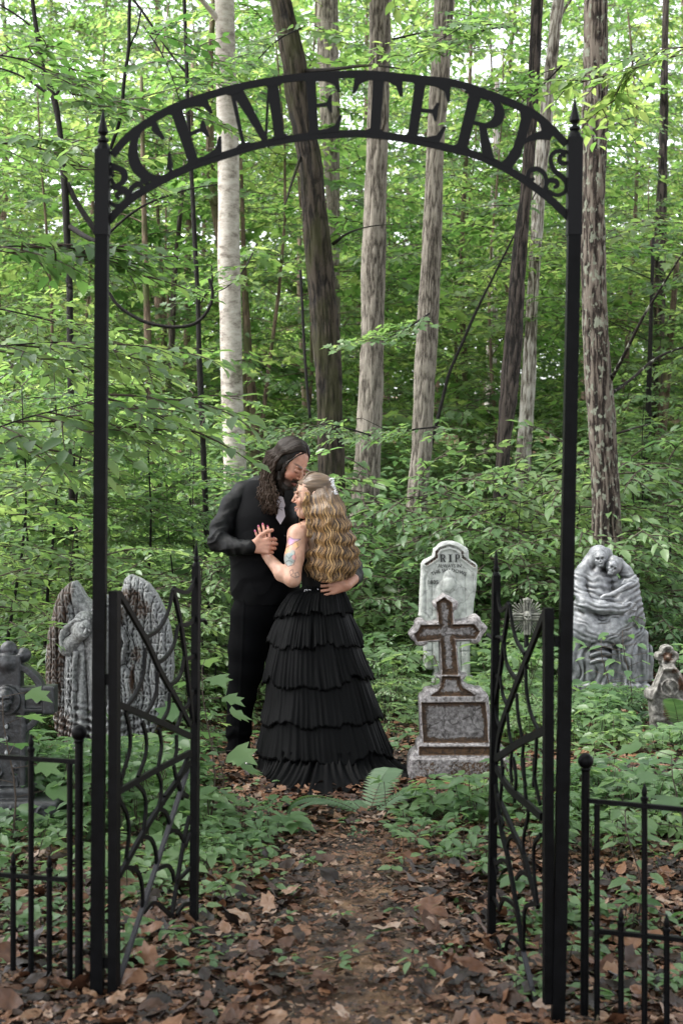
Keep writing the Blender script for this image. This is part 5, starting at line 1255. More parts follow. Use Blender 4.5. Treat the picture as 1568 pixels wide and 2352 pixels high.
# --- winged monument
def angel():
    d = 8.2; f = A5; q2 = lambda x, y: P(*f(x, y), d)[[0, 2]]
    o = pxo([(640,330),(600,260),(560,205),(520,215),(470,260),(430,310),(405,390),(390,450),(362,570),(345,700),(338,800),(338,900),(350,1000),(380,1100),(395,1200),(412,1290),(430,1350),(460,1400),(500,1440),(560,1480),(700,1500),(900,1500),(1060,1470),(1100,1410),(1130,1330),(1150,1280),(1200,1180),(1230,1080),(1262,980),(1280,850),(1275,760),(1270,650),(1250,540),(1228,470),(1200,390),(1160,310),(1100,228),(1030,185),(960,158),(920,190),(900,260),(880,340),(840,400),(760,380),(700,370)], f, d)
    cxz = q2(760, 760)
    sc = (q2(100, 0)-q2(0, 0))[0]/100
    Z0 = P(*f(0, 0), d)[2]; px = lambda X: (X-q2(0, 0)[0])/sc; py = lambda Z: (Z0-Z)/sc
    def feather(X, Z):
        x, y = px(X), py(Z)
        bend = (x-740)*.10*np.sin((y-300)/420); u = (x+bend+26*vn(x/90, y/150))/60; col = np.floor(u); fu = u-col-.5
        row = (y+60*(col % 2)+30*vn(col*3.1, 0*x))/150; fr = row-np.floor(row)
        body = np.clip(1-(np.abs(fu)*2)**3, 0, 1)*np.clip(1.2-.9*fr**3, 0, 1)
        barb = (.55+.45*vn(x/40, y/60))*np.sin(y/7.5-np.abs(fu)*15+2*vn(x/50, y/50))-1.2*np.exp(-(fu/.05)**2)
        return body, barb
    def front(X, Z, D):
        x, y = px(X), py(Z); e = np.clip(-D/.05, 0, 1)
        f_ = .03*np.sqrt(e)+.03*np.exp(-((-D-.05)/.04)**2)
        b, ba = feather(X, Z); wing = np.clip((np.abs(x-740)-150)/40, 0, 1)*np.clip((1500-y)/120, 0, 1)
        lw = wing
        f_ = f_+lw*(.020*b+.005*ba)
        low = np.clip((y-1050)/150, 0, 1); f_ += low*.013*np.sin((.35*np.abs(x-740)+y*1.0)/10+1.0*vn(x/90, y/60))*(.7+.4*vn(x/50, y/50))
        # two embracing figures
        fig = lambda pts, w, h: h*np.sqrt(np.clip(1-(segd(x, y, pts)/w)**2, 0, 1))
        z1 = fig([(600,700),(590,900),(600,1180),(640,1400)], 105, .085)
        z2 = fig([(760,620),(770,800),(790,1000),(800,1400)], 150, .11)
        g = np.maximum(z1, z2)
        g = g+(g > .01)*.007*np.sin(x/11+3*vn(x/120, y/200))*np.clip((y-700)/100, 0, 1)
        g = np.maximum(g, fig([(590,720),(575,800),(560,900),(580,980)], 36, .10))        # arm
        g = np.maximum(g, fig([(870,500),(940,640),(905,800)], 18, .075)); g = np.maximum(g, fig([(895,860),(930,900),(960,1100),(900,1130)], 55, .07))
        return f_+g
    V, Q = relief(o, .07, .0048, front, d, rd=.01)
    x, y = px(V[:, 0]), py(V[:, 2])
    r = np.zeros(len(V))
    for (cx, cy, rx, ry, a) in ((500,300,60,120,1.1),(450,480,75,330,1.15),(410,900,75,330,1.1),(480,1300,110,180,.9),(900,480,60,160,.6),(1040,1000,50,120,.55),(390,800,45,400,.95),(450,1230,90,260,.6),(960,330,110,70,.85),(1050,420,120,110,.6),(1010,740,60,80,.7),(985,900,25,160,.7),(560,1250,200,180,.42),(800,1250,60,200,.35)):
        r = np.maximum(r, a*np.clip(1.35-np.sqrt(((x-cx)/rx)**2+((y-cy)/ry)**2), 0, 1))
    root = empty('winged_monument', (cxz[0], d, 0), 'oval grey monument of embracing winged figures, rust-stained left wing, behind the left gate', 'monument')
    # heads and veil
    c1 = P(*f(612, 560), d-.13); c2 = P(*f(750, 440), d-.13)
    S_ = SDF(np.minimum(c1, c2)-(.16, .15, .2), np.maximum(c1, c2)+(.16, .2, .15), .004)
    for c, yaw, ti in ((c1, .45, .55), (c2, -.5, -.35)):
        ct, st = math.cos(ti), math.sin(ti); A = np.array([[ct, 0, -st], [0, 1, 0], [st, 0, ct]])@np.array([[math.cos(yaw), math.sin(yaw), 0], [-math.sin(yaw), math.cos(yaw), 0], [0, 0, 1]])
        w = lambda a, b, e: c+A.T@np.array([a, b, e])
        S_.ell(w(0, .01, 0), (.052, .062, .07), .012, A); S_.ell(w(0, -.012, -.03), (.036, .046, .038), .012, A)
        S_.cap(w(0, -.058, .004), w(0, -.074, -.018), .006, .009, .007); S_.cap(w(-.014, -.056, -.037), w(.014, -.056, -.037), .0045, .0045, .003)
        for g in (1, -1): S_.ell(w(.021*g, -.062, .008), (.013, .012, .009), .004, A, True); S_.ell(w(.021*g, -.050, .006), (.011, .01, .007), .002, A)
        S_.cap(w(0, .01, -.05), w(0, .08, -.13), .034, .05, .015)
        S_.cap(w(0, .04, .045), w(.0, .06, .0), .062, .06, .01)
        for k in range(7):
            a = -1.1+k*.36; S_.chain([w(.05*math.sin(a), -.02, .055*math.cos(a)+.01), w(.066*math.sin(a), .03, .04*math.cos(a)), w(.06*math.sin(a)-.02, .08, -.07), w(-.04+.02*k/6, .05, -.15)], [.006, .010, .012, .008], .006, n=10)
    V2, Q2 = S_.mesh(); mb = MB(); ga, ba = shade_wash(V, Q, 9, .0018); gb, bb = shade_wash(V2, Q2, 9, .0025); mb.add(V, [Q], 0, np.stack([r, ga, ba], -1)); mb.add(V2, [Q2], 0, np.stack([gb*0, gb, bb], -1))
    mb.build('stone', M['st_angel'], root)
angel()

# --- small dark sunburst cross
def burst():
    d = 9.9; f = A7; c = P(*f(1160, 735), d); root = empty('sunburst_cross', (c[0], d, float(gz(c[0], d))), 'small dark skull cross with fanned rays on a thin stake behind the right gate', 'grave marker')
    S_ = SDF(c-(.16, .07, .16), c+(.16, .06, .16), .0035)
    for k in range(36):
        a = k*math.pi/18+.02; L = .125 if k % 3 else .105
        S_.cap(c+(.03*math.cos(a), .01, .03*math.sin(a)), c+(L*math.cos(a), .01, L*math.sin(a)), .004, .0055, .002)
    for dx, dz, L in ((1, 0, .115), (-1, 0, .115), (0, 1, .12), (0, -1, .12)):
        for o in (-.018, 0, .018): S_.cap(c+(dz*o, -.008, dx*o), c+(dx*L+dz*o, -.008, dz*L+dx*o), .0085, .0085, .003)
    for dx, dz in ((1, 0), (-1, 0), (0, 1)): skull(S_, c+np.array([dx*.112, -.02, dz*.115]), .045, k=.002)
    skull(S_, c+np.array([0, -.03, .0]), .085, k=.003)
    V, Q = S_.mesh(); colored(V, Q, np.zeros((len(V), 3)), 'cross', M['st_sun'], root, 0, .002)
    mb = MB(); g = float(gz(c[0], d)); mb.bar((c[0]-.01, d+.01, g-.05), (c[0], d+.01, c[2]), .03, .02); mb.build('stake', M['iron'], root)
M['st_sun'] = stone_mat('dark_bronze_stone', (.075, .075, .066), (.20, .20, .17), (.015, .015, .014), speck=30, cstr=.05, rough=.5, wash=.9)
burst()

# --- skeleton couple statue
def couple():
    d = 10.6; f = lambda x, y: (1109.9+x*.2921, 1222.8+y*.2921); q = lambda x, y, dy=0.: P(*f(x, y), d+dy)*np.array([1, 1, 1])
    S_ = SDF(q(600, 1330)-(.02, .30, .06), q(1330, 60)+(.02, .32, .02), .0046)
    u = .2921/FPX*d
    # hood / robe of the taller figure
    S_.ell(q(915, 195, .03), (.068, .085, .092), .01); S_.chain([q(880, 165, .05), q(835, 235, .05), q(785, 300, .03), q(745, 345, .0)], [.055, .05, .05, .05], .025)
    S_.chain([q(965, 165, .06), q(985, 240, .07), q(985, 320, .07)], [.045, .045, .05], .02)
    S_.ell(q(915, 212, -.09), (.050, .065, .068), .004, None, True)
    S_.chain([q(760, 350, .0), q(880, 365, .03), q(960, 370, .04)], [.050, .062, .05], .03)
    S_.chain([q(880, 420, .02), q(885, 520, .03), q(870, 640, .03)], [.105, .125, .14], .04)
    S_.chain([q(752, 350, -.01), q(752, 450, -.06), q(800, 565, -.15), q(930, 592, -.19), q(1090, 600, -.19)], [.050, .048, .054, .050, .040], .02)
    S_.ell(q(1020, 258, .0), (.060, .075, .075), .01); S_.chain([q(1060, 240, .04), q(1115, 310, .04), q(1165, 390, .02), q(1190, 560, .0), q(1215, 700, .02)], [.042, .048, .05, .05, .055], .02)
    S_.ell(q(1000, 282, -.095), (.048, .06, .060), .004, None, True)
    S_.chain([q(1090, 455, .03), q(1105, 540, .02), q(1090, 640, .03)], [.085, .105, .125], .03)
    S_.chain([q(930, 512, -.19), q(1020, 478, -.19), q(1110, 430, -.16), q(1190, 392, -.09)], [.016, .015, .015, .020], .006)
    for k in range(4): S_.chain([q(1095+4*k, 562+15*k, -.215), q(1150, 556+16*k, -.19), q(1195, 566+15*k, -.12)], [.009, .0085, .007], .003)
    for k in range(4): S_.chain([q(1190-8*k, 392+9*k, -.10), q(1150-8*k, 368+11*k, -.12), q(1105-5*k, 370+11*k, -.11)], [.008, .0075, .006], .003)
    S_.cap(q(905, 262, .0), q(890, 340, .0), .024, .035, .01); S_.cap(q(1010, 330, .01), q(1060, 420, .02), .022, .04, .01)
    # laps and draped legs
    S_.chain([q(790, 640, .0), q(800, 740, -.10), q(860, 800, -.14)], [.12, .11, .10], .05)
    S_.chain([q(1020, 660, 0), q(1020, 740, -.12), q(1000, 800, -.15)], [.12, .10, .09], .05)
    S_.chain([q(740, 780, -.10), q(730, 1000, -.09), q(760, 1200, -.06)], [.085, .085, .12], .05)
    S_.chain([q(900, 800, -.13), q(890, 1000, -.12), q(900, 1200, -.08)], [.085, .08, .11], .05)
    S_.chain([q(1080, 800, -.08), q(1090, 1000, -.05), q(1090, 1180, -.02)], [.095, .10, .14], .05)
    S_.box(q(980, 960, .10), (.27, .17, .20), .03, .04); S_.box(q(1200, 1020, .12), (.10, .15, .14), .03, .02)
    S_.box(q(940, 1230, -.0), (.31, .20, .06), .02, .02)
    skull(S_, q(914, 208, -.065), .130, yaw=-.15, tilt=-.12, k=.004); skull(S_, q(1000, 280, -.075), .120, yaw=.25, tilt=.45, k=.004)
    V, Q = S_.mesh(); N = vnormals(V, Q)
    x = (V[:, 0]-q(0, 0)[0])/u; y = (q(0, 0)[2]-V[:, 2])/u
    # drapery folds: swags over the lap, verticals over the legs, fine over arms
    wv = np.clip((y-820)/80, 0, 1)*np.clip((1220-y)/40, 0, 1); sw = np.clip((y-600)/60, 0, 1)*(1-np.clip((y-860)/80, 0, 1))
    ch = np.clip((y-300)/40, 0, 1)*(1-np.clip((y-620)/50, 0, 1))
    fold = wv*.009*np.sin(x/10.5+5*vn(x/60, y/120))*(.65+.5*vn(x/45, y/90+7))+sw*.0034*np.sin((y+.0016*(x-880)**2)/7.5+5.5*vn(x/75, y/55))*(.5+.5*vn(x/50+3, y/40))+ch*.0034*np.sin((y+.0022*np.abs(x-950)**1.9)/8+2.5*vn(x/60, y/60))
    belly = (np.abs(x-890) < 90)*np.clip((y-820)/60, 0, 1)*np.clip((1020-y)/60, 0, 1); fold = fold*(1-belly)+belly*.014*np.sin((y-.004*(x-890)**2)/9)
    sk = np.exp(-(((x-912)/52)**2+((y-215)/75)**2)**3)+np.exp(-(((x-1000)/50)**2+((y-283)/65)**2)**3)
    V = V+N*(fold*(1-np.clip(sk, 0, 1)))[:, None]*(N[:, 1:2] < .2)
    root = empty('skeleton_couple_statue', (q(940, 0)[0], d, float(gz(2.3, d))), 'grey statue of two hooded skeletons embracing on a seat, right of the right gate post', 'statue')
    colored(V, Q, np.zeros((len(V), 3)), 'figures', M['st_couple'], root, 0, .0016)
    put_text(root, "'TIL DEATH DO US PART", q(930, 1225)[[0, 2]], .050, d-.205, M['ink'], squeeze=.92)
couple()

# --- quatrefoil stone
def quat():
    d = 8.9; f = lambda x, y: (1109.9+x*.2921, 1222.8+y*.2921); q2 = lambda x, y: P(*f(x, y), d)[[0, 2]]
    o = pxo([(1440,885),(1405,898),(1393,925),(1392,940),(1362,948),(1350,975),(1362,1005),(1390,1012),(1388,1040),(1400,1055),(1385,1100),(1360,1160),(1335,1215),(1290,1232),(1272,1260),(1275,1300),(1300,1325),(1310,1400),(1315,1500),(1320,1620),(1700,1620),(1690,1400),(1640,1330),(1615,1260),(1600,1215),(1575,1160),(1545,1100),(1500,1050),(1505,1015),(1530,990),(1530,955),(1512,935),(1490,930),(1485,902),(1465,888)], f, d)
    def front(X, Z, D):
        f_ = .02*np.sqrt(np.clip(-D/.02, 0, 1))+.010*fbm(X*16, Z*16)
        for (x, y, rx) in ((1440, 930, 34), (1398, 975, 30), (1482, 972, 30), (1440, 1020, 32)):
            c = q2(x, y); rr = rx*.2921/FPX*d; f_ -= .03*np.clip(1.3-np.hypot(X-c[0], Z-c[1])/rr, 0, 1)
        c = q2(1450, 1215); r = np.hypot(X-c[0], Z-c[1]); f_ += .012*np.exp(-((r-.052)/.007)**2)+.02*np.exp(-((X-c[0]+.012*np.sin((Z-c[1])*60))/.014)**2)*(r < .045)
        a = [q2(1400, 1070), q2(1310, 1300)]; b = [q2(1500, 1070), q2(1620, 1290)]
        for s_ in (a, b): f_ += .022*np.exp(-(segd(X, Z, s_)/.012)**2)
        f_ += .02*np.exp(-(segd(X, Z, [q2(1400, 1060), q2(1490, 1060)])/.014)**2)
        return f_+.02
    V, Q = relief(o, .07, .005, front, d, rd=.01)
    u = .2921/FPX*d; x = (V[:, 0]-q2(0, 0)[0])/u; y = (q2(0, 0)[1]-V[:, 2])/u
    r = np.maximum.reduce([.75*np.clip(1.4-np.hypot((x-1430)/42, (y-1400)/95), 0, 1), .8*np.clip(1.3-np.hypot((x-1545)/50, (y-1180)/100), 0, 1), .8*np.clip(1.3-np.hypot((x-1440)/60, (y-980)/60), 0, 1), .55*np.clip(1.3-np.hypot((x-1490)/60, (y-1080)/40), 0, 1)])
    root = empty('quatrefoil_tombstone', (q2(1450, 0)[0], d, 0), 'small mottled tombstone topped by a quatrefoil, rust-stained, at the right edge', 'tombstone')
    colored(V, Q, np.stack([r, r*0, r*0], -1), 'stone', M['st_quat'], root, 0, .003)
quat()
# ------------------------------------------------------------------ the couple
DP = 7.70
def W3(px, py, dy=0.): return P(px, py, DP+dy)
def skin_mat(name):
    m, n, l, b = mat(name)
    at = node(n, 'ShaderNodeAttribute', attribute_name='tint'); tn = node(n, 'ShaderNodeTexNoise', Scale=28.0, Detail=5.0); l.new(coords(n, l), tn.inputs['Vector']); rn = ramp(n, [(.35, (.80, .74, .70)), (.65, (1.08, 1.03, 1.0))]); l.new(tn.outputs[0], rn.inputs[0])
    mm = node(n, 'ShaderNodeMix', data_type='RGBA', blend_type='MULTIPLY'); mm.inputs[0].default_value = 1; l.new(at.outputs['Color'], mm.inputs[6]); l.new(rn.outputs[0], mm.inputs[7]); l.new(mm.outputs[2], b.inputs['Base Color'])
    b.inputs['Roughness'].default_value = .48; b.inputs['Specular IOR Level'].default_value = .4
    b.inputs['Subsurface Weight'].default_value = .12; b.inputs['Subsurface Radius'].default_value = (.012, .004, .002); b.inputs['Subsurface Scale'].default_value = 1.0
    t = node(n, 'ShaderNodeTexNoise', Scale=160.0, Detail=3.0); l.new(coords(n, l), t.inputs['Vector']); bump(n, l, b, t.outputs[0], .15, .001)
    return m
def hair_mat(name, rough, spec=.5):
    m, n, l, b = mat(name)
    at = node(n, 'ShaderNodeAttribute', attribute_name='tint'); l.new(at.outputs['Color'], b.inputs['Base Color'])
    b.inputs['Roughness'].default_value = rough; b.inputs['Specular IOR Level'].default_value = spec; b.inputs['Anisotropic'].default_value = .4
    return m
M['skin'] = skin_mat('skin'); M['hair_wet'] = hair_mat('dark_wet_hair', .46, .14); M['hair_gold'] = hair_mat('wavy_blonde_hair', .42, .4)
M['shirt'] = simple('black_satin_cloth', (.0020, .0022, .0028), .55, .15, nscale=9, nstr=.5, ndist=.012)
M['vest'] = simple('charcoal_vest_cloth', (.0017, .0018, .0024), .8, .09, nscale=180, nstr=.2, ndist=.001)
M['trouser'] = simple('black_trouser_cloth', (.0011, .0012, .0016), .85, .05, nscale=7, nstr=.3, ndist=.01)
M['tulle'] = simple('black_tulle', (.0011, .0012, .0015), .6, .08)
M['bodice'] = simple('black_satin_bodice', (.0014, .0015, .0018), .6, .12)
M['leather'] = simple('polished_black_leather', (.006, .006, .007), .22, .6)
M['tie'] = simple('lavender_grey_satin', (.30, .27, .31), .45, .5, nscale=120, nstr=.15, ndist=.001)
M['silver'] = simple('silver_jewels', (.75, .76, .8), .22, .8, metal=.7)
M['button'] = simple('black_buttons', (.012, .012, .014), .25, .6)

def basis(fwd, up):
    """rows: local x, y (backward), z (up) in world axes"""
    y = -np.asarray(fwd, float); y /= np.linalg.norm(y); z = np.asarray(up, float); z = z-y*z.dot(y); z /= np.linalg.norm(z)
    return np.stack([np.cross(y, z), y, z])
def head_sdf(S_, c, A, s, smile=False, female=False):
    c = np.asarray(c, float); w = lambda x, y, z: c+A.T@np.array([x, y, z])*s
    E = lambda x, y, z, rx, ry, rz_, k=.008, sub=False: S_.ell(w(x, y, z), (rx*s, ry*s, rz_*s), k*s, A, sub)
    E(0, .02, .045, .076, .096, .082); E(0, -.035, -.02, .066, .062, .088, .02)
    E(0, -.055, -.095, .036, .040, .034, .02)
    for g in (1, -1):
        S_.cap(w(.054*g, .005, -.055), w(.022*g, -.062, -.104), .020*s, .017*s, .018*s)
        E(.042*g, -.068, -.03, .024, .022, .026, .015); E(.030*g, -.090, .026, .024, .012, .008, .008)
        E(.033*g, -.108, .004, .019, .016, .011, .006, True); E(.031*g, -.0865, .003, .0145, .0125, .0115, .003)
        E(.076*g, .012, -.004, .009, .020, .032, .004)
    nt_ = -.113 if female else -.119; nr = .0082 if female else .0105
    S_.cap(w(0, -.092, .014), w(0, nt_, -.024), .0060*s, nr*s, .007*s)
    for g in (1, -1): E(.011*g, nt_+.015, -.030, .0075, .010, .0065, .004)
    if smile:
        for g in (1, -1): S_.cap(w(0, -.101, -.064), w(.027*g, -.082, -.054), .0062*s, .003*s, .003*s); S_.cap(w(0, -.098, -.078), w(.026*g, -.082, -.058), .0068*s, .003*s, .003*s)
        S_.cap(w(-.018, -.099, -.066), w(.018, -.099, -.066), .0035*s, .0035*s, .001*s, True)
    else:
        for g in (1, -1): S_.cap(w(0, -.102, -.062), w(.024*g, -.090, -.064), .0055*s, .003*s, .003*s); S_.cap(w(0, -.100, -.071), w(.021*g, -.090, -.067), .0065*s, .003*s, .003*s)
def hand_sdf(S_, wr, d, n, th, s=1.0, curl=(.3,.35,.35,.4), spread=.06, thumb=(.3, .3), k=.004):
    """wr wrist, d toward the fingers, n out of the palm, th toward the thumb; curl per finger (radians per joint)"""
    wr = np.asarray(wr, float); d = np.asarray(d, float); d /= np.linalg.norm(d); n = np.asarray(n, float); n -= d*n.dot(d); n /= np.linalg.norm(n)
    t = np.asarray(th, float); t -= d*t.dot(d)+n*t.dot(n); t /= np.linalg.norm(t)
    tips = []
    L = [(.044,.026,.021), (.048,.030,.022), (.045,.028,.022), (.035,.021,.019)]
    for j in range(4):
        off = (.033, .011, -.011, -.031)[j]; base = wr+d*(.088-.004*abs(j-1))*s+t*off*s
        S_.cap(wr+t*off*.55*s+d*.012*s, base, .0145*s, .0115*s, .012*s)
        a = 0.; p = base; sp = (1.5-j)*spread; dd = d*math.cos(sp)+t*math.sin(sp); r = (.0092, .0094, .0090, .0080)[j]*s
        cj = curl[j] if isinstance(curl[j], (tuple, list)) else (curl[j],)*3
        for q in range(3):
            a += cj[q]; v = dd*math.cos(a)+n*math.sin(a); e = p+v*L[j][q]*s
            S_.cap(p, e, r*(1-.07*q), r*(.95-.09*q), .0025*s if q else .004*s); p = e
        tips.append((p, v))
    p = wr+d*.022*s+t*.022*s; v = d*.62+t*.72+n*thumb[0]; v /= np.linalg.norm(v); e = p+v*.045*s; S_.cap(p, e, .016*s, .0125*s, .012*s)
    for q, l_ in enumerate((.033, .026)):
        v = v+d*.35+n*thumb[1]-t*.2; v /= np.linalg.norm(v); p, e = e, e+v*l_*s; S_.cap(p, e, (.0115-.001*q)*s, (.0105-.0015*q)*s, .004*s)
    tips.append((e, v)); return tips
def px_of(V): return V[:, 0]/V[:, 1]*FPX+HX, HY+(CAMZ-V[:, 2])/V[:, 1]*FPX
def mix(c, col, a):
    a = np.clip(a, 0, 1)[:, None]; return c*(1-a)+np.asarray(col)*a
def face_tint(V, c, A, s, base, lip, brow, beard=None):
    q = (V-c)@A.T/s; C = np.tile(np.asarray(base, float), (len(V), 1))
    g = lambda x, y, z, r: np.exp(-(((np.abs(q[:, 0])-x)/r[0])**2+((q[:, 2]-z)/r[1])**2)**2)*(q[:, 1] < -.04)
    C = mix(C, np.array(base)*[1.12, .62, .55], .30*g(.042, 0, -.028, (.026, .022))); C = mix(C, np.array(base)*[1.05, .6, .5], .35*g(0, 0, -.03, (.016, .014)))
    C = mix(C, lip, g(0, 0, -.068, (.026, .011))); C = mix(C, brow, .9*g(.031, 0, .031, (.022, .0055)))
    C = mix(C, (.02, .012, .01), .85*g(.031, 0, -.004, (.015, .0032)))
    if beard is not None:
        bd = np.clip((-.052-q[:, 2])/.012, 0, 1)*(1-g(0, 0, -.068, (.02, .008)))*(q[:, 2] > -.16)*(q[:, 1] < .04); bd = np.maximum(bd, np.exp(-((q[:, 2]+.048)/.008)**2)*(np.abs(q[:, 0]) < .03)*(q[:, 1] < -.05))
        C = mix(C, beard, bd*.95)
    return C
def torus_curl(c, amp, pitch, ph):
    """adds a helix of growing amplitude to a path"""
    n = len(c); t = np.gradient(c, axis=0); t /= np.linalg.norm(t, axis=1)[:, None]+1e-9
    a = np.cross(t, (0.2, 1, .1)); a /= np.linalg.norm(a, axis=1)[:, None]+1e-9; b = np.cross(t, a)
    s = np.concatenate([[0], np.cumsum(np.linalg.norm(np.diff(c, axis=0), axis=1))]); th = s/pitch*2*math.pi+ph
    A_ = np.asarray(amp)
    return c+a*(A_*np.cos(th))[:, None]+b*(A_*np.sin(th))[:, None]

# --- the man
man = empty('person', (W3(600, 1500, .12)[0], DP+.12, 0), 'long-haired bearded man in black shirt, vest and trousers embracing the woman, eyes lowered', 'person')
MH = W3(668, 1068, .02); MA = basis((.60, -.62, -.50), (.42, -.10, .90))
SK_M = (.40, .215, .155)
mb = MB()
S_ = SDF(MH-(.20, .20, .24), MH+(.20, .22, .18), .0034); head_sdf(S_, MH, MA, 1.0)
S_.chain([MH+(-.03, .03, -.05), W3(648, 1128, .10), W3(635, 1150, .14)], [.058, .062, .075], .03)
V, Q = S_.mesh(); mb.add(V, [Q], 0, face_tint(V, MH, MA, 1.0, SK_M, (.30, .12, .10), (.015, .01, .008), (.014, .010, .008)))
S_ = SDF(W3(565, 1300, -.34), W3(655, 1200, .06), .0034)
wr = W3(577, 1256, -.155)
S_.cap(W3(545, 1262, -.09), wr, .030, .028, .01)
tm = hand_sdf(S_, wr, (1., -.05, .05), (.15, 1, -.1), (.1, -.15, 1), 1.08, curl=((.75,.8,.5), (.85,.8,.5), (.9,.8,.5), (.95,.8,.5)), spread=.01, thumb=(.05, .1))
V, Q = S_.mesh(); C = np.tile(np.array((.42, .23, .17)), (len(V), 1)); C = mix(C, (.46, .20, .16), .5*np.clip(vn(V[:, 0]*60, V[:, 1]*60, V[:, 2]*60), 0, 1)); mb.add(V, [Q], 0, C)
S_ = SDF(W3(735, 1390, -.33), W3(830, 1310, .05), .0034)
wr2 = W3(796, 1345, -.205)
S_.cap(W3(812, 1330, -.14), wr2, .028, .027, .01)
tm2 = hand_sdf(S_, wr2, (-1., -.02, -.12), (.0, 1, 0.05), (-.1, 0, 1), .95, curl=((.12,.1,.1), (.12,.12,.12), (.15,.15,.1), (.2,.15,.1)), spread=.10, thumb=(.1, .1))
V, Q = S_.mesh(); mb.add(V, [Q], 0, (.32, .17, .12))
# hidden under the clothes but part of the one body
S_ = SDF(W3(500, 1790, -.2), W3(720, 1100, .5), .012)
S_.chain([W3(632, 1160, .16), W3(618, 1250, .15), W3(608, 1380, .14)], [.07, .09, .10], .04)
for a in (((578, 1420, .1), (565, 1545, .08), (549, 1700, .10)), ((650, 1420, .2), (648, 1560, .2), (645, 1700, .22))): S_.chain([W3(*q) for q in a], [.06, .042, .028], .02)
S_.chain([W3(552, 1145, .13), W3(505, 1238, .02), W3(560, 1260, -.07)], [.028, .028, .022], .005)
S_.chain([W3(665, 1145, .2), W3(770, 1230, .22), W3(806, 1300, .12), W3(808, 1325, -.06)], [.03, .03, .028, .024], .005)
V, Q = S_.mesh(); mb.add(V, [Q], 0, SK_M)
body_m = mb.build('body', M['skin'], man)

def folds(V, Q, amp, f):
    N = vnormals(V, Q); return V+N*(amp*f(V))[:, None]
S_ = SDF(W3(455, 1300, -.28), W3(700, 1090, .42), .0052)                      # right sleeve + yoke
S_.chain([W3(560, 1136, .15), W3(536, 1160, .12), W3(508, 1215, .06), W3(501, 1243, .0)], [.060, .063, .060, .056], .03)
S_.chain([W3(501, 1243, .0), W3(530, 1255, -.05), W3(566, 1257, -.135)], [.057, .050, .040], .02)
S_.chain([W3(556, 1128, .17), W3(600, 1122, .18), W3(665, 1122, .2)], [.052, .066, .055], .04)
S_.cap(W3(566, 1257, -.136), W3(575, 1257, -.150), .043, .041, .004)
S_.ell(W3(648, 1122, .11), (.078, .075, .035), .01)
V, Q = S_.mesh()
def fs(V):
    x, y = px_of(V); a = np.clip((y-1120)/60, 0, 1)*np.clip((575-x)/20, 0, 1)
    up = np.sin((x*.35+y*.9)/5.2+3*vn(x/34, y/34))*.6+np.sin((x*.9-y*.5)/6.5+3*vn(x/25+5, y/25))*.5
    cr = lambda v: 1-2.2*np.abs(np.sin(v))**.6
    el_ = np.exp(-(((x-500)/34)**2+((y-1240)/30)**2)); rd = cr((y*.8+x*.35)/6.2+2.5*vn(x/30, y/30)); rd2 = cr((x*.9-y*.35)/5.0+2*vn(x/22, y/22))*np.clip((x-505)/25, 0, 1)*np.clip((y-1225)/20, 0, 1)
    return a*(.5*up+.7*vn(x/12, y/12)+.55*rd*(.4+el_)+.5*rd2)
V = folds(V, Q, .0044, fs); MB().add(V, [Q]).build('shirt', M['shirt'], man)
S_ = SDF(W3(770, 1360, -.25), W3(850, 1120, .45), .006)
S_ = SDF(np.minimum(W3(640, 1365, -.28), W3(640, 1365, .4)), np.maximum(W3(850, 1120, .45), W3(850, 1120, -.28)), .006)
S_.chain([W3(665, 1145, .2), W3(770, 1230, .22), W3(806, 1300, .12), W3(812, 1322, -.02), W3(808, 1332, -.11)], [.062, .062, .058, .050, .042], .02)
V, Q = S_.mesh(); V = folds(V, Q, .004, lambda V: vn(V[:, 0]*40, V[:, 1]*40, V[:, 2]*40)); MB().add(V, [Q]).build('sleeve', M['shirt'], man)
# vest with its V opening
S_ = SDF(W3(512, 1400, -.28), W3(725, 1105, .42), .0052)
S_.chain([W3(617, 1150, .16), W3(611, 1200, .14), W3(607, 1270, .13), W3(608, 1340, .14), W3(611, 1362, .14)], [.150, .172, .184, .182, .176], .05)
S_.ell(W3(590, 1142, .15), (.075, .10, .08), .05); S_.ell(W3(655, 1145, .16), (.07, .10, .07), .05)
cv = W3(646, 1150, -.02)
def vcut(X, Y, Z):
    px, py = X/Y*FPX+HX, HY+(CAMZ-Z)/Y*FPX; t = (1207-py)
    return np.maximum(np.maximum(np.abs(px-(645-.05*t))-t*.30, py-1207), 0)*.002-(.002)*(t > 0)+np.where((t > 0) & (Y < DP+.10), -.004, .05)
S_.fn(W3(600, 1209, -.28), W3(690, 1105, .12), lambda X, Y, Z: np.where(np.abs(X/Y*FPX+HX-(643+.04*(1207-(HY+(CAMZ-Z)/Y*FPX)))) < np.clip(1207-(HY+(CAMZ-Z)/Y*FPX), 0, 99)*.36, -.01, .02), .001, True)
V, Q = S_.mesh(); V = smooth(V, Q, 2)
V = folds(V, Q, .0045, lambda V: (lambda x, y: (.6*np.sin((x*.5+y)/11+2*vn(x/30, y/30))-.9*np.abs(np.sin((y+.35*x)/13+3*vn(x/40, y/50)))**.5)*np.clip((y-1200)/60, 0, 1)-1.1*np.exp(-((x-(655+.02*(y-1210)))/1.3)**2)*(y > 1207))(*px_of(V)))
vest = MB().add(V, [Q]).build('vest', M['vest'], man)
for (x, y) in ((655, 1231), (655, 1266), (655, 1299)):
    o = MB(); 
    yy = min(V[(np.abs(px_of(V)[0]-x) < 3) & (np.abs(px_of(V)[1]-y) < 3)][:, 1], default=DP-.05); o.ball((P(x, y, yy)[0], yy-.001, P(x, y, yy)[2]), (.006, .003, .006), 10); o.build('button', M['button'], vest)
S_ = SDF(W3(600, 1215, -.2), W3(690, 1105, .3), .0045)    # shirt front in the opening
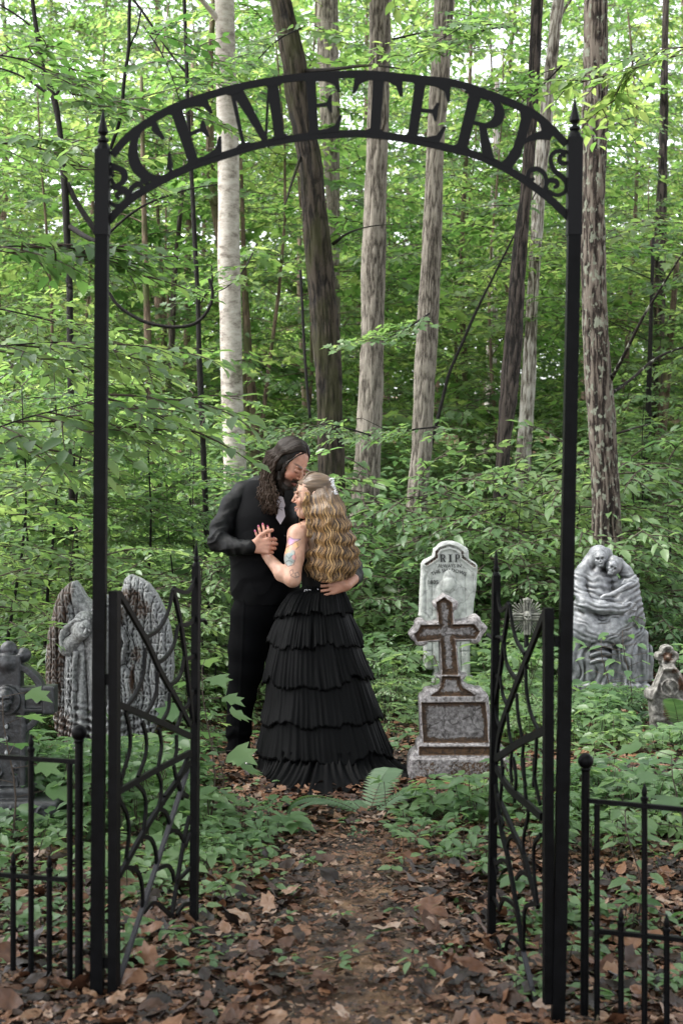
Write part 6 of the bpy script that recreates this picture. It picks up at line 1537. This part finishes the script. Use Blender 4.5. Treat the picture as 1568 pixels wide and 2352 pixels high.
S_.chain([W3(650, 1130, .12), W3(645, 1185, .06)], [.08, .09], .03); V, Q = S_.mesh(); MB().add(V, [Q]).build('shirt_front', M['shirt'], man)
def flat_on(pts, dy, th=.006): return [W3(x, y, dy) for x, y in pts]
mb = MB(); mb.poly(flat_on([(638,1138),(633,1160),(640,1166),(653,1166),(655,1160),(650,1142)], -.075), (0, .012, 0)); mb.poly(flat_on([(640,1167),(634,1190),(644,1205),(655,1186),(652,1167)], -.082), (0, .010, 0))
mb.build('necktie', M['tie'], man, 'auto')
mb = MB()
mb.poly(flat_on([(628,1120),(612,1140),(628,1166),(640,1140),(640,1126)], -.055), (0, .01, 0)); mb.poly(flat_on([(652,1142),(657,1166),(678,1150),(672,1126),(655,1126)], -.055), (0, .01, 0))
mb.build('collar', M['shirt'], man, 'auto')
# trousers, belt, shoes
S_ = SDF(W3(495, 1775, -.2), W3(715, 1340, .5), .0065)
S_.chain([W3(608, 1362, .14), W3(604, 1395, .14)], [.170, .165], .04)
S_.chain([W3(578, 1420, .10), W3(569, 1490, .08), W3(565, 1540, .08), W3(554, 1600, .09), W3(548, 1670, .10), W3(549, 1735, .11)], [.118, .104, .090, .075, .066, .068], .03)
S_.chain([W3(650, 1420, .22), W3(648, 1540, .22), W3(645, 1735, .24)], [.118, .090, .065], .02)
V, Q = S_.mesh()
V = folds(V, Q, .006, lambda V: (lambda x, y: np.clip((y-1655)/40, 0, 1)*np.sin(y/6.5+2*vn(x/20, y/20))+.7*np.exp(-((x-(556-.04*(y-1500)))/2.6)**2)*(V[:, 1] < DP+.1)+.5*np.sin((y-x*.6)/9)*np.clip((1450-y)/60, 0, 1))(*px_of(V)))
MB().add(V, [Q]).build('trousers', M['trouser'], man)
for (x, d, a) in ((549, .10, .35), (643, .22, .55)):
    c = W3(x, 1700, d); c[2] = 0; f_ = np.array([math.sin(a), -math.cos(a), 0])
    S_ = SDF(c-(.25, .30, .02), c+(.25, .2, .14), .005); g0 = float(gz(c[0], c[1]))
    S_.chain([c+(0, 0, .05), c+f_*.09+(0, 0, .045), c+f_*.19+(0, 0, .035)], [.042, .043, .034], .02); S_.cap(c+(0, 0, .06), c+(0, 0, .10), .042, .04, .01)
    S_.fn(c-(.25, .30, .02), c+(.25, .2, .012), lambda X, Y, Z: Z-.008, .002, True)
    V, Q = S_.mesh(); MB().add(V, [Q]).build('shoe', M['leather'], man)
# hair and beard
def strand(mb, pts, r0, r1, n=26, amp=None, pitch=.05, ph=0, col=(.02, .014, .012), sides=5, tip=None):
    c = spline(pts, n); m = len(c)
    if amp is not None: c = torus_curl(c, np.interp(np.linspace(0, 1, m), np.linspace(0, 1, len(amp)), amp), pitch, ph)
    r = np.interp(np.linspace(0, 1, m), [0, .08, .75, 1], [r0*.6, r0, r0*.85, r1])
    if tip is not None: cc = np.repeat(np.linspace(0, 1, m)[:, None], sides, 0)**1.2; col = np.asarray(col)*(1-cc)+np.asarray(tip)*cc
    mb.tube(c, r, sides, 0, col)
rg = np.random.RandomState(4)
wM = lambda x, y, z: MH+MA.T@np.array([x, y, z])
S_ = SDF(MH-(.24, .2, .34), MH+(.2, .25, .2), .005)
S_.ell(wM(0, .032, .052), (.086, .100, .086), .01, MA); S_.ell(wM(-.07, .02, -.01), (.028, .055, .06), .01, MA)
S_.ell(wM(0, -.115, -.035), (.062, .085, .105), .012, MA, True)
S_.chain([wM(-.040, .035, .01), W3(636, 1075, .10), W3(625, 1110, .06), W3(624, 1150, .03)], [.038, .046, .05, .03], .02)
S_.chain([wM(.06, .03, .03), wM(.078, .02, -.05), wM(.075, .02, -.12)], [.035, .024, .015], .02)
V, Q = S_.mesh(); V = smooth(V, Q, 1)
q_ = (V-MH)@MA.T; strk = .7+.6*vn(q_[:, 0]*130, q_[:, 1]*18, q_[:, 2]*25)
mb = MB(); mb.add(V+vnormals(V, Q)*(.0025*vn(q_[:, 0]*140, q_[:, 1]*20, q_[:, 2]*30))[:, None], [Q], 0, mix(np.outer(strk, (.012, .009, .0075)), (.30, .17, .13), np.exp(-((q_[:, 0]-.007)/.0045)**4)*(q_[:, 1] < .03)*(q_[:, 2] > .08)))
for k in range(340):
    u = rg.rand(); v = rg.rand(); dy = .10-.14*v
    ou = 1.0+.07*rg.rand(); yy_ = -.052+.165*u
    zs = lambda x, y: .052+.089*ou*math.sqrt(max(.02, 1-(x/.090)**2-((y-.032)/.104)**2)); xs = lambda y, z: .089*ou*math.sqrt(max(.05, 1-((z-.052)/.09)**2-((y-.032)/.104)**2))
    y1, y2, y3 = yy_*.9+.008, yy_*.8+.018, max(yy_, -.02)*.7+.026
    top = wM(-.001, yy_, zs(0, yy_)); hug = [wM(-.040, y1, zs(-.040, y1)), wM(-xs(y2, .072), y2, .072), wM(-xs(y3, .04)-.002, y3, .03), wM(-.096*ou, y3, -.02)]
    m1 = W3(626-24*u+rg.normal(0, 3), 1095, dy-.01); m2 = W3(618-22*u+16*v+rg.normal(0, 5), 1132, dy-.05)
    yl = 1142+rg.rand()*45-10*u; e = W3(612-22*u+30*v+rg.normal(0, 6), yl, dy-.08)
    a = .004+.006*rg.rand()
    strand(mb, [top, *hug, m1, m2, e], .0044, .0015, 48, [0, 0, .0006, .002, .7*a, a, a*1.2], .040+.02*rg.rand(), rg.rand()*6, np.array((.012, .009, .007))*(.5+1.2*rg.rand()), 5, (.040, .024, .016))
for k in range(60):     # a few locks past the right cheek and along the face
    u = rg.rand(); yy_ = -.05+.10*u; zs = lambda x, y: .052+.091*math.sqrt(max(.02, 1-(x/.090)**2-((y-.032)/.104)**2)); strand(mb, [wM(.012, yy_, zs(.012, yy_)), wM(.045, yy_+.004, zs(.045, yy_+.004)), wM(.080, yy_*.7+.015, .05), wM(.086, .0+.04*u, -.01), wM(.082, -.005+.05*u, -.08+.02*rg.rand())], .0042, .002, 20, [0, .001, .003], .04, rg.rand()*6, np.array((.016, .011, .009))*(.6+.9*rg.rand()))
for k in range(10):
    u = k/10; strand(mb, [wM(-.01, -.052, .104), wM(-.050, -.056, .082), wM(-.074, -.050, .04), wM(-.080, -.048+.02*u, -.01), W3(652-2*k, 1112+3*k, -.03), W3(646-3*k, 1142+4*k, -.05)], .0038, .0015, 26, [0, 0, .003, .006, .008], .045, rg.rand()*6, (.014, .010, .008))
mb.build('hair', M['hair_wet'], man)
S_ = SDF(MH-(.15, .2, .26), MH+(.2, .15, .0), .0042)
S_.ell(wM(0, -.062, -.118), (.046, .044, .040), .01, MA); 
for g in (1, -1): S_.chain([wM(.066*g, -.008, -.045), wM(.058*g, -.03, -.085), wM(.03*g, -.062, -.115)], [.012, .018, .02], .01); S_.cap(wM(.004*g, -.107, -.048), wM(.03*g, -.092, -.062), .006, .005, .004)
V, Q = S_.mesh(); V = folds(V, Q, .003, lambda V: vn(V[:, 0]*150, V[:, 1]*150, V[:, 2]*60)); MB().add(V, [Q], 0, (.012, .009, .007)).build('beard', M['hair_wet'], man)

# --- the woman
woman = empty('person', (W3(735, 1500, -.08)[0], DP-.08, 0), 'woman with long wavy golden hair in a tiered black gown, back turned, tattooed upper arm', 'person')
WH = W3(716, 1139, -.09); WA = basis((-.96, -.14, -.06), (-.05, 0, 1)); SW = .92
SK_W = (.47, .295, .225)
mb = MB()
S_ = SDF(WH-(.19, .16, .24), WH+(.17, .17, .18), .0032); head_sdf(S_, WH, WA, SW, smile=True, female=True)
S_.chain([WH+(.02, .01, -.05), W3(728, 1185, -.08), W3(728, 1212, -.07)], [.046, .046, .055], .02)
V, Q = S_.mesh(); C = face_tint(V, WH, WA, SW, SK_W, (.38, .17, .15), (.12, .075, .05))
q_ = (V-WH)@WA.T/SW; C = mix(C, (.75, .72, .68), np.exp(-(((q_[:, 0])/.018)**2+((q_[:, 2]+.067)/.0035)**2)**2)*(q_[:, 1] < -.07)*(q_[:, 1] > -.1))
mb.add(V, [Q], 0, C)
S_ = SDF(W3(570, 1362, -.34), W3(812, 1190, .10), .0042)
sh, el, wr = W3(684, 1228, -.13), W3(672, 1330, -.215), W3(613, 1277, -.100)
S_.chain([W3(728, 1215, -.06), W3(708, 1218, -.09), sh], [.05, .052, .052], .03)
S_.chain([sh, W3(676, 1280, -.18), el], [.054, .050, .042], .02); S_.chain([el, W3(648, 1318, -.185), wr], [.042, .040, .0255], .015)
S_.chain([W3(738, 1225, -.05), W3(738, 1270, -.05), W3(740, 1330, -.05)], [.085, .090, .07], .05); S_.ell(W3(735, 1235, -.05), (.145, .075, .06), .05)
S_.chain([W3(775, 1225, .0), W3(800, 1262, .05), W3(760, 1250, .15)], [.048, .042, .035], .02)
V, Q = S_.mesh(); x, y = px_of(V); C = np.tile(np.array(SK_W), (len(V), 1))
C = mix(C, (.60, .33, .25), .35*np.clip(vn(V[:, 0]*25, V[:, 1]*25, V[:, 2]*25)+.1, 0, 1))
arm = (np.hypot(V[:, 0]-sh[0], 0) < .16)*(V[:, 1] < DP-.10)*(y > 1222)*(y < 1332)*(x < 697)
def blot(cx, cy, rx, ry, col, a, e=2): 
    global C
    C = mix(C, col, .85*a*arm*np.clip(3.2-3*(np.abs((x-cx)/rx)**e+np.abs((y-cy)/ry)**e), 0, 1))
def line(pts, w, col=(.03, .035, .05), a=.85):
    global C
    C = mix(C, col, .85*a*arm*np.clip(1.6-segd(x, y, pts)/w, 0, 1))
blot(668, 1243, 8, 9, (.40, .22, .42), .8); blot(676, 1240, 12, 3, (.38, .25, .48), .7); blot(680, 1251, 7, 7, (.72, .45, .16), .55); blot(657, 1263, 6, 9, (.72, .36, .16), .6)
blot(664, 1284, 13, 16, (.16, .30, .33), .85); blot(672, 1270, 6, 8, (.20, .36, .38), .7); blot(675, 1280, 5, 6, (.62, .22, .22), .7)
for p in ([(656,1258),(663,1232),(672,1238),(690,1238)], [(656,1258),(690,1239)], [(652,1272),(651,1290),(661,1301),(674,1298),(679,1282),(676,1266)], [(658,1277),(664,1283),(671,1275)], [(655,1292),(663,1287),(672,1292)], [(682,1247),(686,1256),(680,1262)]): line(p, .8)
for p in ([(665,1312),(672,1308),(674,1316),(668,1321),(665,1312)], [(677,1317),(684,1314),(688,1322),(681,1326),(677,1317)], [(668,1322),(678,1327),(687,1325)]): line(p, .9, (.05, .05, .055))
mb.add(V, [Q], 0, C)
S_ = SDF(W3(570, 1300, -.26), W3(660, 1190, .05), .0030)
S_.cap(W3(620, 1287, -.112), wr, .027, .0245, .006)
tw = hand_sdf(S_, wr, (-.20, .12, 1), (-.4, .9, -.1), (.9, .3, .05), .92, curl=((.02,.25,.2), (.05,.05,.05), (-.02,.05,.05), (-.05,.08,.05)), spread=.10, thumb=(.2, .2))
V, Q = S_.mesh(); mb.add(V, [Q], 0, (.60, .33, .26))
S_ = SDF(W3(640, 1790, -.4), W3(830, 1310, .3), .014)      # body inside the gown
S_.chain([W3(740, 1320, -.05), W3(738, 1400, -.05)], [.07, .10], .05)
for g in (-1, 1): S_.chain([W3(735+22*g, 1420, -.05), W3(738+20*g, 1580, -.05), W3(738+18*g, 1755, -.05)], [.08, .05, .035], .03)
V, Q = S_.mesh(); mb.add(V, [Q], 0, SK_W)
body_w = mb.build('body', M['skin'], woman)
mb = MB()
for (p, v) in tw: mb.ball(p-np.array([0, .005, 0])+v*.001, (.0055, .004, .0075), 8)
mb.build('painted_nails', simple('pink_nail_polish', (.45, .10, .20), .25, .6), woman)
# gown
S_ = SDF(W3(672, 1378, -.26), W3(812, 1268, .16), .005)
S_.chain([W3(740, 1290, -.055), W3(741, 1325, -.055), W3(742, 1352, -.055)], [.104, .103, .108], .05); S_.ell(W3(728, 1292, -.06), (.095, .105, .06), .04)
zt = W3(0, 1279, -.15)[2]; S_.fn(W3(672, 1300, -.26), W3(812, 1262, .16), lambda X, Y, Z: -(Z-zt-.05*np.abs(X-W3(740, 0, 0)[0])), .002, False) if False else None
F_ = S_.F; Zg = S_.ax[2][None, None, :]; S_.F = np.maximum(F_, Zg-zt)
V, Q = S_.mesh(); MB().add(V, [Q]).build('bodice', M['bodice'], woman)
mb = MB(); rg = np.random.RandomState(9)
for k in range(26):
    x_, y_ = 699+33*rg.rand(), 1353+rg.rand()*9+.12*(k % 5); mb.ball(W3(x_, y_, -.172-.004*rg.rand()), .0032, 6)
mb.build('beadwork', M['silver'], woman)
LV = [(1349,692,792),(1361,664,795),(1385,648,803),(1410,636,811),(1440,626,821),(1475,617,830),(1539,608,847),(1604,606,864),(1660,600,878),(1724,594,897),(1766,592,912)]
LVy = np.array([a[0] for a in LV]); LVl = np.array([a[1] for a in LV]); LVr = np.array([a[2] for a in LV])
DW = DP-.08
gown = empty('gown', (0, 0, 0)); gown.parent = woman
def ring_at(z):
    py = HY+(CAMZ-z)/DW*FPX; l_ = np.interp(py, LVy, LVl); r_ = np.interp(py, LVy, LVr)
    cx = ((l_+r_)/2-HX)/FPX*DW; return cx, (r_-l_)/2/FPX*DW
def zf(py):   # height of the front of a ring seen at py
    z = .6
    for _ in range(12): cx, hw = ring_at(z); z = CAMZ-(py-HY)/FPX*(DW-hw*.82)
    return z
TY = [1347, 1415, 1484, 1574, 1664, 1755]
rg = np.random.RandomState(2)
NT = 540; th = np.arange(NT)*2*math.pi/NT
def pleats(seed, n=8):
    g = np.random.RandomState(seed); f = np.zeros(NT)
    for _ in range(n): k = g.randint(26, 80); f += g.uniform(.3, 1)*np.sin(k*th+g.rand()*6)
    for _ in range(5): k = g.randint(5, 16); f += g.uniform(.3, .8)*np.sin(k*th+g.rand()*6)
    return f/3.2
for i in range(5):
    z0 = zf(TY[i])+(.03 if i else .0); z1 = zf(TY[i+1]); n = 16; f = pleats(i*7+1); f2 = pleats(i*7+2)
    rows = []; edge = .030*vn(th*2.2+i*9, i*3.)+.014*vn(th*9+i*5, i*2.)+.009*vn(th*34, i*2.)
    for q in range(n):
        t = q/(n-1); z = z0+(z1-z0)*t
        cx, hw = ring_at(z); g = (-.016 if i else -.004)*(1-t)**.7+.007*t**1.5+.006*vn(th*1.7+i*4, t*2.)*t
        a = (.0026+.0088*t)*(f*(1-t*.5)+f2*.55*t)*(1+.7*vn(th*3+i, i))+.010*t*vn(th*4+i*3, i)
        r = 1; R1 = hw+g+a; R2 = hw*.82+g+a
        rows.append(np.stack([cx+R1*np.cos(th), DW+R2*np.sin(th), z+edge*t], -1))
    rows.append(rows[-1]*1.0+np.stack([-.006*np.cos(th), -.006*np.sin(th), np.full(NT, .002)], -1))
    V = np.concatenate(rows); m = len(rows); a_ = np.arange(m-1)[:, None]*NT; j = np.arange(NT)[None]; j2 = (j+1) % NT
    o = MB().add(V, [np.stack([a_+j, a_+j2, a_+NT+j2, a_+NT+j], -1).reshape(-1, 4)]).build('skirt_tier', M['tulle'], gown)
# last tier with the train lying on the ground
foot = [(594,1764),(602,1796),(624,1818),(660,1822),(700,1832),(745,1842),(800,1828),(850,1808),(905,1802),(952,1782),(938,1762),(900,1744)]
fp = np.array([[(x-HX)/FPX*(CAMZ*FPX/(y-HY)), CAMZ*FPX/(y-HY)] for x, y in foot]); c0 = np.array([ring_at(.1)[0], DW])
back = [c0+(.36*math.cos(a), .34*math.sin(a)) for a in np.radians([20, 50, 90, 130, 160])]
loop = spline(np.array([[*p, 0] for p in list(fp)+back]), 200, True)[:, :2]
ang = np.arctan2(loop[:, 1]-c0[1], loop[:, 0]-c0[0]); rad = np.hypot(*(loop-c0).T); o_ = np.argsort(ang); ang, rad = ang[o_], rad[o_]
tt = (th+math.pi) % (2*math.pi)-math.pi; RF = np.interp(tt, ang, rad, period=2*math.pi)
z0 = zf(1750)+.02; cx, hw = ring_at(z0); f, f2 = pleats(91), pleats(92); rows = []; n = 26
for q in range(n):
    t = q/(n-1); s_ = t**1.0; R0x, R0y = hw-.012, hw*.82-.012
    ex = np.stack([cx+R0x*np.cos(th), DW+R0y*np.sin(th)], -1); eo = c0+np.stack([RF*np.cos(th), RF*np.sin(th)], -1)
    u = np.clip((t-.15)/.85, 0, 1)**1.15; p = ex*(1-u)+eo*u; rr = np.stack([np.cos(th), np.sin(th)], -1)
    z = z0*(1-t)**2.0*1.0+.012+(.010+.012*t)*(f*.8+.6)*np.clip(1.15-t, 0, 1); amp = .010*(1-t)+.016*t
    p = p+rr*(amp*(f*(1-.4*t)+f2*.4*t))[:, None]; gg = gz(p[:, 0], p[:, 1]); rows.append(np.stack([p[:, 0], p[:, 1], np.maximum(z, 0)+gg*t+.02*t*np.clip(f2, 0, 1)], -1))
rows.append(rows[-1]-np.array([0, 0, .03])); V = np.concatenate(rows); m = len(rows); a_ = np.arange(m-1)[:, None]*NT; j = np.arange(NT)[None]; j2 = (j+1) % NT
MB().add(V, [np.stack([a_+j, a_+j2, a_+NT+j2, a_+NT+j], -1).reshape(-1, 4)]).build('train', M['tulle'], gown)
# hair
HY_ = np.array([1090,1105,1117,1148,1185,1238,1280,1315,1340]); HL_ = np.array([715,704,702,704,706,711,703,702,712]); HR_ = np.array([752,765,771,788,802,817,828,823,800])
wW = lambda x, y, z: WH+WA.T@np.array([x, y, z])*SW
mb = MB(); rg = np.random.RandomState(6)
S_ = SDF(W3(675, 1345, -.34), W3(840, 1075, .14), .005)
S_.ell(wW(0, .030, .048), (.082*SW, .102*SW, .086*SW), .01, WA); S_.ell(wW(0, -.118, -.045), (.09*SW, .075*SW, .112*SW), .010, WA, True)
S_.chain([W3(745, 1125, -.09), W3(750, 1170, -.12), W3(760, 1230, -.14), W3(764, 1290, -.14), W3(764, 1312, -.14)], [.055, .072, .085, .088, .060], .03)
S_.chain([W3(722, 1150, -.13), W3(722, 1190, -.15), W3(728, 1240, -.17), W3(724, 1290, -.17)], [.030, .034, .036, .036], .03)
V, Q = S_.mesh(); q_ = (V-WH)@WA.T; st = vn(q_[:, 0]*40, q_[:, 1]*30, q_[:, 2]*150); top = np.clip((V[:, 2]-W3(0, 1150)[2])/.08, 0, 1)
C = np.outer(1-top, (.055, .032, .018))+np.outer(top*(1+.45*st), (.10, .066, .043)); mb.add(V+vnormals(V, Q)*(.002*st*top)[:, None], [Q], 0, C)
def hair_col(rg):
    k = rg.rand()
    a = np.array([(.022, .012, .007), (.060, .033, .017), (.15, .082, .034), (.29, .165, .066), (.46, .285, .125)])[min(4, int(k*5.2*.96))]; return a*rg.uniform(.8, 1.15)
for k in range(1800):
    u = rg.rand(); lay = rg.rand(); ys = 1104+16*rg.rand()+26*lay*.4; ye = 1322+18*rg.rand()-16*(2*u-1)**2-(30*rg.rand() if rg.rand() < .3 else 0)
    yy = np.linspace(ys, ye, 66); l_ = np.interp(yy, HY_, HL_); r_ = np.interp(yy, HY_, HR_)
    xx = l_+(r_-l_)*(.04+.92*u)
    ph = 2*math.pi*(yy/33.0)+2.4*vn(u*6+3, yy/110)+.45*rg.rand(); am = np.interp(yy, [ys, ys+35, ys+90], [0, 1.8, 3.7])*rg.uniform(.75, 1.15)
    xx = xx+(rg.normal(0, 5)*np.clip((yy-1180)/150, 0, 1) if rg.rand() < .16 else 0)+am*np.sin(ph)
    dep = -.10-.085*np.clip((yy-1100)/80, 0, 1)-.02*lay; bul = np.sqrt(np.clip(1-(2*u-1)**2, 0, 1)); dep = dep-.055*bul*np.clip((yy-1095)/70, 0, 1)+.07*(1-bul)+.0035*np.cos(ph)
    pts = np.array([W3(a, b, c) for a, b, c in zip(xx, yy, dep)]); r = np.interp(np.linspace(0, 1, 66), [0, .1, .8, 1], [.0018, .0027, .0024, .0007])*rg.uniform(.6, 1.2)
    c1 = hair_col(rg); tt_ = np.repeat(np.linspace(0, 1, 66)[:, None], 5, 0); rt = np.array((.085, .055, .036))
    mb.tube(pts, r, 5, 0, (rt*(1-np.clip(tt_*3, 0, 1))+c1*np.clip(tt_*3, 0, 1)))
for k in range(70):      # hair drawn back over the crown to the comb
    u = rg.rand(); a = wW(-.035+.075*u, -.080+.02*u*u, .085-.03*abs(u-.3)-(.055*rg.rand() if u < .3 else 0)); 
    b = wW(-.066*(1-u)+.01, -.012, .136-.055*(1-u)**1.5-.006*rg.rand()); b2 = wW(-.088+.07*u, .052, .088+.035*u-.05*(1-u)); e = wW(-.055+.03*u, .105, .020+.02*rg.rand())
    strand(mb, [a, b, b2, e], .0048, .003, 16, None, col=np.array((.115, .077, .05))*(.6+.8*rg.rand()))
for k in range(22):      # lower twist and locks by the cheek
    u = rg.rand(); strand(mb, [wW(-.066, -.065+.01*u, .055-.03*u), wW(-.086, -.02, .015-.015*u), wW(-.088, .04, .0-.01*u), wW(-.055, .10, .005)], .0048, .003, 18, [0, .003, .003, 0], .05, k, np.array((.14, .088, .05))*(.5+.9*rg.rand()))
for k in range(34):
    u = rg.rand(); x0 = 698+11*u; strand(mb, [wW(-.070, -.040, .06-.02*u), W3(702+8*u, 1135, -.168), W3(x0-2+2*math.sin(k), 1162, -.178), W3(x0+5, 1195, -.19), W3(x0+8+5*u, 1235, -.2)], .0040, .0012, 28, [0, .001, .003, .004], .06, rg.rand()*1.5, hair_col(rg))
strand(mb, [wW(-.05, -.085, .06), W3(689, 1138, -.17), W3(690, 1165, -.17), W3(688, 1190, -.16), W3(692, 1212, -.17)], .0022, .001, 24, [0, .001, .003, .003], .05, 1, (.18, .11, .06))
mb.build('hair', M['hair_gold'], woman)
mb = MB()
for k in range(60):
    t = rg.rand(); x_, y_ = 761+9*t+rg.normal(0, 2.3), 1098+38*t+rg.normal(0, 2.0); c = W3(x_, y_, -.155-.05*t*0-.012*rg.rand())
    if k % 2: mb.ball(c, .0034, 6)
    else: a = rg.rand()*6; v = np.array([math.cos(a), -.3, math.sin(a)])*.010; mb.tube([c-v*.5, c, c+v*.5], [.001, .0035, .0005], 5)
mb.build('hair_comb', M['silver'], woman)
